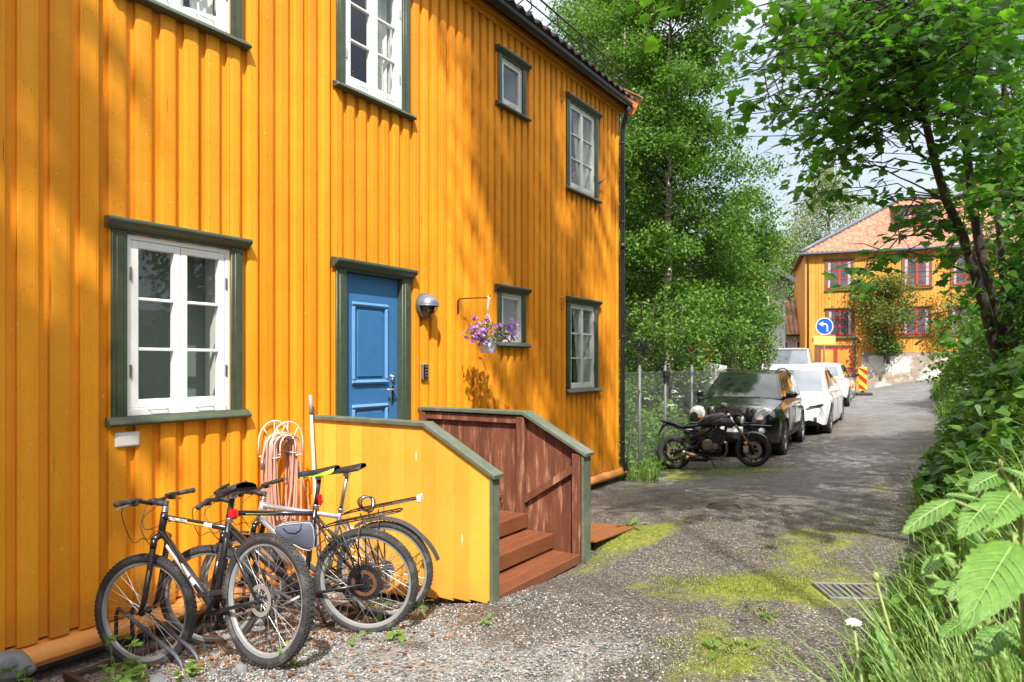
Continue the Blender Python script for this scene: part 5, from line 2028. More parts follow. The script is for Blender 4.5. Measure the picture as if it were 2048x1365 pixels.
# ---- white electric SUV
zf = G(.9, 18.75)
wht = dict(L=5.0, xF=.92, WB=2.96, rw=.37, ra=.425, crown=.05, paint='carwhite',
           plan=[(.92, .60), (.84, .80), (.6, .94), (.2, .985), (-2.9, .99), (-3.6, .93), (-4.08, .74)],
           low=[(.92, .36), (.7, .24), (-.5, .22), (-2.6, .22), (-3.6, .28), (-4.08, .42)],
           top=[(.92, .60), (.88, .70), (.72, .82), (.3, .94), (-.35, 1.04), (-.6, 1.05), (-3.6, 1.12), (-4.08, 1.02)],
           shoulder=[(.92, .56), (.74, .74), (.2, .90), (-.4, .94), (-3.2, 1.0), (-4.08, .95)],
           cab=(-.15, 1.02, -1.45, 1.62, -2.85, 1.62, -4.0, 1.08), wb=.86, wr=.64, taper=.07, sidewin=[(.16, .42), (.45, .7), (.72, .86)], handles=[(-1.3, .88), (-2.4, .9)], seams=[-.5, -1.5, -2.6], blackmirror=False, glassF='carglasspale', rimc='alu', spokes=10)
wsv, kf = car('white_suv', 'white electric sport utility vehicle parked behind the black one', 'car', (1.06, 18.75, zf), rad(-90 + 2.5), wht)
for s in (-1, 1):
    pl = [(-.20, -.05), (.12, -.03), (.22, .05), (.23, .11), (.1, .085), (-.1, .04), (-.2, -.01)]
    if s < 0:
        pl = [(-a, b_) for a, b_ in pl][::-1]
    lamp_patch(wsv, 'headlight', pl, .825, s * .70, .715, s * .5, .055, MT['lens'])
    pl2 = [(a * .8, b_ * .55 + .01) for a, b_ in pl]
    lamp_patch(wsv, 'headlight_inner', pl2, .827, s * .70, .715, s * .5, .062, MT['blackm'], b=.006)
    q = MB()
    for k, zz_ in enumerate((.34, .385, .43)):
        q.box(.80, .875 - .05 * k * 0, s * .66 - .09, s * .66 + .09, zz_, zz_ + .03, 0, .008, None)
    q.build('bumper_vent', MT['blackm'], wsv)
q = MB()
q.box(.88, .925, -.5, .5, .255, .30, 0, .01)
q.box(.86, .93, -.3, .3, .36, .42, 0, .012)
q.build('lower_intake', MT['blackm'], wsv)
q = MB()
q.box(.922, .935, -.26, .26, .45, .56, 0, .004)
q.build('number_plate', MT['offwhite'], wsv)

# ---- white hatchback seen from behind
zf = .20
hat = dict(L=4.2, xF=.85, WB=2.6, rw=.32, ra=.375, crown=.03, paint='carwhite',
           plan=[(.85, .55), (.7, .78), (.3, .88), (-2.6, .89), (-3.1, .85), (-3.35, .72)],
           low=[(.85, .34), (.6, .22), (-.5, .2), (-2.2, .2), (-3.1, .28), (-3.35, .4)],
           top=[(.85, .62), (.75, .76), (.3, .88), (-.2, .96), (-3.0, 1.0), (-3.35, .92)],
           shoulder=[(.85, .56), (.6, .74), (-.2, .86), (-3.0, .92), (-3.35, .86)],
           cab=(-.05, .96, -.95, 1.42, -2.55, 1.42, -3.28, .96), wb=.79, wr=.60, taper=.06, sidewin=[(.14, .42), (.45, .72), (.75, .88)], handles=[(-1.1, .82), (-2.0, .84)], seams=[-.3, -1.25, -2.2], blackmirror=True, pale_rear=True)
hc, kf = car('white_hatchback', 'white hatchback parked facing away, its left-hand mirror and rear glass showing beyond the white electric vehicle', 'car', (.58, 28.2, zf), rad(90 + 3), hat)
hc['label'] = 'white hatchback facing away from the camera, just before the striped marker board'
for s in (-1, 1):
    lamp_patch(hc, 'tail_light', [(-.08, -.14), (.08, -.14), (.10, .10), (-.06, .14)], -3.22, s * .66, .82, PI - s * .35, .03, MT['red'])
q = MB()
q.box(-3.37, -3.35, -.26, .26, .52, .63, 0, .004)
q.build('number_plate', MT['offwhite'], hc)

# ---- white van
zf = G(-1.7, 31)
van = dict(L=4.7, xF=.80, WB=2.9, rw=.33, ra=.385, crown=.02, paint='carwhite',
           plan=[(.80, .62), (.7, .82), (.3, .93), (-3.2, .95), (-3.9, .92)],
           low=[(.80, .36), (.5, .24), (-3.4, .24), (-3.9, .4)],
           top=[(.80, .70), (.74, .92), (.5, 1.05), (.1, 1.16), (-.2, 1.2), (-3.9, 1.2)],
           shoulder=[(.80, .62), (.6, .86), (0, 1.0), (-3.9, 1.05)],
           cab=(.05, 1.18, -.75, 1.88, -3.6, 1.90, -3.88, 1.15), wb=.88, wr=.76, taper=.02, sidewin=[(.06, .27)], handles=[(-1.2, .95)], seams=[-.3, -1.3], blackmirror=True, glassF='carglasspale')
vn, kf = car('white_van', 'tall white van with a big pale windscreen, farthest of the parked vehicles', 'van', (-1.45, 31.2, zf), rad(-90 + 8), van)
for s in (-1, 1):
    lamp_patch(vn, 'headlight', [(-.1, -.1), (.1, -.1), (.13, .14), (-.05, .1)], .66, s * .7, .82, s * .5, .05, MT['lens'])
q = MB()
q.grid(lambda u, v: kf['front']((2 * u - 1) * .94, .905 + .07 * v, .012), 14, 2)
q.build('visor_band', MT['blackm'], vn)

# ------------------------------------------------------------------ motorcycle
MT['bronze'] = pm('bronze_grey_cover', (.21, .18, .155), .38, metal=.8, var=.2)


def motorcycle(rear, front, label):
    rear, front = Vector(rear), Vector(front)
    f = front - rear
    WB = f.length
    f.normalize()
    l = Vector((0, 0, 1)).cross(f).normalized()
    u = f.cross(l)
    Mw = Matrix(((f.x, l.x, u.x, rear.x), (f.y, l.y, u.y, rear.y), (f.z, l.z, u.z, rear.z), (0, 0, 0, 1))) @ Matrix.Rotation(rad(-4), 4, 'X')
    t = thing('motorcycle', 'black naked motorcycle on its side stand in front of the black vehicle', 'motorcycle', mw=Mw)
    mk = pm('satin_black_tank_paint', (.012, .0125, .014), .32, coat=.4)
    k = WB / 1.40

    def mwheel(cx, r, tw, disc):
        c = Vector((cx, 0, r))
        w = MB()
        pr = [(r - tw * .42 + tw * .42 * math.cos(a), tw * .5 * math.sin(a)) for a in np.linspace(-2.2, 2.2, 13)]
        w.lathe(pr, c, (0, 1, 0), 48)
        wo = w.build('wheel', MT['tyre'], t)
        q = MB()
        ri = r - tw * .62
        q.lathe([(ri + .012, -tw * .36), (ri - .01, -tw * .33), (ri - .016, 0), (ri - .01, tw * .33), (ri + .012, tw * .36), (ri + .004, 0)], c, (0, 1, 0), 48, closed=True)
        for i in range(10):
            a = 2 * PI * i / 10 + (.12 if i % 2 else -.12)
            q.tube([c + Vector((.04 * math.cos(a), (.02 if i % 2 else -.02), .04 * math.sin(a))), c + Vector((ri * math.cos(a), 0, ri * math.sin(a)))], [.013, .009], 6)
        q.lathe([(.001, -.07), (.045, -.07), (.05, 0), (.045, .07), (.001, .07)], c, (0, 1, 0), 20)
        q.build('rim', MT['black'], wo)
        q = MB()
        for s in ((-1, 1) if cx > .5 else (-1,)):
            q.lathe([(disc * .62, s * .062), (disc, s * .062), (disc, s * .067), (disc * .62, s * .067)], c, (0, 1, 0), 40, closed=True, sm=False)
            for i in range(5):
                a = 2 * PI * i / 5
                q.tube([c + Vector((.03 * math.cos(a), s * .06, .03 * math.sin(a))), c + Vector((disc * .66 * math.cos(a + .3), s * .064, disc * .66 * math.sin(a + .3)))], .007, 5)
        q.build('brake_disc', pm('brown_worn_disc', (.22, .16, .13), .45, metal=.6, var=.2), wo)
    mwheel(0, .315, .17, .12)
    mwheel(WB, .30, .115, .15)

    def blade(name, poly, hw_, m, b=.04, parent=None):
        q = MB()
        q.prism([(p[0] * k, p[1]) for p in poly], lambda a, bb, h: (a, h, bb), -hw_, hw_, 0, True, None, b)
        return q.build(name, m, parent or t, auto=55)
    # tank: loft of half ellipses along a spine
    q = MB()
    st = [(.44, .80, .78, .06), (.50, .87, .76, .11), (.60, .955, .75, .15), (.72, .99, .74, .17), (.86, 1.01, .745, .175), (.96, .985, .75, .165), (1.03, .92, .76, .13), (1.06, .86, .77, .07)]

    def tank(uu, vv):
        i = uu * (len(st) - 1)
        a = min(int(i), len(st) - 2)
        tt = i - a
        x, zt, zb, w_ = [lerp(p, r_, tt) for p, r_ in zip(st[a], st[a + 1])]
        an = vv * 2 * PI
        sx = math.copysign(abs(math.sin(an)) ** .75, math.sin(an))
        cz = math.copysign(abs(math.cos(an)) ** .85, math.cos(an))
        return (x * k, w_ * sx, (zt + zb) / 2 + (zt - zb) / 2 * cz)
    q.grid(tank, 21, 24)
    q.build('tank', mk, t)
    for s in (-1, 1):
        q = MB()
        q.prism([(.70 * k, .83), (.90 * k, .90), (1.05 * k, .88), (1.12 * k, .76), (1.05 * k, .70), (.95 * k, .745), (.74 * k, .76)], lambda a, bb, h: (a, s * h, bb), .12, .185, 0, True, None, .02)
        q.build('tank_shroud', mk, t, auto=50)
    blade('seat', [(.52, .755), (.54, .80), (.44, .815), (.32, .80), (.20, .795), (.12, .83), (.09, .865), (.0, .885), (-.12, .915), (-.19, .93), (-.195, .905), (-.05, .86), (.10, .80), (.2, .755), (.35, .74)], .115, pm('black_seat_vinyl', (.02, .02, .021), .45, var=.1), .03)
    blade('tail', [(-.20, .90), (-.04, .855), (.10, .795), (.2, .75), (.53, .735), (.53, .66), (.36, .66), (.2, .70), (.0, .80), (-.19, .89)], .085, mk, .02)
    blade('tail_light', [(-.215, .93), (-.19, .935), (-.19, .895), (-.21, .895)], .05, MT['red'], .008)
    q = MB()
    q.box(-.012, .012, -.09, .09, -.11, .11, 0, .004, Matrix.Translation((-.215 * k, 0, .735)) @ Matrix.Rotation(rad(28), 4, 'Y'))
    q.tube([(-.09, 0, .84), (-.19, 0, .78)], .02, 6)
    q.build('number_plate_holder', MT['blackm'], t)
    # frame, engine
    q = MB()
    for s in (-1, 1):
        q.tube([(1.02 * k, s * .04, .90), (.85 * k, s * .12, .74), (.62 * k, s * .13, .60), (.46 * k, s * .12, .46), (.44 * k, s * .10, .32)], .022, 8)
        q.tube([(1.02 * k, s * .04, .84), (.93 * k, s * .12, .62), (.86 * k, s * .12, .48)], .018, 8)
        q.tube([(.75 * k, s * .12, .74), (.93 * k, s * .125, .58)], .012, 8)
        q.tube([(.46 * k, s * .11, .62), (.18 * k, s * .09, .72), (.0, s * .06, .83)], .014, 8)
        q.tube([(.46 * k, s * .11, .52), (.22 * k, s * .09, .68)], .013, 8)
    q.build('frame', MT['black'], t)
    q = MB()
    q.box(.50 * k, .86 * k, -.13, .13, .27, .46, 0, .04)
    q.box(.55 * k, .74 * k, -.12, .12, .42, .56, 0, .03)
    M = Matrix.Translation((.80 * k, 0, .56)) @ Matrix.Rotation(rad(28), 4, 'Y')
    for i in range(6):
        q.box(-.09, .09, -.125, .125, -.10 + i * .034, -.078 + i * .034, 0, .006, M)
    q.box(-.08, .08, -.115, .115, -.10, .16, 0, .02, M)
    q.build('engine', pm('dark_engine_metal', (.035, .034, .035), .42, metal=.6, var=.3), t)
    for s in (-1, 1):
        q = MB()
        q.lathe([(.105, .12), (.10, .15), (.085, .158), (.083, .164), (.06, .166), (.058, .172), (.03, .174), (.001, .176)], (.63 * k, 0, .43), (0, s, 0), 28)
        q.lathe([(.06, .12), (.055, .145), (.001, .15)], (.76 * k, 0, .40), (0, s, 0), 20)
        q.build('clutch_cover', MT['bronze'], t, auto=35)
    q = MB()
    for s in (-1, 1):
        q.prism([(.40 * k, .62), (.52 * k, .69), (.66 * k, .735), (.72 * k, .735), (.70 * k, .68), (.60 * k, .60), (.48 * k, .58)], lambda a, bb, h: (a, s * h, bb), .10, .15, 0, True, None, .015)
    q.build('side_cover', mk, t, auto=50)
    # swing arm, shock, chain
    q = MB()
    for s in (-1, 1):
        q.tube([(.0, s * .10, .315), (.2 * k, s * .105, .36), (.44 * k, s * .09, .41)], [.022, .032, .03], 8)
    q.tube([(.30 * k, -.1, .385), (.30 * k, .1, .385)], .025, 8)
    q.tube([(.20 * k, .0, .45), (.45 * k, 0, .5)], .035, 10)
    q.tube([(.12 * k, .09, .62), (.08 * k, .09, .52), (.16 * k, .09, .5)], .008, 5)
    q.box(-.02, .035, -.125, -.075, .29, .34, 0, .008)
    q.build('swingarm', MT['black'], t)
    q = MB()
    q.prism([(.07 * k, .585), (.09 * k, .60), (.16 * k, .505), (.14 * k, .49)], lambda a, bb, h: (a, h, bb), -.05, .05)
    q.build('hugger', MT['alu'], t)
    # exhaust
    q = MB()
    for i, yy in enumerate((-.06, .05)):
        q.tube([(.88 * k, yy, .50), (.955 * k, yy, .44), (.95 * k, yy, .30), (.89 * k, yy, .20), (.78 * k, yy * .8, .17), (.60 * k, -.06, .175)], .021, 10, 0)
    q.build('header_pipe', pm('heat_tinted_header', (.30, .18, .12), .3, metal=.9, var=.25), t)
    q = MB()
    q.tube([(.62 * k, -.08, .175), (.45 * k, -.10, .19), (.30 * k, -.12, .20)], [.05, .06, .055], 14)
    q.build('exhaust_collector', MT['black'], t)
    q = MB()
    q.tube([(.43 * k, -.13, .235), (.37 * k, -.135, .25), (.18 * k, -.15, .315)], [.03, .045, .045], 14, 0)
    q.tube([(.235 * k, -.148, .297), (.165 * k, -.152, .322)], [.048, .046], 14, 1)
    q.tube([(.30 * k, -.12, .215), (.21 * k, -.14, .23)], [.043, .045], 14, 1)
    q.build('silencer', [pm('burnished_silencer', (.36, .24, .15), .3, metal=.8, var=.3, scale=20), MT['steel']], t)
    # fork, front guard, headlamp, bars
    hx, hz = 1.02 * k, .97
    ax = Vector((WB, 0, .30))
    tp = Vector((hx, 0, hz))
    d = (tp - ax).normalized()
    q = MB()
    for s in (-1, 1):
        o = Vector((0, s * .10, 0))
        q.tube([ax + o, ax + o + d * .30], .026, 10, 0)
        q.tube([ax + o + d * .30, tp + o], .0205, 10, 1)
    for h in (.06, .22):
        c_ = tp - d * h
        q.tube([c_ + Vector((0, -.125, 0)), c_ + Vector((0, .125, 0))], .026, 8, 0)
    q.build('fork', [MT['black'], MT['steel']], t)
    q = MB()
    for r_ in (.325, .331):
        q.grid(lambda a, b_: (WB + r_ * math.cos(rad(40) + a * rad(88)), (b_ - .5) * .13, .30 + (r_ - .03 * (2 * b_ - 1) ** 2) * math.sin(rad(40) + a * rad(88))), 16, 6)
    for s in (-1, 1):
        q.tube([(WB - .03, s * .075, .60), (WB - .09, s * .10, .50)], .012, 6)
    q.build('front_mudguard', pm('grey_black_guard', (.045, .045, .05), .35), t)
    q = MB()
    for s in (-1, 1):
        q.lathe([(.001, .0), (.033, 0), (.033, .012), (.001, .016)], ax + Vector((-.105 * k, s * .115, .13)), (0, s, 0), 16)
    q.build('fork_reflector', MT['orange'], t)
    q = MB()
    q.box(-.05, .05, -.12, -.09, -.06, .06, 0, .01, Matrix.Translation(ax + Vector((-.11, 0, .02))))
    q.build('brake_caliper', MT['alu'], t)
    q = MB()
    c_ = Vector((1.20 * k, 0, .84))
    q.ell(c_, (.10, .095, .105), 18, 12)
    q.build('headlamp_shell', MT['black'], t)
    q = MB()
    q.lathe([(.001, .035), (.05, .03), (.082, .008), (.088, -.02)], c_ + Vector((.06, 0, -.01)), (.95, 0, -.2), 22)
    q.build('headlamp', MT['lens'], t)
    q = MB()
    q.prism([(1.10 * k, .93), (1.19 * k, .965), (1.24 * k, .94), (1.28 * k, .90), (1.2 * k, .92), (1.1 * k, .88)], lambda a, b_, h: (a, h, b_), -.07, .07, 0, True, None, .012)
    q.build('instrument', MT['blackm'], t)
    q = MB()
    hb0 = tp + Vector((-.02, 0, .06))
    pts = [(-.06, -.37, .075), (-.03, -.24, .085), (.0, -.12, .045), (.01, 0, .02), (.0, .12, .045), (-.03, .24, .085), (-.06, .37, .075)]
    q.tube([hb0 + Vector(p) for p in pts], .0125, 8)
    q.tube([tp, hb0 + Vector((.01, 0, .02))], .03, 8)
    bar = q.build('handlebar', MT['black'], t)
    for s in (-1, 1):
        q = MB()
        q.tube([hb0 + Vector((-.035, s * .25, .084)), hb0 + Vector((-.062, s * .38, .074))], .018, 10)
        q.build('grip', MT['rubber'], bar)
        q = MB()
        q.box(-.03, .04, -.02, .02, -.02, .04, 0, .008, Matrix.Translation(hb0 + Vector((-.03, s * .22, .09))))
        q.tube([hb0 + Vector((.03, s * .22, .10)), hb0 + Vector((.035, s * .30, .09)), hb0 + Vector((.0, s * .40, .075))], .006, 6)
        q.build('lever', MT['alu'], bar)
        q = MB()
        q.lathe([(.001, -.02), (.025, -.016), (.025, .02), (.001, .024)], (1.10 * k, s * .17, .80), (1, 0, 0), 12)
        q.tube([(1.08 * k, s * .09, .80), (1.10 * k, s * .17, .80)], .009, 6)
        q.build('indicator', MT['blackm'], t)
    q = MB()
    for i in range(5):
        s = -1 if i % 2 else 1
        q.tube([hb0 + Vector((0, s * .15, .05)), hb0 + Vector((.12 + .02 * i, s * .10, .0)), tp + Vector((.10, s * .05, -.15 - .03 * i)), (.9 * k, s * .09, .62 - .04 * i)], .005, 5)
    for i in range(6):
        q.tube([(.46 * k + .03 * i, -.135, .60 - .03 * i), (.54 * k + .04 * i, -.14, .52), (.60 * k + .05 * i, -.14, .30 + .03 * i), (.8 * k, -.13, .30)], .006, 5)
    q.build('cable', MT['blackm'], t)
    q = MB()
    q.box(.83 * k, .93 * k, -.13, .13, .42, .66, 0, .02)
    q.build('radiator', MT['blackm'], t)
    q = MB()
    q.tube([(.63 * k, .10, .22), (.68 * k, .2, .04), (.70 * k, .22, .015)], .011, 6)
    q.build('side_stand', MT['black'], t)
    q = MB()
    for s in (-1, 1):
        q.tube([(.50 * k, s * .12, .33), (.50 * k, s * .22, .33)], .012, 6)
        q.tube([(.28 * k, s * .12, .42), (.28 * k, s * .2, .42)], .011, 6)
    q.build('foot_peg', MT['alu'], t)
    return t


motorcycle((.38, 12.17, -.30), (1.72, 12.47, -.18), '')
# ------------------------------------------------------------------ second orange house at the top of the lane
HA = math.atan2(40.49 - 38.57, 5.33 + 2.11)
h2 = thing('far_house', 'orange house with red windows and orange pantile roof at the top of the lane', 'house', (-2.11, 38.57, 0), HA)
h2['kind'] = 'thing'
MT['siding2'] = siding_mat('far_house_paint', (0.66, 0.26, 0.035), (0.72, 0.32, 0.06))
MT['redpaint'] = pm('red_window_paint', (.42, .035, .025), .4, var=.1)
MT['olive'] = pm('olive_trim_paint', (.12, .10, .045), .5, var=.15)
MT['tileroof'] = pm('orange_clay_pantiles', (.27, .115, .065), .85, var=.4, scale=9, col2=(.37, .22, .145), c2amt=.5, c2scale=4, bump=.2)
MT['netcurtain'] = pm('grey_net_curtain', (.34, .35, .36), .9, var=.15)
MT['slate'] = pm('grey_blue_metal', (.10, .115, .15), .45, var=.15)
MT['clearglass2'] = pm('far_window_glass', (.07, .085, .10), .08, var=.6, scale=2.5, spec=.35)
W2, ZE = 17.0, 7.42
# local: x along the facade, y inward (away), z up
b = MB()
x = 0
r5 = random.Random(9)
while x < W2:
    w = .155
    zb = .30 if x < 2.6 else 2.22
    d = r5.uniform(-.004, .004)
    b.box(x + .004, x + w - .004, -.02 + d, .05, zb, ZE, 0, .006)
    x += w
b.box(0, W2, .04, .3, .2, ZE, 0)
b.box(-.02, .02, .0, 9, .2, ZE, 0)
b.box(W2 - .02, W2, .0, 9, 1.5, ZE, 0)
b.box(0, W2, 8.9, 9.0, .2, ZE, 0)
b.build('wall', MT['siding2'], h2)
b = MB()
b.box(2.6, W2, -.015, .06, 1.95, 2.215, 0, .01)
b.build('base_course', MT['concrete'], h2)
b = MB()
sl2 = .64
RD = 5.4


def front_roof(u, v):
    x = lerp(-.25 + v * (RD + .2), W2 + .25 - v * (RD + .2), u)
    rows = 17
    k = v * rows
    fr = k - math.floor(k)
    z = ZE + .05 + v * (RD + .2) * sl2 + .045 * math.sin(2 * PI * x / .24) - .03 * fr
    return (x, -.28 + v * (RD + .2), z)


b.grid(front_roof, 560, 68)
for s in (0, 1):
    X0 = -.25 if s == 0 else W2 + .25
    sg = 1 if s == 0 else -1
    b.grid(lambda u, v: (X0 + sg * v * (RD + .2), lerp(-.28 + v * (RD + .2), 9.28 - v * (RD - .8), u), ZE + .05 + v * (RD + .2) * sl2 + .03 * math.sin(40 * u)), 90, 10)
b.build('roof', MT['tileroof'], h2)
b = MB()
for s in (0, 1):
    X0 = -.25 if s == 0 else W2 + .25
    sg = 1 if s == 0 else -1
    b.tube([(X0 + sg * v * (RD + .2), -.28 + v * (RD + .2), ZE + .10 + v * (RD + .2) * sl2) for v in np.linspace(0, 1, 8)], .11, 8)
b.tube([(RD - .1, RD - .1, ZE + .1 + (RD + .2) * sl2), (W2 - RD + .1, RD - .1, ZE + .1 + (RD + .2) * sl2)], .11, 8)
b.build('ridge_flashing', MT['slate'], h2)
b = MB()
b.box(-.32, W2 + .3, -.40, -.26, ZE - .07, ZE + .04, 0, .02)
b.box(-.3, W2 + .28, -.26, -.0, ZE - .05, ZE - .02, 0)
b.build('gutter', MT['slate'], h2)
b = MB()
b.tube([(.12, -.33, ZE), (.12, -.2, ZE - .25), (.12, -.06, ZE - .4), (.12, -.06, .4)], .05, 8)
b.build('downpipe', MT['olive'], h2)
b = MB()
b.box(-.03, .24, -.045, -.02, .3, ZE - .08, 0, .008)
b.box(2.44, 2.64, -.045, -.02, .3, 2.3, 0, .008)
b.build('corner_board', MT['siding2'], h2)


def far_window(x0, x1, z0, z1, y=0.0, parent=None, casing=True, rows=3, cols=2):
    w = MB()
    f = .055
    w.box(x0, x0 + f, y - .05, y + .03, z0, z1, 0, .006)
    w.box(x1 - f, x1, y - .05, y + .03, z0, z1, 0, .006)
    w.box(x0 + f, x1 - f, y - .05, y + .03, z1 - f, z1, 0, .006)
    w.box(x0 + f, x1 - f, y - .05, y + .03, z0, z0 + f, 0, .006)
    m = (x0 + x1) / 2
    w.box(m - .06, m + .06, y - .055, y + .03, z0 + f, z1 - f, 0, .006)
    for (a, e) in ((x0 + f, m - .06), (m + .06, x1 - f)):
        for k in range(1, rows):
            z = z0 + f + (z1 - z0 - 2 * f) * k / rows
            w.box(a, e, y - .045, y - .025, z - .012, z + .012)
        for k in range(1, cols):
            x = a + (e - a) * k / cols
            w.box(x - .012, x + .012, y - .046, y - .026, z0 + f, z1 - f)
    wo = w.build('window', MT['redpaint'], parent or h2)
    g = MB()
    g.box(x0 + f, x1 - f, y - .028, y - .022, z0 + f, z1 - f)
    g.build('pane', MT['clearglass2'], wo)
    c = MB()
    for s in (0, 1):
        xa = x0 + f + .005 if s == 0 else x1 - f - .135
        c.grid(lambda u, v: (xa + .13 * u * (1 - .3 * v * (1 if s == 0 else .0)), y - .0295 + .0008 * math.sin(u * 18), z1 - f - v * (z1 - z0 - 2 * f)), 12, 4)
    c.build('curtain', MT['netcurtain'], wo)
    if casing:
        c = MB()
        c.box(x0 - .09, x0 - .001, y - .06, y - .0, z0 - .06, z1 + .05, 0, .006)
        c.box(x1 + .001, x1 + .09, y - .06, y - .0, z0 - .06, z1 + .05, 0, .006)
        c.box(x0 - .16, x1 + .16, y - .12, y - .0, z1 + .051, z1 + .13, 0, .015)
        c.box(x0 - .13, x1 + .13, y - .10, y - .0, z0 - .12, z0 - .061, 0, .012)
        c.build('casing', MT['olive'], wo)
    return wo


for x0 in (1.02, 4.56, 6.70, 9.2, 11.6):
    far_window(x0, x0 + 1.18, 5.55, 7.0, -.02)
for x0 in (1.06, 4.54, 6.62, 9.1):
    far_window(x0, x0 + 1.16, 3.12, 4.44, -.02)
# panelled double door with its own cornice
d = MB()
d.box(.62, 2.22, -.03, .02, .42, 2.52, 0, .008)
do = d.build('door', MT['redpaint'], h2)
d = MB()
for a, e in ((.74, 1.32), (1.52, 2.10)):
    for z0, z1 in ((.55, 1.25), (1.45, 2.38)):
        d.box(a - .035, e + .035, -.04, -.0301, z0 - .035, z1 + .035, 0, .006)
d.build('panel_frame', MT['olive'], do)
d = MB()
for a, e in ((.74, 1.32), (1.52, 2.10)):
    for z0, z1 in ((.55, 1.25), (1.45, 2.38)):
        d.box(a, e, -.055, -.0401, z0, z1, 0, .012)
d.build('door_panel', MT['siding2'], do)
d = MB()
d.box(1.62, 2.0, -.045, -.031, 1.32, 1.38, 0, .004)
d.tube([(1.32, -.03, 1.4), (1.32, -.09, 1.4), (1.22, -.09, 1.42)], .012, 6)
d.build('door_handle', MT['steel'], do)
d = MB()
d.box(.44, .60, -.06, .0, .35, 2.95, 0, .008)
d.box(2.24, 2.40, -.06, .0, .35, 2.95, 0, .008)
d.box(.601, 2.239, -.055, .0, 2.53, 2.62, 0, .008)
d.box(.36, 2.48, -.16, .0, 2.951, 3.05, 0, .02)
d.build('door_casing', MT['olive'], do)
b = MB()
b.tube([(2.5, -.03, 2.95), (2.5, -.16, 2.98), (2.5, -.2, 2.9)], .012, 6)
b.lathe([(.02, .08), (.05, .04), (.10, -.06), (.09, -.06), (.02, .02)], (2.5, -.2, 2.78), (0, 0, 1), 14)
b.box(2.47, 2.53, -.05, -.01, 2.4, 2.5, 0, .01)
b.build('door_lamp', MT['black'], h2)
# dormer
dm = MB()
yb = 1.85
zb = ZE + .05 + (yb + .28) * sl2
dm.box(4.9, 6.45, yb, yb + 3.2, zb - .2, zb + 1.16, 0, .01)
dmo = dm.build('dormer', MT['slate'], h2)
dm = MB()
dm.grid(lambda u, v: (4.7 + u * 1.95, yb - .2 + v * 3.4, zb + 1.18 + v * 3.4 * .18 + .03 * math.sin(2 * PI * (u * 1.95) / .24)), 60, 8)
dm.build('dormer_roof', MT['tileroof'], dmo)
far_window(5.1, 6.25, zb + .08, zb + 1.02, yb - .02, dmo, False, 2)
b = MB()
b.box(8.5, 9.3, 4.6, 5.4, ZE + 2.6, ZE + 5.0, 0, .02)
b.build('chimney', pm('brick_chimney', (.3, .12, .08), .8, var=.3), h2)

# retaining wall, terrace earth
b = MB()
A0, A1 = Vector((.42, 39.12)), Vector((4.25, 39.62))
A2 = Vector((16, 41.5))


def rw(u, v):
    p = A0.lerp(A1, u / .3) if u < .3 else A1.lerp(A2, (u - .3) / .7)
    z = lerp(G(p.x, p.y) - .3, 2.06 + .02 * math.sin(u * 40), v)
    o = noise.noise(Vector((u * 60, v * 4, 2))) * .03
    return (p.x - .05 * v * 0 + o * .3, p.y + o + .08 * v, z)


b.grid(rw, 90, 10)
b.grid(lambda u, v: (lambda p: (p[0], p[1] + v * .32, p[2]))(rw(u, 1)), 90, 1)
rm, nt_, out_ = new_mat('patchy_lime_plaster')
tc_ = nt_.nodes.new('ShaderNodeTexCoord')
n1 = N(nt_, 'ShaderNodeTexNoise', Scale=.55, Detail=6.0, Roughness=.6)
L(nt_, tc_.outputs['Object'], n1.inputs[0])
rp1 = ramp(nt_, [(.44, (.62, .58, .53)), (.50, (.33, .26, .20)), (.56, (.30, .24, .18)), (.6, (.60, .57, .52))])
L(nt_, n1.outputs[0], rp1.inputs[0])
n2 = N(nt_, 'ShaderNodeTexVoronoi', Scale=1.1, feature='DISTANCE_TO_EDGE')
L(nt_, tc_.outputs['Object'], n2.inputs[0])
rp2 = ramp(nt_, [(.0, (.25, .24, .22)), (.03, (1, 1, 1))])
L(nt_, n2.outputs['Distance'], rp2.inputs[0])
p_ = nt_.nodes.new('ShaderNodeBsdfPrincipled')
p_.inputs['Roughness'].default_value = .9
L(nt_, mixc(nt_, .5, rp1.outputs[0], rp2.outputs[0], 'MULTIPLY'), p_.inputs['Base Color'])
L(nt_, p_.outputs[0], out_.inputs[0])
tag(b.build('retaining_wall', rm), 'pale patchy plastered stone retaining wall below the far orange house', 'wall', kind='thing')
b = MB()
b.grid(lambda u, v: (lambda p: (p[0] - .2 * v, p[1] + .3 + v * 1.2, 2.03 + .1 * v))(rw(u, 1)), 60, 2)
tag(b.build('terrace_ground', pm('mossy_terrace', (.13, .15, .03), .9, var=.3)), kind='structure')
# low house with a tile roof, between
lo_ = thing('low_house', 'low white outbuilding with dark tile roof between the birch and the far orange house', 'house', (-4.6, 42.2, .6), HA + .05)
b = MB()
b.box(-3, 3.2, 0, 4, -.5, 2.75, 0, .01)
b.build('wall', pm('white_board_wall', (.62, .62, .6), .6, var=.08), lo_)
b = MB()
b.grid(lambda u, v: (-3.2 + 6.6 * u, -.3 + 3.0 * v, 2.75 + v * 2.35 + .05 * math.sin(2 * PI * u * 6.6 / .24) - .05 * ((v * 11) % 1)), 160, 44)
b.grid(lambda u, v: (-3.2 + 6.6 * u, 5.7 - 3.0 * v, 2.75 + v * 2.35), 10, 2)
b.build('roof', pm('dark_red_pantiles', (.19, .07, .05), .7, var=.35, scale=3, col2=(.36, .17, .12), c2amt=.5, c2scale=.8), lo_)
b = MB()
b.box(-3.25, 3.3, -.42, -.3, 2.66, 2.76, 0, .02)
b.build('gutter', MT['black'], lo_)
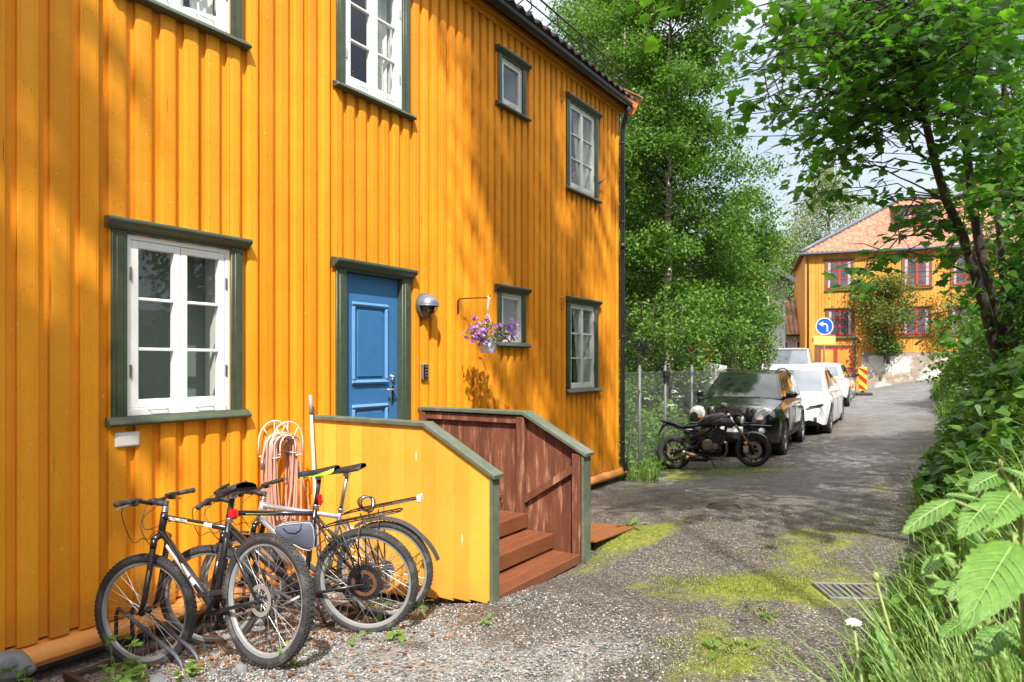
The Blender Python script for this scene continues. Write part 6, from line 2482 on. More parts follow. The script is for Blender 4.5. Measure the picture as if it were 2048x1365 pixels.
for x in (.3, 1.3):
    b = MB()
    b.box(x, x + .62, -.03, .02, 1.75, 2.4, 0, .02)
    wo = b.build('window', MT['white'], lo_)
    b = MB()
    b.box(x + .08, x + .54, -.04, -.031, 1.83, 2.32)
    b.build('pane', MT['clearglass2'], wo)
b = MB()
b.box(2.25, 3.1, -.04, .02, .0, 2.3, 0, .02)
for k in range(9):
    b.box(2.27, 3.08, -.05, -.041, .1 + k * .24, .3 + k * .24, 0, .01)
b.build('door', MT['redpaint'], lo_)

# dark grey boarded house behind the birch
gh = thing('grey_house', 'dark grey boarded house with red trimmed windows, half hidden behind the birch', 'house', (-2.14, 24.18, 0), 0)
MT['greyboard'] = pm('dark_grey_board_paint', (.045, .047, .05), .6, var=.2, stretch=(.5, .5, 6), scale=4)
MT['greyboard2'] = pm('pale_grey_board_paint', (.15, .155, .16), .6, var=.15)
b = MB()
z = -.6
while z < 7.6:
    lo2 = -9.5
    hi2 = 0 if z < 5.6 else 0 - (z - 5.6) * 1.6
    if not (3.05 < z < 3.4):
        b.box(lo2, hi2, -.03, .0, z, z + .168, 0, .006)
    z += .175
b.box(-9.5, -.01, .08, 9, -.6, 5.6, 0)
b.build('gable_wall', MT['greyboard'], gh)
b = MB()
z = -.6
while z < 5.6:
    b.box(.0, .03, 0, 9.5, z, z + .168, 0, .006)
    z += .175
b.build('side_wall', MT['greyboard2'], gh)
b = MB()
f = lambda u, v, h: (u, h, v)
b.prism([(.45, 5.45), (.45, 5.65), (-4.75, 8.95), (-9.9, 5.65), (-9.9, 5.45), (-4.75, 8.7)], f, -.35, 9.8)
b.build('roof', MT['slate'], gh)
for (y0, z0, h_, w_) in ((.5, .9, 1.5, .9), (2.1, .9, 1.5, .9), (.6, 3.6, 1.35, 1.0), (3.2, 3.6, 1.35, 1.0), (5.6, 3.6, 1.35, 1.0), (4.6, .9, 1.5, 1.0)):
    b = MB()
    for a, e, c_, d_ in ((y0 - .1, y0, z0 - .1, z0 + h_ + .1), (y0 + w_, y0 + w_ + .1, z0 - .1, z0 + h_ + .1), (y0, y0 + w_, z0 + h_, z0 + h_ + .1), (y0, y0 + w_, z0 - .1, z0)):
        b.box(.03, .07, a, e, c_, d_, 0, .008)
    wo = b.build('window', MT['redpaint'], gh)
    b = MB()
    m = y0 + w_ / 2
    for a, e, c_, d_ in ((y0, y0 + .07, z0, z0 + h_), (y0 + w_ - .07, y0 + w_, z0, z0 + h_), (m - .05, m + .05, z0, z0 + h_), (y0 + .07, m - .05, z0 + h_ * .62, z0 + h_ * .66), (m + .05, y0 + w_ - .07, z0 + h_ * .62, z0 + h_ * .66)):
        b.box(.031, .06, a, e, c_, d_, 0, .006)
    b.build('sash', MT['white'], wo)
    b = MB()
    b.box(.031, .04, y0 + .07, y0 + w_ - .07, z0, z0 + h_)
    b.build('pane', MT['clearglass2'], wo)

# grey shed on the bank
sh = thing('garden_shed', 'small weathered grey shed with a slanting roof on top of the right bank', 'shed', (5.95, 22.6, 1.2), .55)
MT['shedwood'] = pm('silver_grey_boards', (.20, .185, .17), .85, var=.25, stretch=(.6, .6, 8), scale=4)
b = MB()
for k in range(14):
    z = .1 + k * .14
    b.box(0, 2.6, -.02 - .012 * (k % 2) * 0, .02, z, z + .13, 0, .008, Matrix.Rotation(0, 4, 'X'))
    b.box(-.02, .02, .02, 2.4, z, z + .13, 0, .008)
b.box(.02, 2.6, .05, 2.3, .0, 1.9, 0)
b.box(-.05, .07, -.05, .02, -.4, 2.0, 0, .01)
b.build('wall', MT['shedwood'], sh)
b = MB()
for k in range(12):
    x = -.35 + k * .27
    b.box(x, x + .265, -.35, 2.7, 1.78 + .42 * (x + .13), 1.82 + .42 * (x + .13), 0, .01, None)
b.build('roof', MT['shedwood'], sh)

# ---------------------------------------------------------------- chain-link fence behind the house corner
fe = thing('chain_link_fence', 'galvanised chain-link fence running on from the corner of the orange house', 'fence', (.02, 10.6, 0))
fy = [11.35, 12.6, 14.15, 15.8]
for k, y in enumerate(fy):
    zg = G(0, y)
    b = MB()
    b.tube([(0, y - 10.6, zg - .3), (0, y - 10.6, 1.60)], .027, 10)
    b.ell((0, y - 10.6, 1.60), .029, 8, 5)
    b.build('post', MT['galv'], fe)
b = MB()
y0, y1 = 10.7, 15.8
st = .052
zt = 1.50
n = int((y1 - y0 + 1.7) / st)
for k in range(-int(1.75 / st), int((y1 - y0) / st) + 1):
    for sg in (1, -1):
        ya = k * st
        seg = []
        lo_z = -.22
        a0, a1 = ya, ya + (zt - lo_z)
        p = [(a0, lo_z), (a1, zt)] if sg > 0 else [(a1, lo_z), (a0, zt)]
        (u0, w0), (u1, w1) = p
        L_ = y1 - y0
        ts = [0, 1]
        if u0 != u1:
            for bd in (0, L_):
                ts.append((bd - u0) / (u1 - u0))
        lo_t, hi_t = 0.0, 1.0
        ta, tb = (0 - u0) / (u1 - u0), (L_ - u0) / (u1 - u0)
        ta, tb = min(ta, tb), max(ta, tb)
        lo_t, hi_t = max(0, ta), min(1, tb)
        if hi_t - lo_t > .01:
            q0 = (.003 * sg, y0 - 10.6 + u0 + (u1 - u0) * lo_t, w0 + (w1 - w0) * lo_t)
            q1 = (.003 * sg, y0 - 10.6 + u0 + (u1 - u0) * hi_t, w0 + (w1 - w0) * hi_t)
            b.tube([q0, q1], .0015, 3, cap=False)
for z in (1.49, .7, -.1):
    b.tube([(0, y0 - 10.6, z), (0, y1 - 10.6, z)], .003, 4)
b.build('wire_mesh', pm('dull_grey_wire', (.13, .135, .14), .6, metal=.2), fe)
b = MB()
b.tube([(0, .75, 1.2), (.06, .1, .05), (.08, -.05, -.25)], .018, 6)
b.build('strut', MT['blackm'], fe)
b = MB()
b.box(.02, .07, 12.45, 12.75, 1.40, 1.52, 0, .01)
for k in range(4):
    b.box(.03, .06, 12.47 + k * .07, 12.51 + k * .07, 1.30, 1.40, 0, .005)
tag(b.build('wall_bracket', MT['black']), 'small black toothed bracket on the middle post of the chain-link fence', 'bracket')

# ---------------------------------------------------------------- signs, marker, sheet
ts = thing('road_sign', 'round blue road sign with a white left-turn arrow above a yellow text plate', 'road sign', (.20, 29.6, .45), math.atan(901 / 1365) - .08)
MT['signblue'] = pm('sign_blue', (.01, .085, .55), .35, var=.03)
MT['signwhite'] = pm('sign_white', (.8, .8, .8), .35, var=.03)
MT['signyellow'] = pm('sign_yellow', (.80, .60, .16), .4, var=.05)
b = MB()
b.tube([(0, .03, -.3), (0, .03, 2.95)], .032, 10)
b.build('pole', MT['galv'], ts)
b = MB()
b.lathe([(.001, .004), (.34, .004), (.34, -.012), (.001, -.012)], (.0, -.004, 2.70), (0, -1, 0), 40, 0, False)
pl = b.build('sign_plate', MT['signwhite'], ts)
b = MB()
b.lathe([(.001, .0035), (.31, .0035), (.31, .0), (.001, .0)], (.0, -.009, 2.70), (0, -1, 0), 40, 0, False)
b.build('blue_disc', MT['signblue'], pl)
b = MB()
ar = []
ow = .055
path = [(.11, -.21), (.11, -.02)] + [(.0 + .11 * math.cos(a), -.02 + .11 * math.sin(a)) for a in np.linspace(.2, PI / 2, 6)] + [(-.06, .09)]
Lf, Rt = [], []
for i, p in enumerate(path):
    q = path[min(i + 1, len(path) - 1)]
    o = path[max(i - 1, 0)]
    d = Vector((q[0] - o[0], q[1] - o[1])).normalized()
    Lf.append((p[0] - d.y * ow / 2, p[1] + d.x * ow / 2))
    Rt.append((p[0] + d.y * ow / 2, p[1] - d.x * ow / 2))
vs, fs = [], []
for (l_, r_) in zip(Lf, Rt):
    vs += [(l_[0], -.016, 2.70 + l_[1]), (r_[0], -.016, 2.70 + r_[1])]
for i in range(len(path) - 1):
    fs.append((2 * i, 2 * i + 1, 2 * i + 3, 2 * i + 2))
b.add(vs, fs)
b.add([(-.05, -.016, 2.70 + .185), (-.05, -.016, 2.70 - .005), (-.23, -.016, 2.79)], [(0, 1, 2)])
b.build('arrow', MT['signwhite'], pl, recalc=False)
b = MB()
b.box(-.42, .42, -.012, .004, 1.97, 2.31, 0, .004, Matrix.Rotation(.0, 4, 'Y'))
yp = b.build('text_plate', MT['signyellow'], ts)
tm = pm('sign_text', (.35, .27, .05), .5)
for k, (s, z) in enumerate((('Obs - Gjelder fra', 2.19), ('1 mai', 2.06))):
    text_mesh('lettering', s, .10, Matrix.Translation((0, -.0145, z)) @ Matrix.Rotation(PI / 2, 4, 'X'), tm, yp)

mkb = thing('marker_board', 'red and yellow striped marker board standing beside the white hatchback', 'marker board', (1.62, 29.1, .50), math.atan(901 / 1365) - .1)
b = MB()
b.box(-.155, .155, -.02, .02, .12, 1.02, 0, .01)
body = b.build('board', pm('marker_yellow', (.85, .55, .03), .45), mkb)
for z0 in (-.05, .33, .70):
    p = [(-.15, z0 + .26), (.15, z0), (.15, z0 + .20), (-.15, z0 + .46)]
    q = []
    for i in range(4):                                          # clip to the board
        q.append((p[i][0], min(1.015, max(.125, p[i][1]))))
    b = MB()
    b.add([(u, -.0215, v) for u, v in q], [(0, 1, 2, 3)])
    b.build('stripe', pm('marker_red', (.70, .02, .02), .4), body, recalc=False)
b = MB()
b.box(-.3, .3, -.2, .2, -.08, .05, 0, .03)
b.box(-.05, .05, -.03, .03, .04, .14)
b.build('foot', MT['blackm'], mkb)

ns = thing('no_parking_sign', 'round blue sign with red ring, half hidden by shrub leaves', 'road sign', (-.75, 17.0, .0), math.atan(901 / 1365))
b = MB()
b.tube([(0, .03, -.3), (0, .03, 2.2)], .03, 8)
b.build('pole', MT['galv'], ns)
b = MB()
b.lathe([(.001, .01), (.29, .01), (.29, -.005), (.001, -.005)], (0, -.01, 1.92), (0, -1, 0), 36, 0, False)
pl = b.build('sign_plate', pm('sign_red', (.62, .02, .015), .35), ns)
b = MB()
b.lathe([(.001, .013), (.21, .013), (.21, .008), (.001, .008)], (0, -.01, 1.92), (0, -1, 0), 36, 0, False)
b.build('blue_disc', pm('dull_sign_blue', (.012, .04, .12), .4), pl)
b = MB()
b.grid(lambda u, v: (-.45 + .9 * u + .12 * (v - .5), 14.98 * 0 + .1 * math.sin(7 * u + 3 * v) + .05 * math.sin(13 * v), .75 + .95 * v * (1 - .22 * abs(u - .5))), 24, 20)
b.grid(lambda u, v: (-.45 + .9 * u + .12 * (v - .5), .45 - .1 * math.sin(7 * u + 3 * v), .75 + .95 * v * (1 - .22 * abs(u - .5))), 12, 10)
s_ = b.build('plastic_cover', pm('crumpled_pale_plastic', (.45, .45, .43), .35, var=.35, scale=5, bump=.6, bscale=9, dist=.05))
s_.location = (-.72, 17.5, 0)
s_.rotation_euler = (0, 0, math.atan(901 / 1365))
tag(s_, 'pale crumpled plastic sheet bulging behind the fence below the half hidden round sign', 'plastic sheet')

# iron grate and cover set in the lane
gt = thing('drain_grate', 'rectangular iron drain grate with parallel bars set in the lane', 'drain grate', (4.17, 5.36, G(4.17, 5.36) + .01), rad(30))
MT['iron'] = pm('worn_cast_iron', (.20, .18, .185), .55, metal=.3, var=.25, scale=20)
b = MB()
b.box(-.24, .24, -.17, -.145, -.03, .012, 0, .004)
b.box(-.24, .24, .145, .17, -.03, .012, 0, .004)
b.box(-.24, -.215, -.145, .145, -.03, .012, 0, .004)
b.box(.215, .24, -.145, .145, -.03, .012, 0, .004)
b.build('frame', MT['iron'], gt)
for k in range(9):
    x = -.19 + k * .0475
    b = MB()
    b.box(x - .0125, x + .0125, -.145, .145, -.02, .010, 0, .003)
    b.build('bar', MT['iron'], gt)
b = MB()
b.box(-.21, .21, -.145, .145, -.004, .001)
b.build('shaft', MT['black'], gt)
b = MB()
b.lathe([(.001, .010), (.13, .009), (.15, .006), (.16, -.01)], (0, 0, 0), (0, 0, 1), 28)
b.lathe([(.165, -.01), (.165, .008), (.185, .008), (.19, -.01)], (0, 0, 0), (0, 0, 1), 28)
m_ = b.build('valve_cover', pm('brown_iron_cover', (.05, .033, .022), .7, var=.3, bump=.4))
m_.location = (2.51, 7.89, G(2.51, 7.89) + .008)
tag(m_, 'small round brown iron cover in the middle of the lane', 'cover')
MAPLE_STEMS = [[(5.35, 10.54, 1.2), (5.21, 10.4, 1.58), (5.11, 10.27, 1.95), (5.04, 10.11, 2.28), (4.93, 9.91, 2.72), (4.8, 9.71, 3.18), (4.64, 9.48, 3.57), (4.54, 9.3, 3.95), (4.45, 8.99, 4.4), (4.39, 8.71, 4.94), (4.31, 8.42, 5.49)], [(5.52, 10.9, 1.25), (5.44, 10.85, 1.42), (5.29, 10.69, 1.8), (5.2, 10.57, 2.13), (5.11, 10.39, 2.45), (4.98, 10.18, 3.05), (4.9, 10.01, 3.64), (4.83, 9.84, 4.34), (4.8, 9.59, 5.21), (4.82, 9.48, 6.21)], [(5.54, 11.03, 1.19), (5.47, 10.99, 1.54), (5.35, 10.91, 1.89), (5.27, 10.85, 2.35), (5.23, 10.82, 2.86), (5.18, 10.79, 3.64), (5.2, 10.69, 4.38), (5.25, 10.6, 5.29), (5.29, 10.51, 6.49)]]
EDGE_TIPS = [(3.02, 6.25, 3.9), (3.07, 6.4, 4.06), (3.13, 6.09, 4.15), (3.19, 6.12, 4.39), (3.23, 6.39, 4.68), (3.28, 6.07, 4.73), (3.21, 6.86, 3.99), (3.24, 7.36, 4.23), (3.33, 7.65, 3.92), (3.43, 7.48, 3.92), (3.49, 8.12, 4.41), (3.56, 8.77, 4.35), (3.41, 8.67, 4.09), (3.13, 8.96, 3.98), (3.11, 8.95, 3.76), (3.25, 8.92, 3.64), (3.37, 9.24, 3.66), (3.56, 9.49, 3.75), (3.02, 6.25, 3.9), (3.07, 6.4, 4.06), (3.13, 6.09, 4.15), (3.19, 6.12, 4.39), (3.23, 6.39, 4.68), (3.28, 6.07, 4.73), (3.21, 6.86, 3.99), (3.24, 7.36, 4.23), (3.33, 7.65, 3.92), (3.43, 7.48, 3.92), (3.49, 8.12, 4.41), (3.56, 8.77, 4.35), (3.41, 8.67, 4.09), (3.13, 8.96, 3.98)]
MAPLE_TIPS = [(4.6, 8.09, 5.18), (5.54, 11.31, 5.68), (3.73, 11.02, 6.11), (5.51, 11.14, 6.35), (4.74, 11.1, 6.38), (4.07, 7.82, 4.79), (5.11, 8.24, 3.53), (3.22, 8.23, 5.95), (4.31, 7.7, 4.34), (4.91, 13.12, 4.72), (5.5, 12.56, 7.31), (5.4, 10.81, 2.87), (4.0, 7.64, 4.9), (3.07, 8.66, 5.35), (4.29, 9.05, 5.96), (3.43, 11.51, 6.94), (2.92, 8.96, 5.35), (4.8, 12.17, 5.69), (4.92, 7.12, 4.08), (4.65, 9.26, 4.87), (4.67, 11.86, 5.87), (5.28, 10.91, 6.17), (4.95, 10.64, 2.61), (3.87, 10.57, 6.31), (3.59, 8.03, 5.14), (4.8, 8.06, 5.06), (3.05, 10.16, 6.04), (3.96, 11.43, 5.46), (5.21, 9.02, 5.22), (3.45, 10.49, 6.1), (5.42, 13.08, 4.19), (5.31, 8.83, 3.53), (3.64, 8.65, 5.92), (5.38, 11.58, 5.1), (4.24, 10.64, 6.09), (4.01, 11.88, 6.74), (3.96, 8.18, 5.06), (4.4, 7.99, 5.38), (4.05, 10.31, 5.21), (4.06, 11.3, 5.76), (4.25, 11.62, 5.87), (3.37, 6.79, 4.87), (4.63, 8.55, 4.86), (5.44, 10.81, 2.97), (4.28, 11.29, 7.06), (5.33, 13.4, 7.78), (5.61, 13.09, 3.36), (3.86, 7.67, 4.97), (4.57, 10.75, 5.17), (5.23, 10.94, 2.35), (5.34, 8.51, 4.94), (4.0, 10.2, 5.7), (3.86, 9.4, 5.62), (4.85, 12.89, 3.93), (4.85, 7.4, 4.56), (5.36, 13.0, 4.58), (4.54, 10.03, 5.54), (3.41, 9.23, 5.85), (4.95, 7.52, 5.04), (3.73, 9.46, 4.85), (5.36, 13.27, 6.81), (2.95, 10.94, 6.12), (4.96, 7.66, 4.64), (3.94, 7.36, 4.31), (4.59, 12.91, 5.9), (4.53, 10.55, 6.48), (4.66, 7.4, 4.82), (4.94, 12.5, 5.39), (3.75, 8.2, 5.21), (5.41, 10.37, 2.01), (4.73, 10.64, 5.85), (5.45, 11.16, 2.75), (3.45, 8.02, 5.75), (4.98, 12.0, 4.31), (2.95, 10.79, 6.51), (4.17, 10.64, 6.7), (5.13, 9.82, 5.55), (5.63, 12.96, 3.47), (5.02, 6.83, 4.43), (5.38, 10.47, 3.45), (4.34, 8.93, 5.77), (3.64, 10.41, 5.36), (4.84, 9.85, 3.61), (4.7, 9.07, 5.54), (4.98, 12.01, 2.79), (3.44, 8.35, 4.86), (3.57, 9.16, 5.12), (5.11, 7.91, 3.98), (3.63, 8.98, 6.12), (5.52, 11.44, 4.74), (5.15, 8.59, 3.98), (3.77, 8.53, 5.65), (3.56, 10.88, 5.87), (5.01, 6.74, 3.5), (2.69, 10.62, 6.7), (3.29, 7.69, 5.48), (4.1, 9.14, 4.99), (5.32, 11.55, 6.32), (4.71, 7.02, 4.74), (4.25, 9.67, 5.36), (3.2, 9.31, 6.1), (4.63, 9.17, 5.06), (3.32, 7.27, 4.97), (5.62, 13.22, 7.02), (5.16, 9.58, 4.62), (3.06, 10.06, 6.83), (3.67, 8.37, 5.14), (5.32, 8.22, 4.8), (4.01, 9.08, 4.82), (5.22, 8.6, 4.12), (4.43, 12.61, 6.9), (3.39, 10.21, 6.05), (3.52, 8.55, 5.51), (4.68, 11.11, 6.15), (5.28, 11.15, 5.97), (5.02, 9.56, 3.62), (4.53, 10.9, 5.75), (4.98, 9.96, 6.08), (5.22, 8.02, 3.65), (3.64, 9.22, 4.89), (3.39, 11.05, 6.51), (4.6, 12.82, 6.89), (3.98, 10.04, 5.2), (2.92, 8.99, 6.21), (4.87, 12.94, 6.27)]
OVERHEAD_TIPS = [(5.99, 7.21, 8.39), (6.22, 5.58, 8.46), (6.27, 7.1, 7.67), (8.49, 3.74, 7.55), (6.79, 6.2, 9.3), (7.45, 7.16, 9.46), (6.16, 2.28, 8.62), (8.68, 1.94, 10.11), (6.7, 4.58, 8.5), (6.34, 6.72, 9.29), (6.7, 2.22, 9.0), (5.45, 6.48, 8.44), (8.32, 1.41, 8.99), (7.23, 4.21, 7.71), (7.85, 4.0, 7.82), (6.46, 4.5, 9.0), (7.14, 2.25, 7.82), (7.0, 3.17, 9.66), (8.46, 4.72, 7.47), (5.48, 3.05, 8.83), (7.09, 4.06, 8.28), (5.93, 4.51, 8.61), (5.25, 5.01, 9.26), (9.41, 6.53, 9.47), (7.08, 5.06, 8.87), (9.36, 5.58, 9.73), (6.92, 4.56, 7.67), (8.24, 6.1, 7.97), (6.37, 6.72, 8.13), (9.31, 2.05, 9.28), (6.19, 2.37, 10.12), (6.35, 1.9, 9.81), (7.29, 3.83, 7.78), (8.18, 5.93, 7.93), (7.02, 6.21, 7.5), (8.37, 5.8, 8.18), (5.25, 2.42, 7.48), (5.2, 3.12, 9.39), (7.34, 7.29, 9.82), (8.34, 7.15, 8.0), (6.81, 5.59, 9.71), (6.15, 5.33, 8.8), (6.06, 2.3, 9.39), (5.58, 2.07, 9.79), (6.89, 1.41, 9.1), (7.67, 1.73, 8.54), (9.11, 6.57, 7.47), (7.74, 5.04, 9.21), (5.2, 3.2, 9.91), (6.01, 4.59, 8.03), (7.1, 5.96, 8.02), (7.79, 4.89, 9.57)]
RASP_LEAVES = [((4.79, 1.13, 1.46), (4.73, 1.07, 1.43), 0.033), ((4.82, 1.21, 1.45), (4.78, 1.21, 1.46), 0.029), ((4.83, 1.19, 1.45), (4.8, 1.1, 1.43), 0.033), ((4.85, 1.29, 1.48), (4.81, 1.23, 1.47), 0.034), ((4.85, 1.29, 1.49), (4.89, 1.26, 1.48), 0.035), ((4.86, 1.24, 1.46), (4.83, 1.13, 1.44), 0.045), ((4.87, 1.24, 1.45), (4.9, 1.2, 1.42), 0.044), ((4.86, 1.18, 1.4), (4.81, 0.99, 1.36), 0.064), ((4.86, 1.26, 1.39), (4.79, 1.25, 1.35), 0.039), ((4.87, 1.22, 1.39), (4.9, 1.15, 1.35), 0.057), ((4.77, 1.48, 1.3), (4.74, 1.42, 1.28), 0.024), ((4.77, 1.48, 1.3), (4.79, 1.45, 1.29), 0.024), ((4.77, 1.48, 1.3), (4.79, 1.52, 1.3), 0.02), ((4.77, 1.48, 1.31), (4.76, 1.51, 1.32), 0.016), ((4.83, 1.58, 1.25), (4.78, 1.49, 1.23), 0.038), ((4.81, 1.57, 1.16), (4.77, 1.48, 1.16), 0.032), ((4.8, 1.62, 1.21), (4.75, 1.52, 1.23), 0.036), ((4.86, 1.47, 1.19), (4.82, 1.39, 1.16), 0.039), ((4.87, 1.43, 1.22), (4.89, 1.38, 1.16), 0.042), ((4.85, 1.41, 1.48), (4.83, 1.45, 1.48), 0.02), ((4.77, 1.66, 1.2), (4.74, 1.64, 1.22), 0.025), ((4.82, 1.33, 1.43), (4.84, 1.37, 1.44), 0.018)]
RASP_STEMS = [[(4.89, 1.44, 1.07), (4.88, 1.34, 1.28), (4.87, 1.24, 1.45), (4.85, 1.29, 1.49)], [(4.85, 1.59, 0.99), (4.84, 1.52, 1.17), (4.81, 1.54, 1.25), (4.77, 1.48, 1.3)], [(4.9, 1.39, 1.19), (4.88, 1.25, 1.36), (4.86, 1.2, 1.4)]]
SPRIG_TIPS = [(4.07, 7.43, 2.61), (3.88, 7.06, 2.37), (3.97, 7.24, 2.47), (4.17, 8.69, 3.2), (4.29, 9.25, 3.46), (4.55, 8.7, 2.67), (4.68, 9.03, 1.86)]
FRINGE_TIPS = [(2.81, 4.92, 4.37), (2.94, 5.0, 4.39), (3.03, 5.18, 4.43), (3.13, 5.37, 4.5), (2.87, 4.72, 4.12), (2.95, 4.77, 4.39), (3.1, 5.23, 4.57)]
# ------------------------------------------------------------------ leaves and trees
def birch_leaf():
    return [(0, 0, 0), (.35, .34, .06), (1, 0, -.05), (.35, -.34, .06)], [(0, 1, 2, 3)]


def maple_leaf():
    h = [(.02, .20), (-.10, .42), (.12, .40), (.22, .50), (.40, .68), (.46, .45), (.58, .34), (.73, .31), (.75, .17)]
    o = [(0, 0)] + h + [(1.0, 0)] + [(x, -y) for x, y in h[::-1]]
    v = [(.30, 0, .05)] + [(x, y, -.10 * abs(y) - .10 * x * x) for x, y in o]
    f = [(0, 1 + i, 1 + (i + 1) % 20) for i in range(20)]
    return v, f


def leaf_rot(n, tilt=.6, droop=.35):
    return rotmats(rng.normal(0, tilt, n), rng.normal(droop, .45, n), rng.uniform(0, 2 * PI, n))


MT['birchbark'] = pm('birch_bark', (.42, .36, .30), .8, var=.3, scale=4, col2=(.05, .04, .035), c2amt=.35, c2scale=6, stretch=(1, 1, 2.5))
MT['bark'] = pm('brown_grey_bark', (.065, .05, .04), .85, var=.35, scale=6, stretch=(3, 3, .6), bump=.6, bscale=25, dist=.01, col2=(.11, .10, .08), c2amt=.35)
MT['twig'] = pm('dark_twig_bark', (.05, .038, .03), .8, var=.3)
MT['birchleaf'] = leafm('birch_leaf', (.05, .135, .016), (.165, .285, .045), .38)
MT['mapleleaf'] = leafm('maple_leaf', (.048, .15, .02), (.13, .275, .04), .5, tcol=(1.5, 1.7, .5))
MT['farleaf'] = leafm('far_tree_leaf', (.09, .15, .045), (.19, .26, .09), .35)
MT['lilacleaf'] = leafm('lilac_leaf', (.08, .13, .025), (.20, .23, .055), .35)
MT['bushleaf'] = leafm('light_shrub_leaf', (.07, .17, .02), (.20, .33, .05), .4)
MT['elderleaf'] = leafm('elder_leaf', (.045, .12, .015), (.17, .29, .045), .38)
MT['weedleaf'] = leafm('weed_leaf', (.045, .13, .018), (.15, .27, .045), .35)
MT['grassblade'] = leafm('grass_blade', (.08, .175, .025), (.23, .35, .075), .35, tcol=(1.2, 1.3, .6))
MT['nettle'] = leafm('dark_herb_leaf', (.025, .085, .014), (.09, .19, .03), .35)


def curve(a, b, sag, k=7, jit=0.0, rr=R):
    a, b = Vector(a), Vector(b)
    out = []
    for i in range(k + 1):
        t = i / k
        p = a.lerp(b, t)
        p.z += sag * 4 * t * (1 - t)
        if 0 < i < k:
            p += Vector((rr.gauss(0, jit), rr.gauss(0, jit), rr.gauss(0, jit)))
        out.append(p)
    return out


def tree(name, label, cat, base, height, spread, leaf_n, leaf_s, lm, bark, z_first=1.0, n_br=70, r0=.14, droop=.5, shape='birch', group=None, seed=1, lean=(0, 0), clump=.32, leaf=birch_leaf, up=.35, trunks=1):
    rr = random.Random(seed)
    t = thing(name, label, cat, base, 0, group)
    tb = MB()
    cent = []
    for tk in range(trunks):
        off = Vector((rr.uniform(-.25, .25), rr.uniform(-.25, .25), 0)) * (trunks > 1)
        spl = Vector((rr.uniform(-.4, .4), rr.uniform(-.4, .4), 0)) * (trunks > 1) * height * .5
        tp = []
        for i in range(13):
            u = i / 12
            tp.append(Vector((off.x + lean[0] * u * u + spl.x * u + .10 * math.sin(5 * u + seed + tk) * u, off.y + lean[1] * u * u + spl.y * u + .10 * math.sin(4 * u + 2 * seed + tk) * u, -.3 + u * (height + .3))))
        tb.tube(tp, [max(.012, r0 * (1 - .93 * (i / 12))) for i in range(13)], 9)
        for k in range(n_br // trunks):
            u = ((k + rr.random()) / (n_br // trunks))
            z = z_first + (height - z_first) * u ** .9
            i = min(11, int(z / height * 12))
            p0 = tp[i].lerp(tp[i + 1], z / height * 12 - i)
            if shape == 'birch':
                ln = spread * (.45 + .75 * math.sin(PI * min(1, (.22 + .78 * (1 - u))) ** .8)) * rr.uniform(.55, 1.1) * float(1.28 - .62 * sstep(.25, .5, u)) * (1.0 if u < .75 else 1.25 - u)
            elif shape == 'round':
                ln = spread * math.sqrt(max(.05, 1 - (2 * u - .95) ** 2)) * rr.uniform(.6, 1.08)
            else:
                ln = spread * (1.02 - u) * rr.uniform(.8, 1.05)
            az = rr.uniform(0, 2 * PI)
            d = Vector((math.cos(az), math.sin(az), up + .3 * u))
            p1 = p0 + d.normalized() * ln
            p1.z -= droop * ln * .35
            br = curve(p0, p1, droop * ln * .18, 6, .04 * ln, rr)
            rb = max(.006, r0 * .30 * (1 - .6 * u))
            tb.tube(br, [rb * (1 - .8 * j / 6) for j in range(7)], 5, 1)
            m = max(3, int(5 * ln / spread) + 2)
            for j in range(m):
                q = br[min(6, 2 + int(rr.random() * 5))].lerp(br[-1], rr.random() * .5)
                e = q + Vector((rr.gauss(0, .3), rr.gauss(0, .3), rr.gauss(-.12 * droop, .2))) * (ln * .55)
                tb.tube(curve(q, e, .03, 3, .02, rr), [rb * .25, rb * .2, rb * .15, rb * .08], 4, 1)
                for s in (.35, .65, 1.0):
                    c_ = q.lerp(e, s)
                    cent.append((c_.x, c_.y, c_.z))
    tb.build('trunk', [bark, MT['twig']], t)
    cent = np.array(cent)
    w = rng.uniform(.4, 1.6, len(cent))
    idx = rng.choice(len(cent), leaf_n, p=w / w.sum())
    g = rng.normal(0, 1, (leaf_n, 3)) * np.array([clump, clump, clump * .75])
    P = cent[idx] + g
    if droop > .8:
        P[:, 2] -= np.abs(rng.normal(0, clump * 1.2, leaf_n))
    P = P[P[:, 2] > .15]
    if 'elder' in name:
        P = P[(P[:, 0] + base[0] < -.12) & (P[:, 2] < 2.3 + 1.5 * (P[:, 0] + base[0] + 2.0))]
    lvv, lff = leaf()
    scatter('crown', lvv, lff, P, leaf_rot(len(P), .7, .45), leaf_s * rng.uniform(.65, 1.25, len(P)), lm, t)
    return t


tree('birch_tree', 'big birch in the yard beside the grey house, its crown reaching down to the fence', 'tree', (-2.2, 18.75, G(-2.2, 18.75)), 15.5, 3.0, 100000, .10, MT['birchleaf'], MT['birchbark'], 2.6, 120, .15, .75, seed=3, clump=.22)
tree('birch_tree', 'second birch with a pale trunk rising behind the roof of the orange house', 'tree', (-7.0, 24.0, G(-7, 24)), 18.5, 3.6, 60000, .11, MT['birchleaf'], MT['birchbark'], 4.0, 80, .17, .7, seed=5, clump=.36)
tree('birch_tree', 'slender birch filling the gap above the eave of the orange house', 'tree', (-4.6, 21.0, G(-4.6, 21)), 16.5, 3.0, 52000, .10, MT['birchleaf'], MT['birchbark'], 3.0, 60, .13, .7, seed=15, clump=.32)
tree('rowan_tree', 'dark green leafy tree standing in front of the side wall of the grey house', 'tree', (-1.35, 21.0, G(-1.35, 21)), 5.4, 1.6, 15000, .10, MT['birchleaf'], MT['bark'], 1.2, 60, .07, .4, 'round', seed=23, clump=.2)
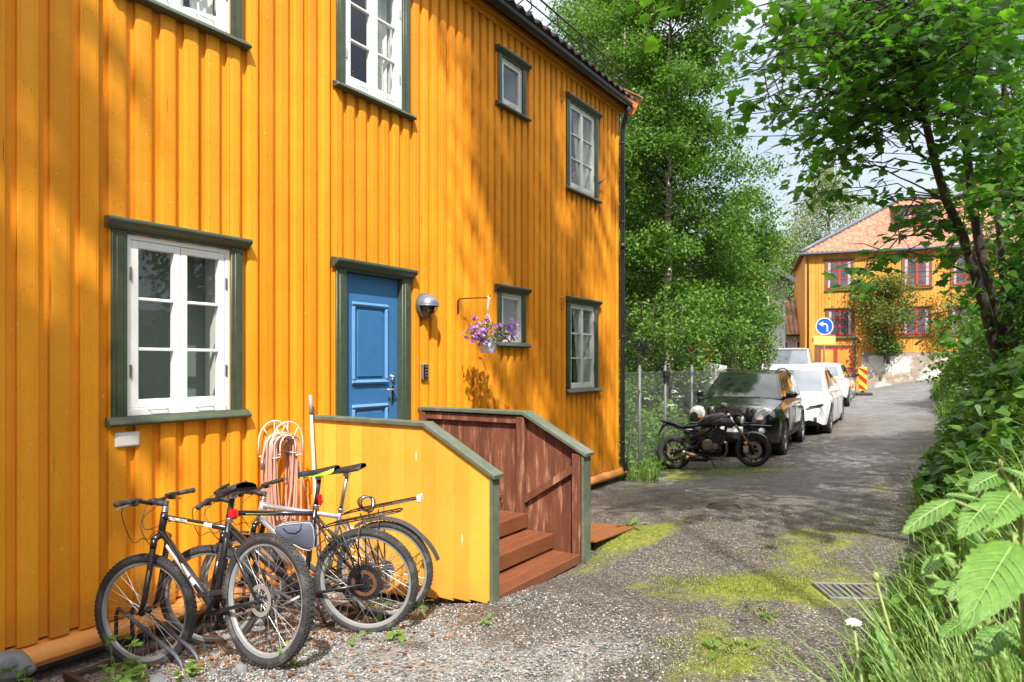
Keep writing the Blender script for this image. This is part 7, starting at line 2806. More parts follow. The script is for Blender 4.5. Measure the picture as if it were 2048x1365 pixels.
tree('rowan_tree', 'taller leafy tree hiding the road side of the grey house left of the white van', 'tree', (-1.3, 24.0, G(-1.3, 24)), 7.4, 1.35, 15000, .11, MT['birchleaf'], MT['bark'], 1.2, 64, .08, .4, 'round', seed=33, clump=.22)
tree('ash_tree', 'tall loose ash behind the viewpoint that dapples the far part of the house wall', 'tree', (10.5, -3.0, 1.5), 21, 1.9, 5200, .20, MT['mapleleaf'], MT['bark'], 13.6, 46, .07, .4, 'round', seed=24, clump=.30, lean=(-4.2, 1.7))
tree('weeping_birch', 'tall pale green weeping birch far behind the far house roof', 'tree', (-4.1, 60.0, 2.0), 15.5, 4.6, 26000, .17, leafm('pale_birch_leaf', (.15, .20, .07), (.27, .33, .14), .35), MT['birchbark'], 3.0, 80, .25, 1.3, seed=7, clump=.6)
tree('broadleaf_tree', 'round bright green tree behind the low outbuilding', 'tree', (-5.9, 51.0, 1.5), 8.6, 3.6, 15000, .19, MT['farleaf'], MT['bark'], 1.0, 60, .2, .3, 'round', seed=8, clump=.5)
tree('broadleaf_tree', 'green tree left of the weeping birch, half behind the big birch', 'tree', (-10.5, 54.0, 1.5), 10.5, 4.2, 14000, .2, MT['farleaf'], MT['bark'], 1.5, 60, .2, .3, 'round', seed=12, clump=.55)
tree('broadleaf_tree', 'tall green tree rising behind the right end of the far house', 'tree', (11.0, 56.0, 3), 15, 5, 14000, .24, MT['farleaf'], MT['bark'], 2.5, 60, .3, .3, 'round', seed=13, clump=.7)
tree('lilac_bush', 'loose lilac bush growing against the front of the far orange house', 'bush', (1.75, 38.75, 1.95), 3.9, 1.5, 7000, .13, MT['lilacleaf'], MT['bark'], .9, 44, .05, .3, 'round', seed=9, clump=.26, trunks=4)
tree('lilac_bush', 'thin climbing bush to the right of the lower middle window of the far house', 'bush', (4.15, 39.8, 2.0), 3.0, .8, 1500, .11, MT['lilacleaf'], MT['bark'], .5, 20, .03, .3, 'round', seed=10, clump=.2, trunks=2)
tree('dark_shrub', 'low dense green shrub on the terrace under the lilac', 'bush', (1.5, 39.05, 2.0), .75, .75, 2200, .11, MT['weedleaf'], MT['bark'], .1, 24, .03, .2, 'round', seed=19, clump=.16)
tree('elder_shrub', 'light green elder shrub behind the chain-link fence in front of the grey house', 'shrub', (-1.5, 16.4, G(-1.5, 16.4)), 3.3, 2.2, 17000, .095, MT['elderleaf'], MT['bark'], .5, 60, .05, .35, 'round', seed=11, clump=.16, trunks=4)
tree('elder_shrub', 'smaller leafy shrub close behind the corner downpipe of the orange house', 'shrub', (-1.9, 13.2, G(-1.9, 13.2)), 1.7, .9, 5000, .085, MT['elderleaf'], MT['bark'], .3, 36, .04, .35, 'round', seed=14, clump=.2, trunks=3)
tree('hazel_shrub', 'tall dark hazel filling the bank behind the maple stems', 'shrub', (6.35, 13.2, 1.5), 4.6, 1.35, 12000, .12, MT['mapleleaf'], MT['bark'], .4, 60, .06, .3, 'round', seed=16, clump=.3, trunks=4)
tree('hazel_shrub', 'green hazel farther up the bank beside the grey shed', 'shrub', (7.3, 22.0, 1.7), 5.0, 2.2, 12000, .13, MT['weedleaf'], MT['bark'], .4, 60, .06, .3, 'round', seed=17, clump=.32, trunks=4)
tree('hazel_shrub', 'low leafy shrub at the foot of the maple stems', 'shrub', (6.0, 9.6, 1.3), 1.5, 1.1, 5000, .10, MT['nettle'], MT['bark'], .1, 36, .03, .3, 'round', seed=18, clump=.2, trunks=3)
tree('hazel_shrub', 'bright green shrub on the bank edge in front of the grey shed', 'shrub', (5.3, 16.8, 1.1), 1.35, 1.1, 5500, .10, MT['bushleaf'], MT['bark'], .1, 36, .03, .3, 'round', seed=20, clump=.22, trunks=3)

tree('hazel_tree', 'leafy hazel on the bank outside the right edge, mirrored in the house windows', 'tree', (9.2, 9.0, 1.8), 6.5, 2.4, 9000, .16, MT['weedleaf'], MT['bark'], .4, 50, .08, .3, 'round', seed=41, clump=.35, trunks=3)
tree('hazel_tree', 'second leafy hazel on the bank nearer the viewpoint, mirrored in the big lower window', 'tree', (9.6, 5.6, 1.9), 5.5, 2.0, 7000, .16, MT['weedleaf'], MT['bark'], .4, 50, .08, .3, 'round', seed=42, clump=.35, trunks=3)

# ---- maple over the lane: several stems from one foot
rm_ = random.Random(21)


def maple(name, label, stems, tips, per, leaf_s, lm, base, spread=.34, radii=(.085, .095, .07), fringe=(), fper=26):
    t = thing(name, label, 'tree', base)
    B = Vector(base)
    tb = MB()
    nodes = []
    for s, r in zip(stems, radii):
        pts = [Vector(p) for p in s]
        foot = pts[0] + (pts[0] - pts[1]).normalized() * .5
        foot.z = min(foot.z, G(foot.x, foot.y) - .1)
        pts = [foot] + pts
        tb.tube([p - B for p in pts], [max(.018, r * (1 - .72 * i / len(pts))) for i in range(len(pts))], 10)
        nodes += pts[3:]
    P, Yw = [], []
    for ti, tp in enumerate(list(tips) + list(fringe)):
        fringe_ = ti >= len(tips)
        T_ = Vector(tp)
        S = min(nodes, key=lambda n_: (n_ - T_).length + (2.0 if n_.z > T_.z + 1.0 else 0) + rm_.uniform(0, 1.2))
        br = curve(S, T_, .10 * (T_ - S).length * rm_.uniform(.2, 1.2), 8, .02 * (T_ - S).length, rm_)
        ln = (T_ - S).length
        tb.tube([p - B for p in br], [.004 + .0034 * ln * (1 - i / 8) ** 1.3 for i in range(9)], 5)
        for k in range(fper if fringe_ else per):
            u = 1 - (min(.7, 2.0 / ln) if fringe_ and fper > 20 else min(.5, .9 / ln) if fringe_ else min(.62, 1.9 / ln)) * rm_.random() ** 1.3
            i = min(7, int(u * 8))
            p = br[i].lerp(br[i + 1], u * 8 - i)
            w = .13 if fringe_ else spread * (.5 + .9 * (1 - u))
            q = p + Vector((rm_.gauss(0, w), rm_.gauss(0, w), rm_.gauss(-.04, w * .5)))
            P.append(q - B)
            dd = (T_ - S)
            Yw.append(math.atan2(dd.y, dd.x) + rm_.gauss(0, 1.0))
        for k in range(5):
            p = br[4 + k % 4]
            q = p + Vector((rm_.gauss(0, spread * 1.3), rm_.gauss(0, spread * 1.3), rm_.gauss(0, spread * .5)))
            tb.tube([p - B, p.lerp(q, .5) - B + Vector((0, 0, .03)), q - B], [.006, .004, .002], 4)
    tb.build('trunk', MT['bark'], t)
    n = len(P)
    v, f = maple_leaf()
    scatter('crown', v, f, np.array([tuple(p) for p in P]), rotmats(rng.normal(0, .5, n), rng.normal(.45, .4, n), np.array(Yw)), leaf_s * rng.uniform(.6, 1.2, n), lm, t)
    return t


maple('maple_tree', 'maple with several curved dark stems on the right bank, its leaves hanging over the lane', MAPLE_STEMS, MAPLE_TIPS, 44, .115, MT['mapleleaf'], (5.3, 10.5, 1.1), fringe=SPRIG_TIPS + EDGE_TIPS, fper=26)
maple('maple_tree', 'broad maple rooted higher on the bank with near leaves hanging into the upper edge', [[(9.2, 3.6, 1.6), (8.9, 3.7, 3.5), (8.2, 3.9, 5.5), (7.4, 4.0, 7.0), (6.6, 4.1, 8.2)], [(9.3, 3.7, 1.6), (9.0, 3.2, 4), (8.4, 2.6, 6), (7.6, 2.2, 7.6)], [(9.2, 3.8, 2), (8.6, 5.0, 4.2), (7.6, 5.4, 6.6), (6.4, 5.6, 8.2)]], OVERHEAD_TIPS, 40, .145, MT['mapleleaf'], (9.2, 3.7, 1.5), .42, (.17, .12, .12), FRINGE_TIPS, 14)
# tall spruce behind the photographer: its shade falls on the left end of the house
tree('spruce_tree', 'tall dark spruce standing behind the viewpoint, known by its shade on the house wall', 'tree', (5.3, -8.25, .8), 25.5, 3.0, 60000, .42, leafm('spruce_needles', (.012, .04, .012), (.03, .075, .02), .1), MT['bark'], 1.0, 170, .28, .3, 'cone', seed=30, clump=.30, up=-.05)

# ---------------------------------------------------------------- bank: grass, broad herbs, white umbels
def blades(name, pos, hgt, wid, lean_s, mat, seed, parent=None, segs=4):
    n = len(pos)
    az = rng.uniform(0, 2 * PI, n)
    ln = np.abs(rng.normal(0, lean_s, n)) + .05
    V = np.zeros((n, (segs + 1) * 2, 3))
    for i in range(segs + 1):
        u = i / segs
        out = hgt * ln * u ** 2
        z = hgt * (u - .35 * ln * u ** 2 * np.minimum(1.5, ln))
        w = wid * (1 - u) ** .7 * .5 + .0006
        cx = pos[:, 0] + np.cos(az) * out
        cy = pos[:, 1] + np.sin(az) * out
        V[:, 2 * i, 0], V[:, 2 * i, 1], V[:, 2 * i, 2] = cx - np.sin(az) * w, cy + np.cos(az) * w, pos[:, 2] + z
        V[:, 2 * i + 1, 0], V[:, 2 * i + 1, 1], V[:, 2 * i + 1, 2] = cx + np.sin(az) * w, cy - np.cos(az) * w, pos[:, 2] + z
    F = np.array([(2 * i, 2 * i + 1, 2 * i + 3, 2 * i + 2) for i in range(segs)])
    k = (segs + 1) * 2
    return raw_mesh(name, V.reshape(-1, 3), (F[None] + (np.arange(n) * k)[:, None, None]).reshape(-1, 4), mat, parent, True)


def bank_points(n, y0, y1, bx0, bx1, p=1.0):
    y = y0 + (y1 - y0) * rng.uniform(0, 1, n) ** p
    x = edge_x(y) + rng.uniform(bx0, bx1, n)
    return x, y, GA(x, y)


x, y, z = bank_points(15000, 3.6, 34, .02, 2.2, 1.3)
o = blades('bank_grass', np.stack([x, y, z - .01], 1), rng.uniform(.15, .5, len(x)), rng.uniform(.006, .014, len(x)) * (1 + y / 18), .6, MT['grassblade'], 1)
tag(o, 'long grass growing all over the right bank', 'grass', kind='stuff')
x, y, z = bank_points(17000, 4.6, 33, .04, 3.2, 1.35)
k = len(x)
hz = rng.uniform(.04, .55, k) * sstep(-.1, .5, x - edge_x(y))
v, f = birch_leaf()
o = scatter('bank_herbs', v, f, np.stack([x, y, z + hz + .02], 1), leaf_rot(k, .55, .3), rng.uniform(.06, .13, k) * (1 + y / 45), MT['weedleaf'])
tag(o, 'broad leaved green herbs covering the right bank', 'ground cover', kind='stuff')
x, y, z = bank_points(4200, 5.5, 12.5, .12, 2.0)
k = len(x)
v, f = maple_leaf()
o = scatter('bank_herbs', v, f, np.stack([x, y, z + rng.uniform(.05, .5, k)], 1), leaf_rot(k, .5, .4), rng.uniform(.08, .16, k), MT['nettle'])
tag(o, 'darker lobed leaves in the shade along the lower right bank', 'ground cover', kind='stuff')
dot_v = [(math.cos(a) * .5, math.sin(a) * .5, 0) for a in np.linspace(0, 2 * PI, 7)[:-1]] + [(0, 0, .25)]
dot_f = [(i, (i + 1) % 6, 6) for i in range(6)]
MT['whitefl'] = pm('white_flower', (.75, .76, .70), .8)
cl = []
for k in range(26):
    yy = rng.uniform(9, 30)
    xx = float(edge_x(yy)) + rng.uniform(.1, 1.6)
    zz = G(xx, yy) + rng.uniform(.4, .6)
    cl.append(np.array([xx, yy, zz]) + rng.normal(0, 1, (26, 3)) * np.array([.07, .07, .02]))
cl = np.concatenate(cl)
o = scatter('white_umbels', dot_v, dot_f, cl, leaf_rot(len(cl), .3, 0), rng.uniform(.015, .03, len(cl)), MT['whitefl'])
tag(o, 'white umbel flowers dotted over the right bank', 'flowers', kind='stuff')
x, y, z = bank_points(1500, 1.7, 5.0, .12, 1.2)
k = len(x)
v, f = [(0, 0, 0), (.3, .3, .05), (.65, .28, .04), (1, 0, -.08), (.65, -.28, .04), (.3, -.3, .05)], [(0, 1, 2, 3, 4, 5)]
o = scatter('bank_herbs', v, f, np.stack([x, y, z + rng.uniform(.02, .30, k)], 1), leaf_rot(k, .5, .35), rng.uniform(.035, .08, k), MT['weedleaf'])
tag(o, 'small leaved herbs on the near bank under the raspberry', 'ground cover', kind='stuff')
x, y, z = bank_points(1600, 1.6, 4.5, .05, 1.0)
o = blades('bank_grass', np.stack([x, y, z - .01], 1), rng.uniform(.1, .34, len(x)), rng.uniform(.004, .008, len(x)), .6, MT['grassblade'], 1)
tag(o, 'grass on the near bank between raspberry and lane', 'grass', kind='stuff')
# dry brown stump on the bank, bluish boulders
b = MB()
b.tube([(0, 0, -.2), (.01, .0, .25), (.03, .01, .52)], [.085, .075, .07], 12)
m_ = b.build('wood_stump', MT['bark'])
m_.location = (5.12, 9.2, .42)
tag(m_, 'short dead wooden stump among the herbs on the right bank', 'stump')
rk_r = random.Random(6)


def rock(name, label, loc, s, seed, m='stone', cat='rock'):
    b = MB()
    b.ell((0, 0, 0), s, 14, 9)
    b.V = [tuple(Vector(v) * (1 + .28 * noise.noise(Vector(v) * (1.6 / max(s)) + Vector((seed, 0, 0))) + .10 * noise.noise(Vector(v) * (5 / max(s)) + Vector((seed, 3, 0))))) for v in b.V]
    o = b.build(name, MT[m], auto=28)
    o.location = loc
    o.rotation_euler = (seed * .3, seed * .5, seed)
    return tag(o, label, cat)


rock('boulder', 'bluish grey boulder on the bank above the big raspberry leaves', (5.42, 4.6, 1.02), (.30, .26, .22), 2.1)
rock('boulder', 'bluish grey boulder low on the bank left of the raspberry', (4.82, 3.95, .30), (.24, .2, .17), 4.3)
rock('boulder', 'pale squared stone at the left edge at the foot of the house wall', (.40, 1.50, .0), (.10, .10, .25), 5.7)
for k, (xx, yy, ss, lb) in enumerate(((1.12, 2.06, .07, 'pale flat stone in front of the steel bicycle rack'), (.98, 1.99, .055, 'small light stone left of the pale flat one before the rack'), (1.62, 2.22, .06, 'light grey stone beside the rear tyre of the nearest bicycle'), (1.45, 2.18, .035, 'tiny pale stone between rack and rear tyre'), (.72, 1.75, .06, 'dull grey stone at the lower left by the weeds'))):
    rock('pebble', lb, (xx, yy, G(xx, yy) + .004), (ss * .85, ss * .6, ss * .36), 1.3 * k + .7, cat='stone')

# ---------------------------------------------------------------- near right: raspberry, grass tuft, dandelions
def raspberry_leaf_mesh(mb, base, tip, width, seed):
    rr = random.Random(seed)
    B, T = Vector(base), Vector(tip)
    d = T - B
    ln = d.length
    d.normalize()
    side = d.cross(Vector((0, 0, 1)))
    if side.length < .2:
        side = Vector((1, .3, 0))
    side.normalize()
    lean_ = Vector((.976, -.04, .21))
    nrm = (side.cross(d) * 1.0)
    if nrm.z < 0:
        nrm = -nrm
    nrm = (nrm + lean_ * .55 + Vector((0, 0, .5))).normalized()
    side = d.cross(nrm).normalized()
    nrm = side.cross(d).normalized()
    NU, NV = 48, 14

    def f(u, v):
        s = 2 * v - 1
        prof = (math.sin(PI * u ** .8) ** .8) * (1 - .25 * u) if 0 < u < 1 else 0
        teeth = 1 + .07 * math.sin(u * 2 * PI * 11) * (abs(s) > .7)
        w = width * .62 * prof * teeth
        ph = u * 9 - abs(s) * 2.2
        rel = .085 * width * abs(math.sin(PI * ph)) * (1 - .3 * abs(s)) * (1 if .04 < u < .97 else 0)
        z = -.16 * width * (1 - abs(s)) ** 2 * 0 + .10 * width * abs(s) + rel - .20 * ln * u * u - .12 * width * s * s - .03 * width * (abs(s) < .09)
        x = u * ln * 1.02 + .10 * width * abs(s) * prof
        return B + d * x + side * (s * w) + nrm * z
    mb.grid(f, NU, NV)
    for k_ in range(2, 9):
        u0 = k_ / 9.5
        for sg in (-1, 1):
            vp = []
            for q_ in range(6):
                t_ = q_ / 5
                uu = min(.97, u0 + .20 * t_ * (1 - .4 * u0))
                p_ = f(uu, .5 + sg * .46 * t_)
                vp.append(p_ + nrm * .0006)
            mb.tube(vp, [.0009, .0008, .0007, .0006, .0005, .0003], 4, 1)
    mb.tube([f(u_, .5) + nrm * .0008 for u_ in np.linspace(.02, .97, 9)], [.0016 - .00013 * i for i in range(9)], 5, 1)
    mb.tube([B + nrm * .001, B + d * ln * .5 - nrm * .05 * ln, B + d * ln - nrm * .2 * ln], [.0018, .0012, .0005], 4, 1)


def veined_leaf_mat(name, a, b):
    m, nt, out = new_mat(name)
    tc = nt.nodes.new('ShaderNodeTexCoord')
    g = nt.nodes.new('ShaderNodeNewGeometry')
    rp = ramp(nt, [(0, a), (1, b)])
    L(nt, g.outputs['Random Per Island'], rp.inputs[0])
    nz = N(nt, 'ShaderNodeTexNoise', Scale=45.0, Detail=4.0)
    L(nt, tc.outputs['Object'], nz.inputs[0])
    r2 = ramp(nt, [(.3, (.75, .78, .7)), (.7, (1.2, 1.15, 1.1))])
    L(nt, nz.outputs[0], r2.inputs[0])
    c = mixc(nt, 1, rp.outputs[0], r2.outputs[0], 'MULTIPLY')
    p = nt.nodes.new('ShaderNodeBsdfPrincipled')
    p.inputs['Roughness'].default_value = .42
    L(nt, c, p.inputs['Base Color'])
    t = nt.nodes.new('ShaderNodeBsdfTranslucent')
    L(nt, mixc(nt, 1, c, (1.3, 1.3, .6), 'MULTIPLY'), t.inputs[0])
    bp = N(nt, 'ShaderNodeBump', Strength=.4, Distance=.002)
    v = N(nt, 'ShaderNodeTexVoronoi', Scale=260.0)
    L(nt, tc.outputs['Object'], v.inputs[0])
    L(nt, v.outputs['Distance'], bp.inputs['Height'])
    L(nt, bp.outputs[0], p.inputs['Normal'])
    mx = nt.nodes.new('ShaderNodeMixShader')
    mx.inputs[0].default_value = .3
    L(nt, p.outputs[0], mx.inputs[1])
    L(nt, t.outputs[0], mx.inputs[2])
    L(nt, mx.outputs[0], out.inputs[0])
    return m


MT['raspleaf'] = veined_leaf_mat('raspberry_leaf', (.075, .195, .025), (.145, .29, .05))
MT['stem'] = pm('green_plant_stem', (.22, .28, .08), .6, var=.2, col2=(.20, .12, .06), c2amt=.3, c2scale=8)
MT['vein'] = pm('pale_leaf_vein', (.22, .34, .10), .5)
rp0 = thing('raspberry_plant', 'raspberry canes with large fresh wrinkled leaves close by at the right edge', 'plant', (4.95, 1.0, .7))
Bq = Vector((4.95, 1.0, .7))
b = MB()
for s in RASP_STEMS:
    b.tube([Vector(p) - Bq for p in s], [.006, .005, .004, .003][:len(s)], 7)
nodes = [Vector(p) for s in RASP_STEMS for p in s]
for base, tip, w in RASP_LEAVES:
    Bv = Vector(base)
    nn_ = min(nodes, key=lambda q: (q - Bv).length)
    b.tube([nn_ - Bq, (nn_ + Bv) / 2 - Bq + Vector((0, 0, .01)), Bv - Bq], [.0028, .0022, .0018], 6)
b.build('cane', MT['stem'], rp0)
b = MB()
for k, (base, tip, w) in enumerate(RASP_LEAVES):
    raspberry_leaf_mesh(b, Vector(base) - Bq, Vector(tip) - Bq, w, k)
b.build('leaves', [MT['raspleaf'], MT['vein']], rp0)

# grass tuft at the lower right
n = 2900
x = 4.83 + rng.normal(0, .15, n)
y = 1.58 + rng.normal(0, .2, n)
k = (x > 4.62) & (y > 1.05)
x, y = x[k], y[k]
z = GA(x, y) - .02
MT['brightgrass'] = leafm('bright_grass_blade', (.19, .33, .07), (.38, .52, .19), .35, tcol=(1.15, 1.2, .6))
o = blades('grass_tuft', np.stack([x, y, z], 1), rng.uniform(.40, .74, len(x)), rng.uniform(.006, .012, len(x)), .34, MT['brightgrass'], 2, None, 7)
tag(o, 'bright tuft of tall grass in the lower right corner of the photo', 'grass', kind='stuff')
# broad dock-like leaves in the tuft
dk_ = thing('dock_plant', 'broad wavy dock leaves rising out of the bright grass tuft', 'plant', (4.74, 1.80, .60))
b = MB()
Bq = Vector((4.74, 1.80, .60))
for k, (dx, dy, dz, w) in enumerate(((-.09, .14, .40, .055), (-.12, .05, .30, .06), (.02, .16, .36, .05), (.1, .1, .32, .055))):
    raspberry_leaf_mesh(b, Vector((dx * .35, dy * .35, dz * .35)), Vector((dx, dy, dz)), w, k)
b.build('leaves', [MT['raspleaf'], MT['vein']], dk_)
for (hd, ft, nm, lb) in (((4.60, 1.67, 1.075), (4.66, 1.60, .5), 'flower', 'closed white flower head on a bare stalk in front of the grass tuft'), ((4.62, 1.92, 1.11), (4.76, 1.82, .55), 'flower', 'slanting green dandelion stalk with a closed bud, above the drain grate')):
    t = thing(nm, lb, 'flower', ft)
    Fv = Vector(ft)
    Hv = Vector(hd) - Fv
    b = MB()
    b.tube([(0, 0, -.1), Hv * .5 + Vector((.012, .0, 0)), Hv], [.0045, .0038, .0032], 7)
    b.build('stalk', MT['stem'], t)
    b = MB()
    if 'white' in lb:
        b.ell((Hv.x, Hv.y, Hv.z + .004), (.015, .015, .009), 12, 6)
        for k in range(70):
            a, e = rng.uniform(0, 2 * PI), rng.uniform(.15, 1.2)
            q = Vector((math.cos(a) * math.cos(e), math.sin(a) * math.cos(e), math.sin(e) * .55))
            b.tube([Hv + q * .008, Hv + q * .021], [.0022, .0010], 4)
        b.build('flower_head', pm('cream_white_petals', (.72, .68, .58), .8, var=.1), t)
    else:
        b.ell((Hv.x, Hv.y, Hv.z + .008), (.009, .009, .013), 10, 7)
        b.build('flower_head', MT['stem'], t)

# ---------------------------------------------------------------- weeds
def herb(name, label, loc, h, n_st, n_lf, ls, mat, seed, spread=.14, lobed=False, rosette=False, cat='weed'):
    rr = random.Random(seed)
    t = thing(name, label, cat, loc)
    b = MB()
    P, Rt = [], []
    for k in range(n_st):
        a = rr.uniform(0, 2 * PI)
        e = Vector((math.cos(a) * spread * rr.uniform(.3, 1), math.sin(a) * spread * rr.uniform(.3, 1), h * rr.uniform(.6, 1)))
        pts = curve((0, 0, -.02), e, .02, 5, .008, rr)
        b.tube(pts, [.0028 - .0004 * i for i in range(6)], 5)
        for j in range(n_lf):
            p = pts[1 + int(rr.random() * 5)] if not rosette else pts[5].lerp(pts[2], rr.random())
            a2 = rr.uniform(0, 2 * PI)
            for dq in ((-.7, 0, .7) if not rosette else (0,)):
                P.append(p + Vector((math.cos(a2) * .02, math.sin(a2) * .02, rr.uniform(-.01, .01))))
                Rt.append((rr.gauss(0, .2), rr.gauss(.1, .3), a2 + dq))
    b.build('stalk', MT['stem'], t)
    v, f = maple_leaf() if lobed else ([(0, 0, 0), (.3, .22, .05), (.65, .24, .04), (1, 0, -.08), (.65, -.24, .04), (.3, -.22, .05)], [(0, 1, 2, 3, 4, 5)])
    Rt = np.array(Rt)
    scatter('leaves', v, f, np.array([tuple(p) for p in P]), rotmats(Rt[:, 0], Rt[:, 1], Rt[:, 2]), ls * rng.uniform(.7, 1.2, len(P)), mat, t)
    return t


MT['freshweed'] = leafm('fresh_weed_leaf', (.09, .19, .03), (.20, .32, .06), .35)
gz_ = lambda x, y: (x, y, G(x, y))
herb('ground_elder', 'light green ground elder stalks at the left of the front wheel of the nearest bicycle', gz_(.86, 1.97), .36, 5, 4, .05, MT['freshweed'], 1, .12)
herb('ground_elder', 'darker ground elder at the far left under the log', gz_(.62, 1.62), .30, 4, 5, .055, MT['weedleaf'], 2, .12)
herb('ground_elder', 'low ground elder in front of the bicycle rack', gz_(1.10, 1.93), .13, 5, 4, .05, MT['freshweed'], 3, .12)
herb('ground_elder', 'small fresh ground elder right of the low one, before the rack', gz_(1.32, 2.1), .07, 4, 4, .04, MT['freshweed'], 4, .10)
herb('ground_elder', 'small weed sprouting under the rear wheel of the nearest bicycle', gz_(1.82, 2.38), .13, 4, 4, .04, MT['freshweed'], 5, .08)
herb('dandelion', 'dandelion leaves right of the rear wheel of the electric bicycle', gz_(1.93, 3.12), .08, 8, 1, .09, MT['freshweed'], 6, .10, rosette=True)
herb('dandelion', 'dandelion rosette growing between the electric bicycle and the yellow porch side', gz_(1.62, 3.62), .16, 5, 1, .085, MT['freshweed'], 7, .07, rosette=True)
herb('dandelion', 'flat weed under the crank of the electric bicycle', gz_(1.72, 2.9), .05, 5, 1, .07, MT['freshweed'], 8, .10, rosette=True)
herb('dandelion', 'dandelion behind the spokes of the electric bicycle', gz_(1.35, 3.55), .15, 5, 1, .09, MT['weedleaf'], 9, .08, rosette=True)
herb('dandelion', 'dandelion at the corner of the grooved board', gz_(2.0, 6.5), .06, 10, 1, .11, MT['freshweed'], 10, .16, rosette=True)
herb('dandelion', 'low weed clump in the moss below the drain grate', gz_(3.72, 4.55), .05, 10, 1, .075, MT['freshweed'], 11, .16, rosette=True)
herb('dandelion', 'weed clump in the moss at the bottom middle of the photo', gz_(3.72, 3.86), .05, 12, 1, .075, MT['freshweed'], 12, .2, rosette=True)
herb('dandelion', 'single small rosette in the gravel before the porch stair', gz_(2.24, 3.55), .04, 6, 1, .05, MT['freshweed'], 13, .04, rosette=True)

# short moss and grass sprouts on the lane
n = 70000
x, y = rng.uniform(1.9, 4.4, n), rng.uniform(3.2, 8.6, n)
mm = np.zeros(n)
for (mx, my, ax, ay, an, k) in [(3.55, 5.2, .62, .42, .35, 1.1), (3.7, 6.2, .42, .75, 0, .55), (2.15, 6.2, .22, .6, -.25, .8), (3.7, 3.85, .34, .45, 0, .9), (3.88, 7.4, .2, .7, 0, .4)]:
    dx, dy = x - mx, y - my
    u, v_ = dx * math.cos(an) + dy * math.sin(an), -dx * math.sin(an) + dy * math.cos(an)
    mm = np.maximum(mm, k * np.exp(-(u / ax) ** 2 - (v_ / ay) ** 2))
nn = np.array([noise.fractal(Vector((a * 3.2, c * 3.2, 4)), 1, 2, 4) for a, c in zip(x, y)])
k = rng.uniform(0, 1, n) < np.clip(mm + .6 * nn * (mm > .1) - .12, 0, 1)
x, y = x[k], y[k]
o = blades('moss_sprouts', np.stack([x, y, GA(x, y)], 1), rng.uniform(.008, .034, len(x)), rng.uniform(.003, .006, len(x)), 1.0, leafm('moss_sprout', (.13, .17, .02), (.33, .36, .06), .3), 3, None, 2)
tag(o, 'yellow green moss and tiny sprouts in patches on the lane', 'moss', kind='stuff')

# rank green growth round the fence and behind the motorcycle
n = 15000
x = rng.uniform(-3.2, .35, n)
y = rng.uniform(10.6, 16.5, n)
k = (x < .30 - .25 * np.abs(np.sin(y * 2.1))) & ~((x > -.15) & (rng.uniform(0, 1, n) < .2))
x, y = x[k], y[k]
top = .95 * sstep(.4, -1.0, x) * (0.55 + .45 * np.sin(x * 2.3 + y * 1.9) ** 2) + .16
hz = rng.uniform(0, 1, len(x)) ** .7 * top
v, f = birch_leaf()
o = scatter('tall_weeds', v, f, np.stack([x, y, GA(x, y) + hz], 1), leaf_rot(len(x), .6, .35), rng.uniform(.07, .13, len(x)), MT['bushleaf'])
tag(o, 'rank light green weeds standing behind the chain-link fence', 'weeds', kind='stuff')
n = 5200
x = rng.uniform(-1.4, .9, n)
y = rng.uniform(10.5, 16, n)
k = (x < .62 - .62 * sstep(10.9, 12.0, y) + .1 * np.sin(5 * y))
x, y = x[k], y[k]
o = blades('roadside_grass', np.stack([x, y, GA(x, y) - .01], 1), rng.uniform(.12, .42, len(x)), rng.uniform(.008, .016, len(x)), .7, MT['grassblade'], 4)
tag(o, 'long grass at the corner of the orange house and along the fence', 'grass', kind='stuff')
n = 2200
x = rng.normal(1.45, .5, n)
y = rng.normal(12.1, .45, n)
o = blades('roadside_grass', np.stack([x, y, GA(x, y) - .005], 1), rng.uniform(.015, .05, n), rng.uniform(.005, .010, n), 1.0, MT['grassblade'], 4, None, 3)
tag(o, 'short grass on the lane under the motorcycle', 'grass', kind='stuff')
cl = []
for k in range(5):
    xx, yy = rng.uniform(-.6, -.05), rng.uniform(12.9, 14.3)
    cl.append(np.array([xx, yy, G(xx, yy) + rng.uniform(.95, 1.25)]) + rng.normal(0, 1, (24, 3)) * np.array([.06, .06, .015]))
cl = np.concatenate(cl)
o = scatter('white_umbels', dot_v, dot_f, cl, leaf_rot(len(cl), .3, 0), rng.uniform(.015, .03, len(cl)), MT['whitefl'])
tag(o, 'white umbel flowers among the weeds behind the fence', 'flowers', kind='stuff')
# ------------------------------------------------------------------ camera, sun, sky
cam = bpy.data.cameras.new('camera')
cam.lens = 1365 / 2048 * 36
cam.sensor_width = 36
cam.sensor_fit = 'HORIZONTAL'
cam.shift_y = (728 - 682.5) / 2048
cam.clip_start, cam.clip_end = .05, 2000
cam.dof.use_dof = True
cam.dof.focus_distance = 6.0
cam.dof.aperture_fstop = 8.0
co = bpy.data.objects.new('camera', cam)
COL.objects.link(co)
co.location = (4.8, 0, 1.65)
co.rotation_euler = (PI / 2, 0, math.atan(901 / 1365))
SC.camera = co

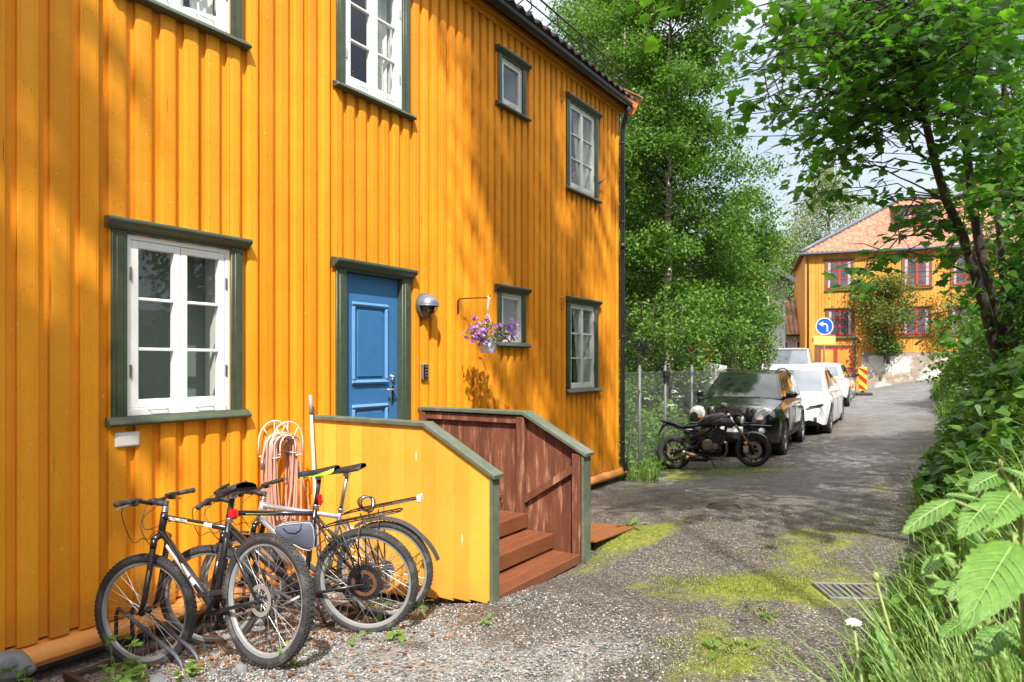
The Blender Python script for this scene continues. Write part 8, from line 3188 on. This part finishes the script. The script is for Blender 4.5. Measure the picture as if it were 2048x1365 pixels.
SV = Vector((.44, -.60, .90)).normalized()           # towards the sun
sl = bpy.data.lights.new('sun', 'SUN')
sl.energy = 4.0
sl.angle = rad(.55)
sl.color = (1, .955, .88)
so = bpy.data.objects.new('sun', sl)
COL.objects.link(so)
so.rotation_euler = SV.to_track_quat('Z', 'Y').to_euler()
w = bpy.data.worlds.new('World')
SC.world = w
w.use_nodes = True
nt = w.node_tree
nt.nodes.clear()
out = nt.nodes.new('ShaderNodeOutputWorld')
bg = nt.nodes.new('ShaderNodeBackground')
sky = nt.nodes.new('ShaderNodeTexSky')
sky.sky_type = 'NISHITA'
sky.sun_disc = False
sky.sun_elevation = math.asin(SV.z)
sky.sun_rotation = math.atan2(SV.x, SV.y)
sky.air_density = 1.0
sky.dust_density = 1.5
sky.ozone_density = 1.0
# thin cloud veil; its bright upper part is added fill
tc = nt.nodes.new('ShaderNodeTexCoord')
mp = N(nt, 'ShaderNodeMapping', Scale=(1, 1, 3.5))
L(nt, tc.outputs['Generated'], mp.inputs[0])
nz_ = N(nt, 'ShaderNodeTexNoise', Scale=2.2, Detail=7.0, Roughness=.55)
L(nt, mp.outputs[0], nz_.inputs[0])
rp_c = ramp(nt, [(.30, .45), (.66, .95)])
L(nt, nz_.outputs[0], rp_c.inputs[0])
sxyz = nt.nodes.new('ShaderNodeSeparateXYZ')
L(nt, tc.outputs['Generated'], sxyz.inputs[0])
mr_ = N(nt, 'ShaderNodeMapRange')
mr_.inputs[1].default_value, mr_.inputs[2].default_value = .38, .62
L(nt, sxyz.outputs[2], mr_.inputs[0])
# thin pale veil low in the sky; unseen overhead cloud brightened as fill
veil = ramp(nt, [(.38, (2.35, 2.75, 3.25)), (.64, (3.15, 3.3, 3.45))])
L(nt, nz_.outputs[0], veil.inputs[0])
low_ = mixc(nt, .80, sky.outputs[0], veil.outputs[0])
high_fill = mixc(nt, rp_c.outputs[0], sky.outputs[0], (9.4, 9.2, 8.9))
L(nt, mixc(nt, mr_.outputs[0], low_, high_fill), bg.inputs[0])
bg.inputs[1].default_value = .145
L(nt, bg.outputs[0], out.inputs[0])
SC.view_settings.view_transform = 'Standard'
SC.view_settings.look = 'None'
SC.view_settings.exposure = 1.0
SC.view_settings.gamma = 1
SC.render.engine = 'CYCLES'
SC.cycles.max_bounces = 8
SC.cycles.transparent_max_bounces = 12
SC.cycles.use_denoising = True
SC.cycles.sample_clamp_indirect = 6
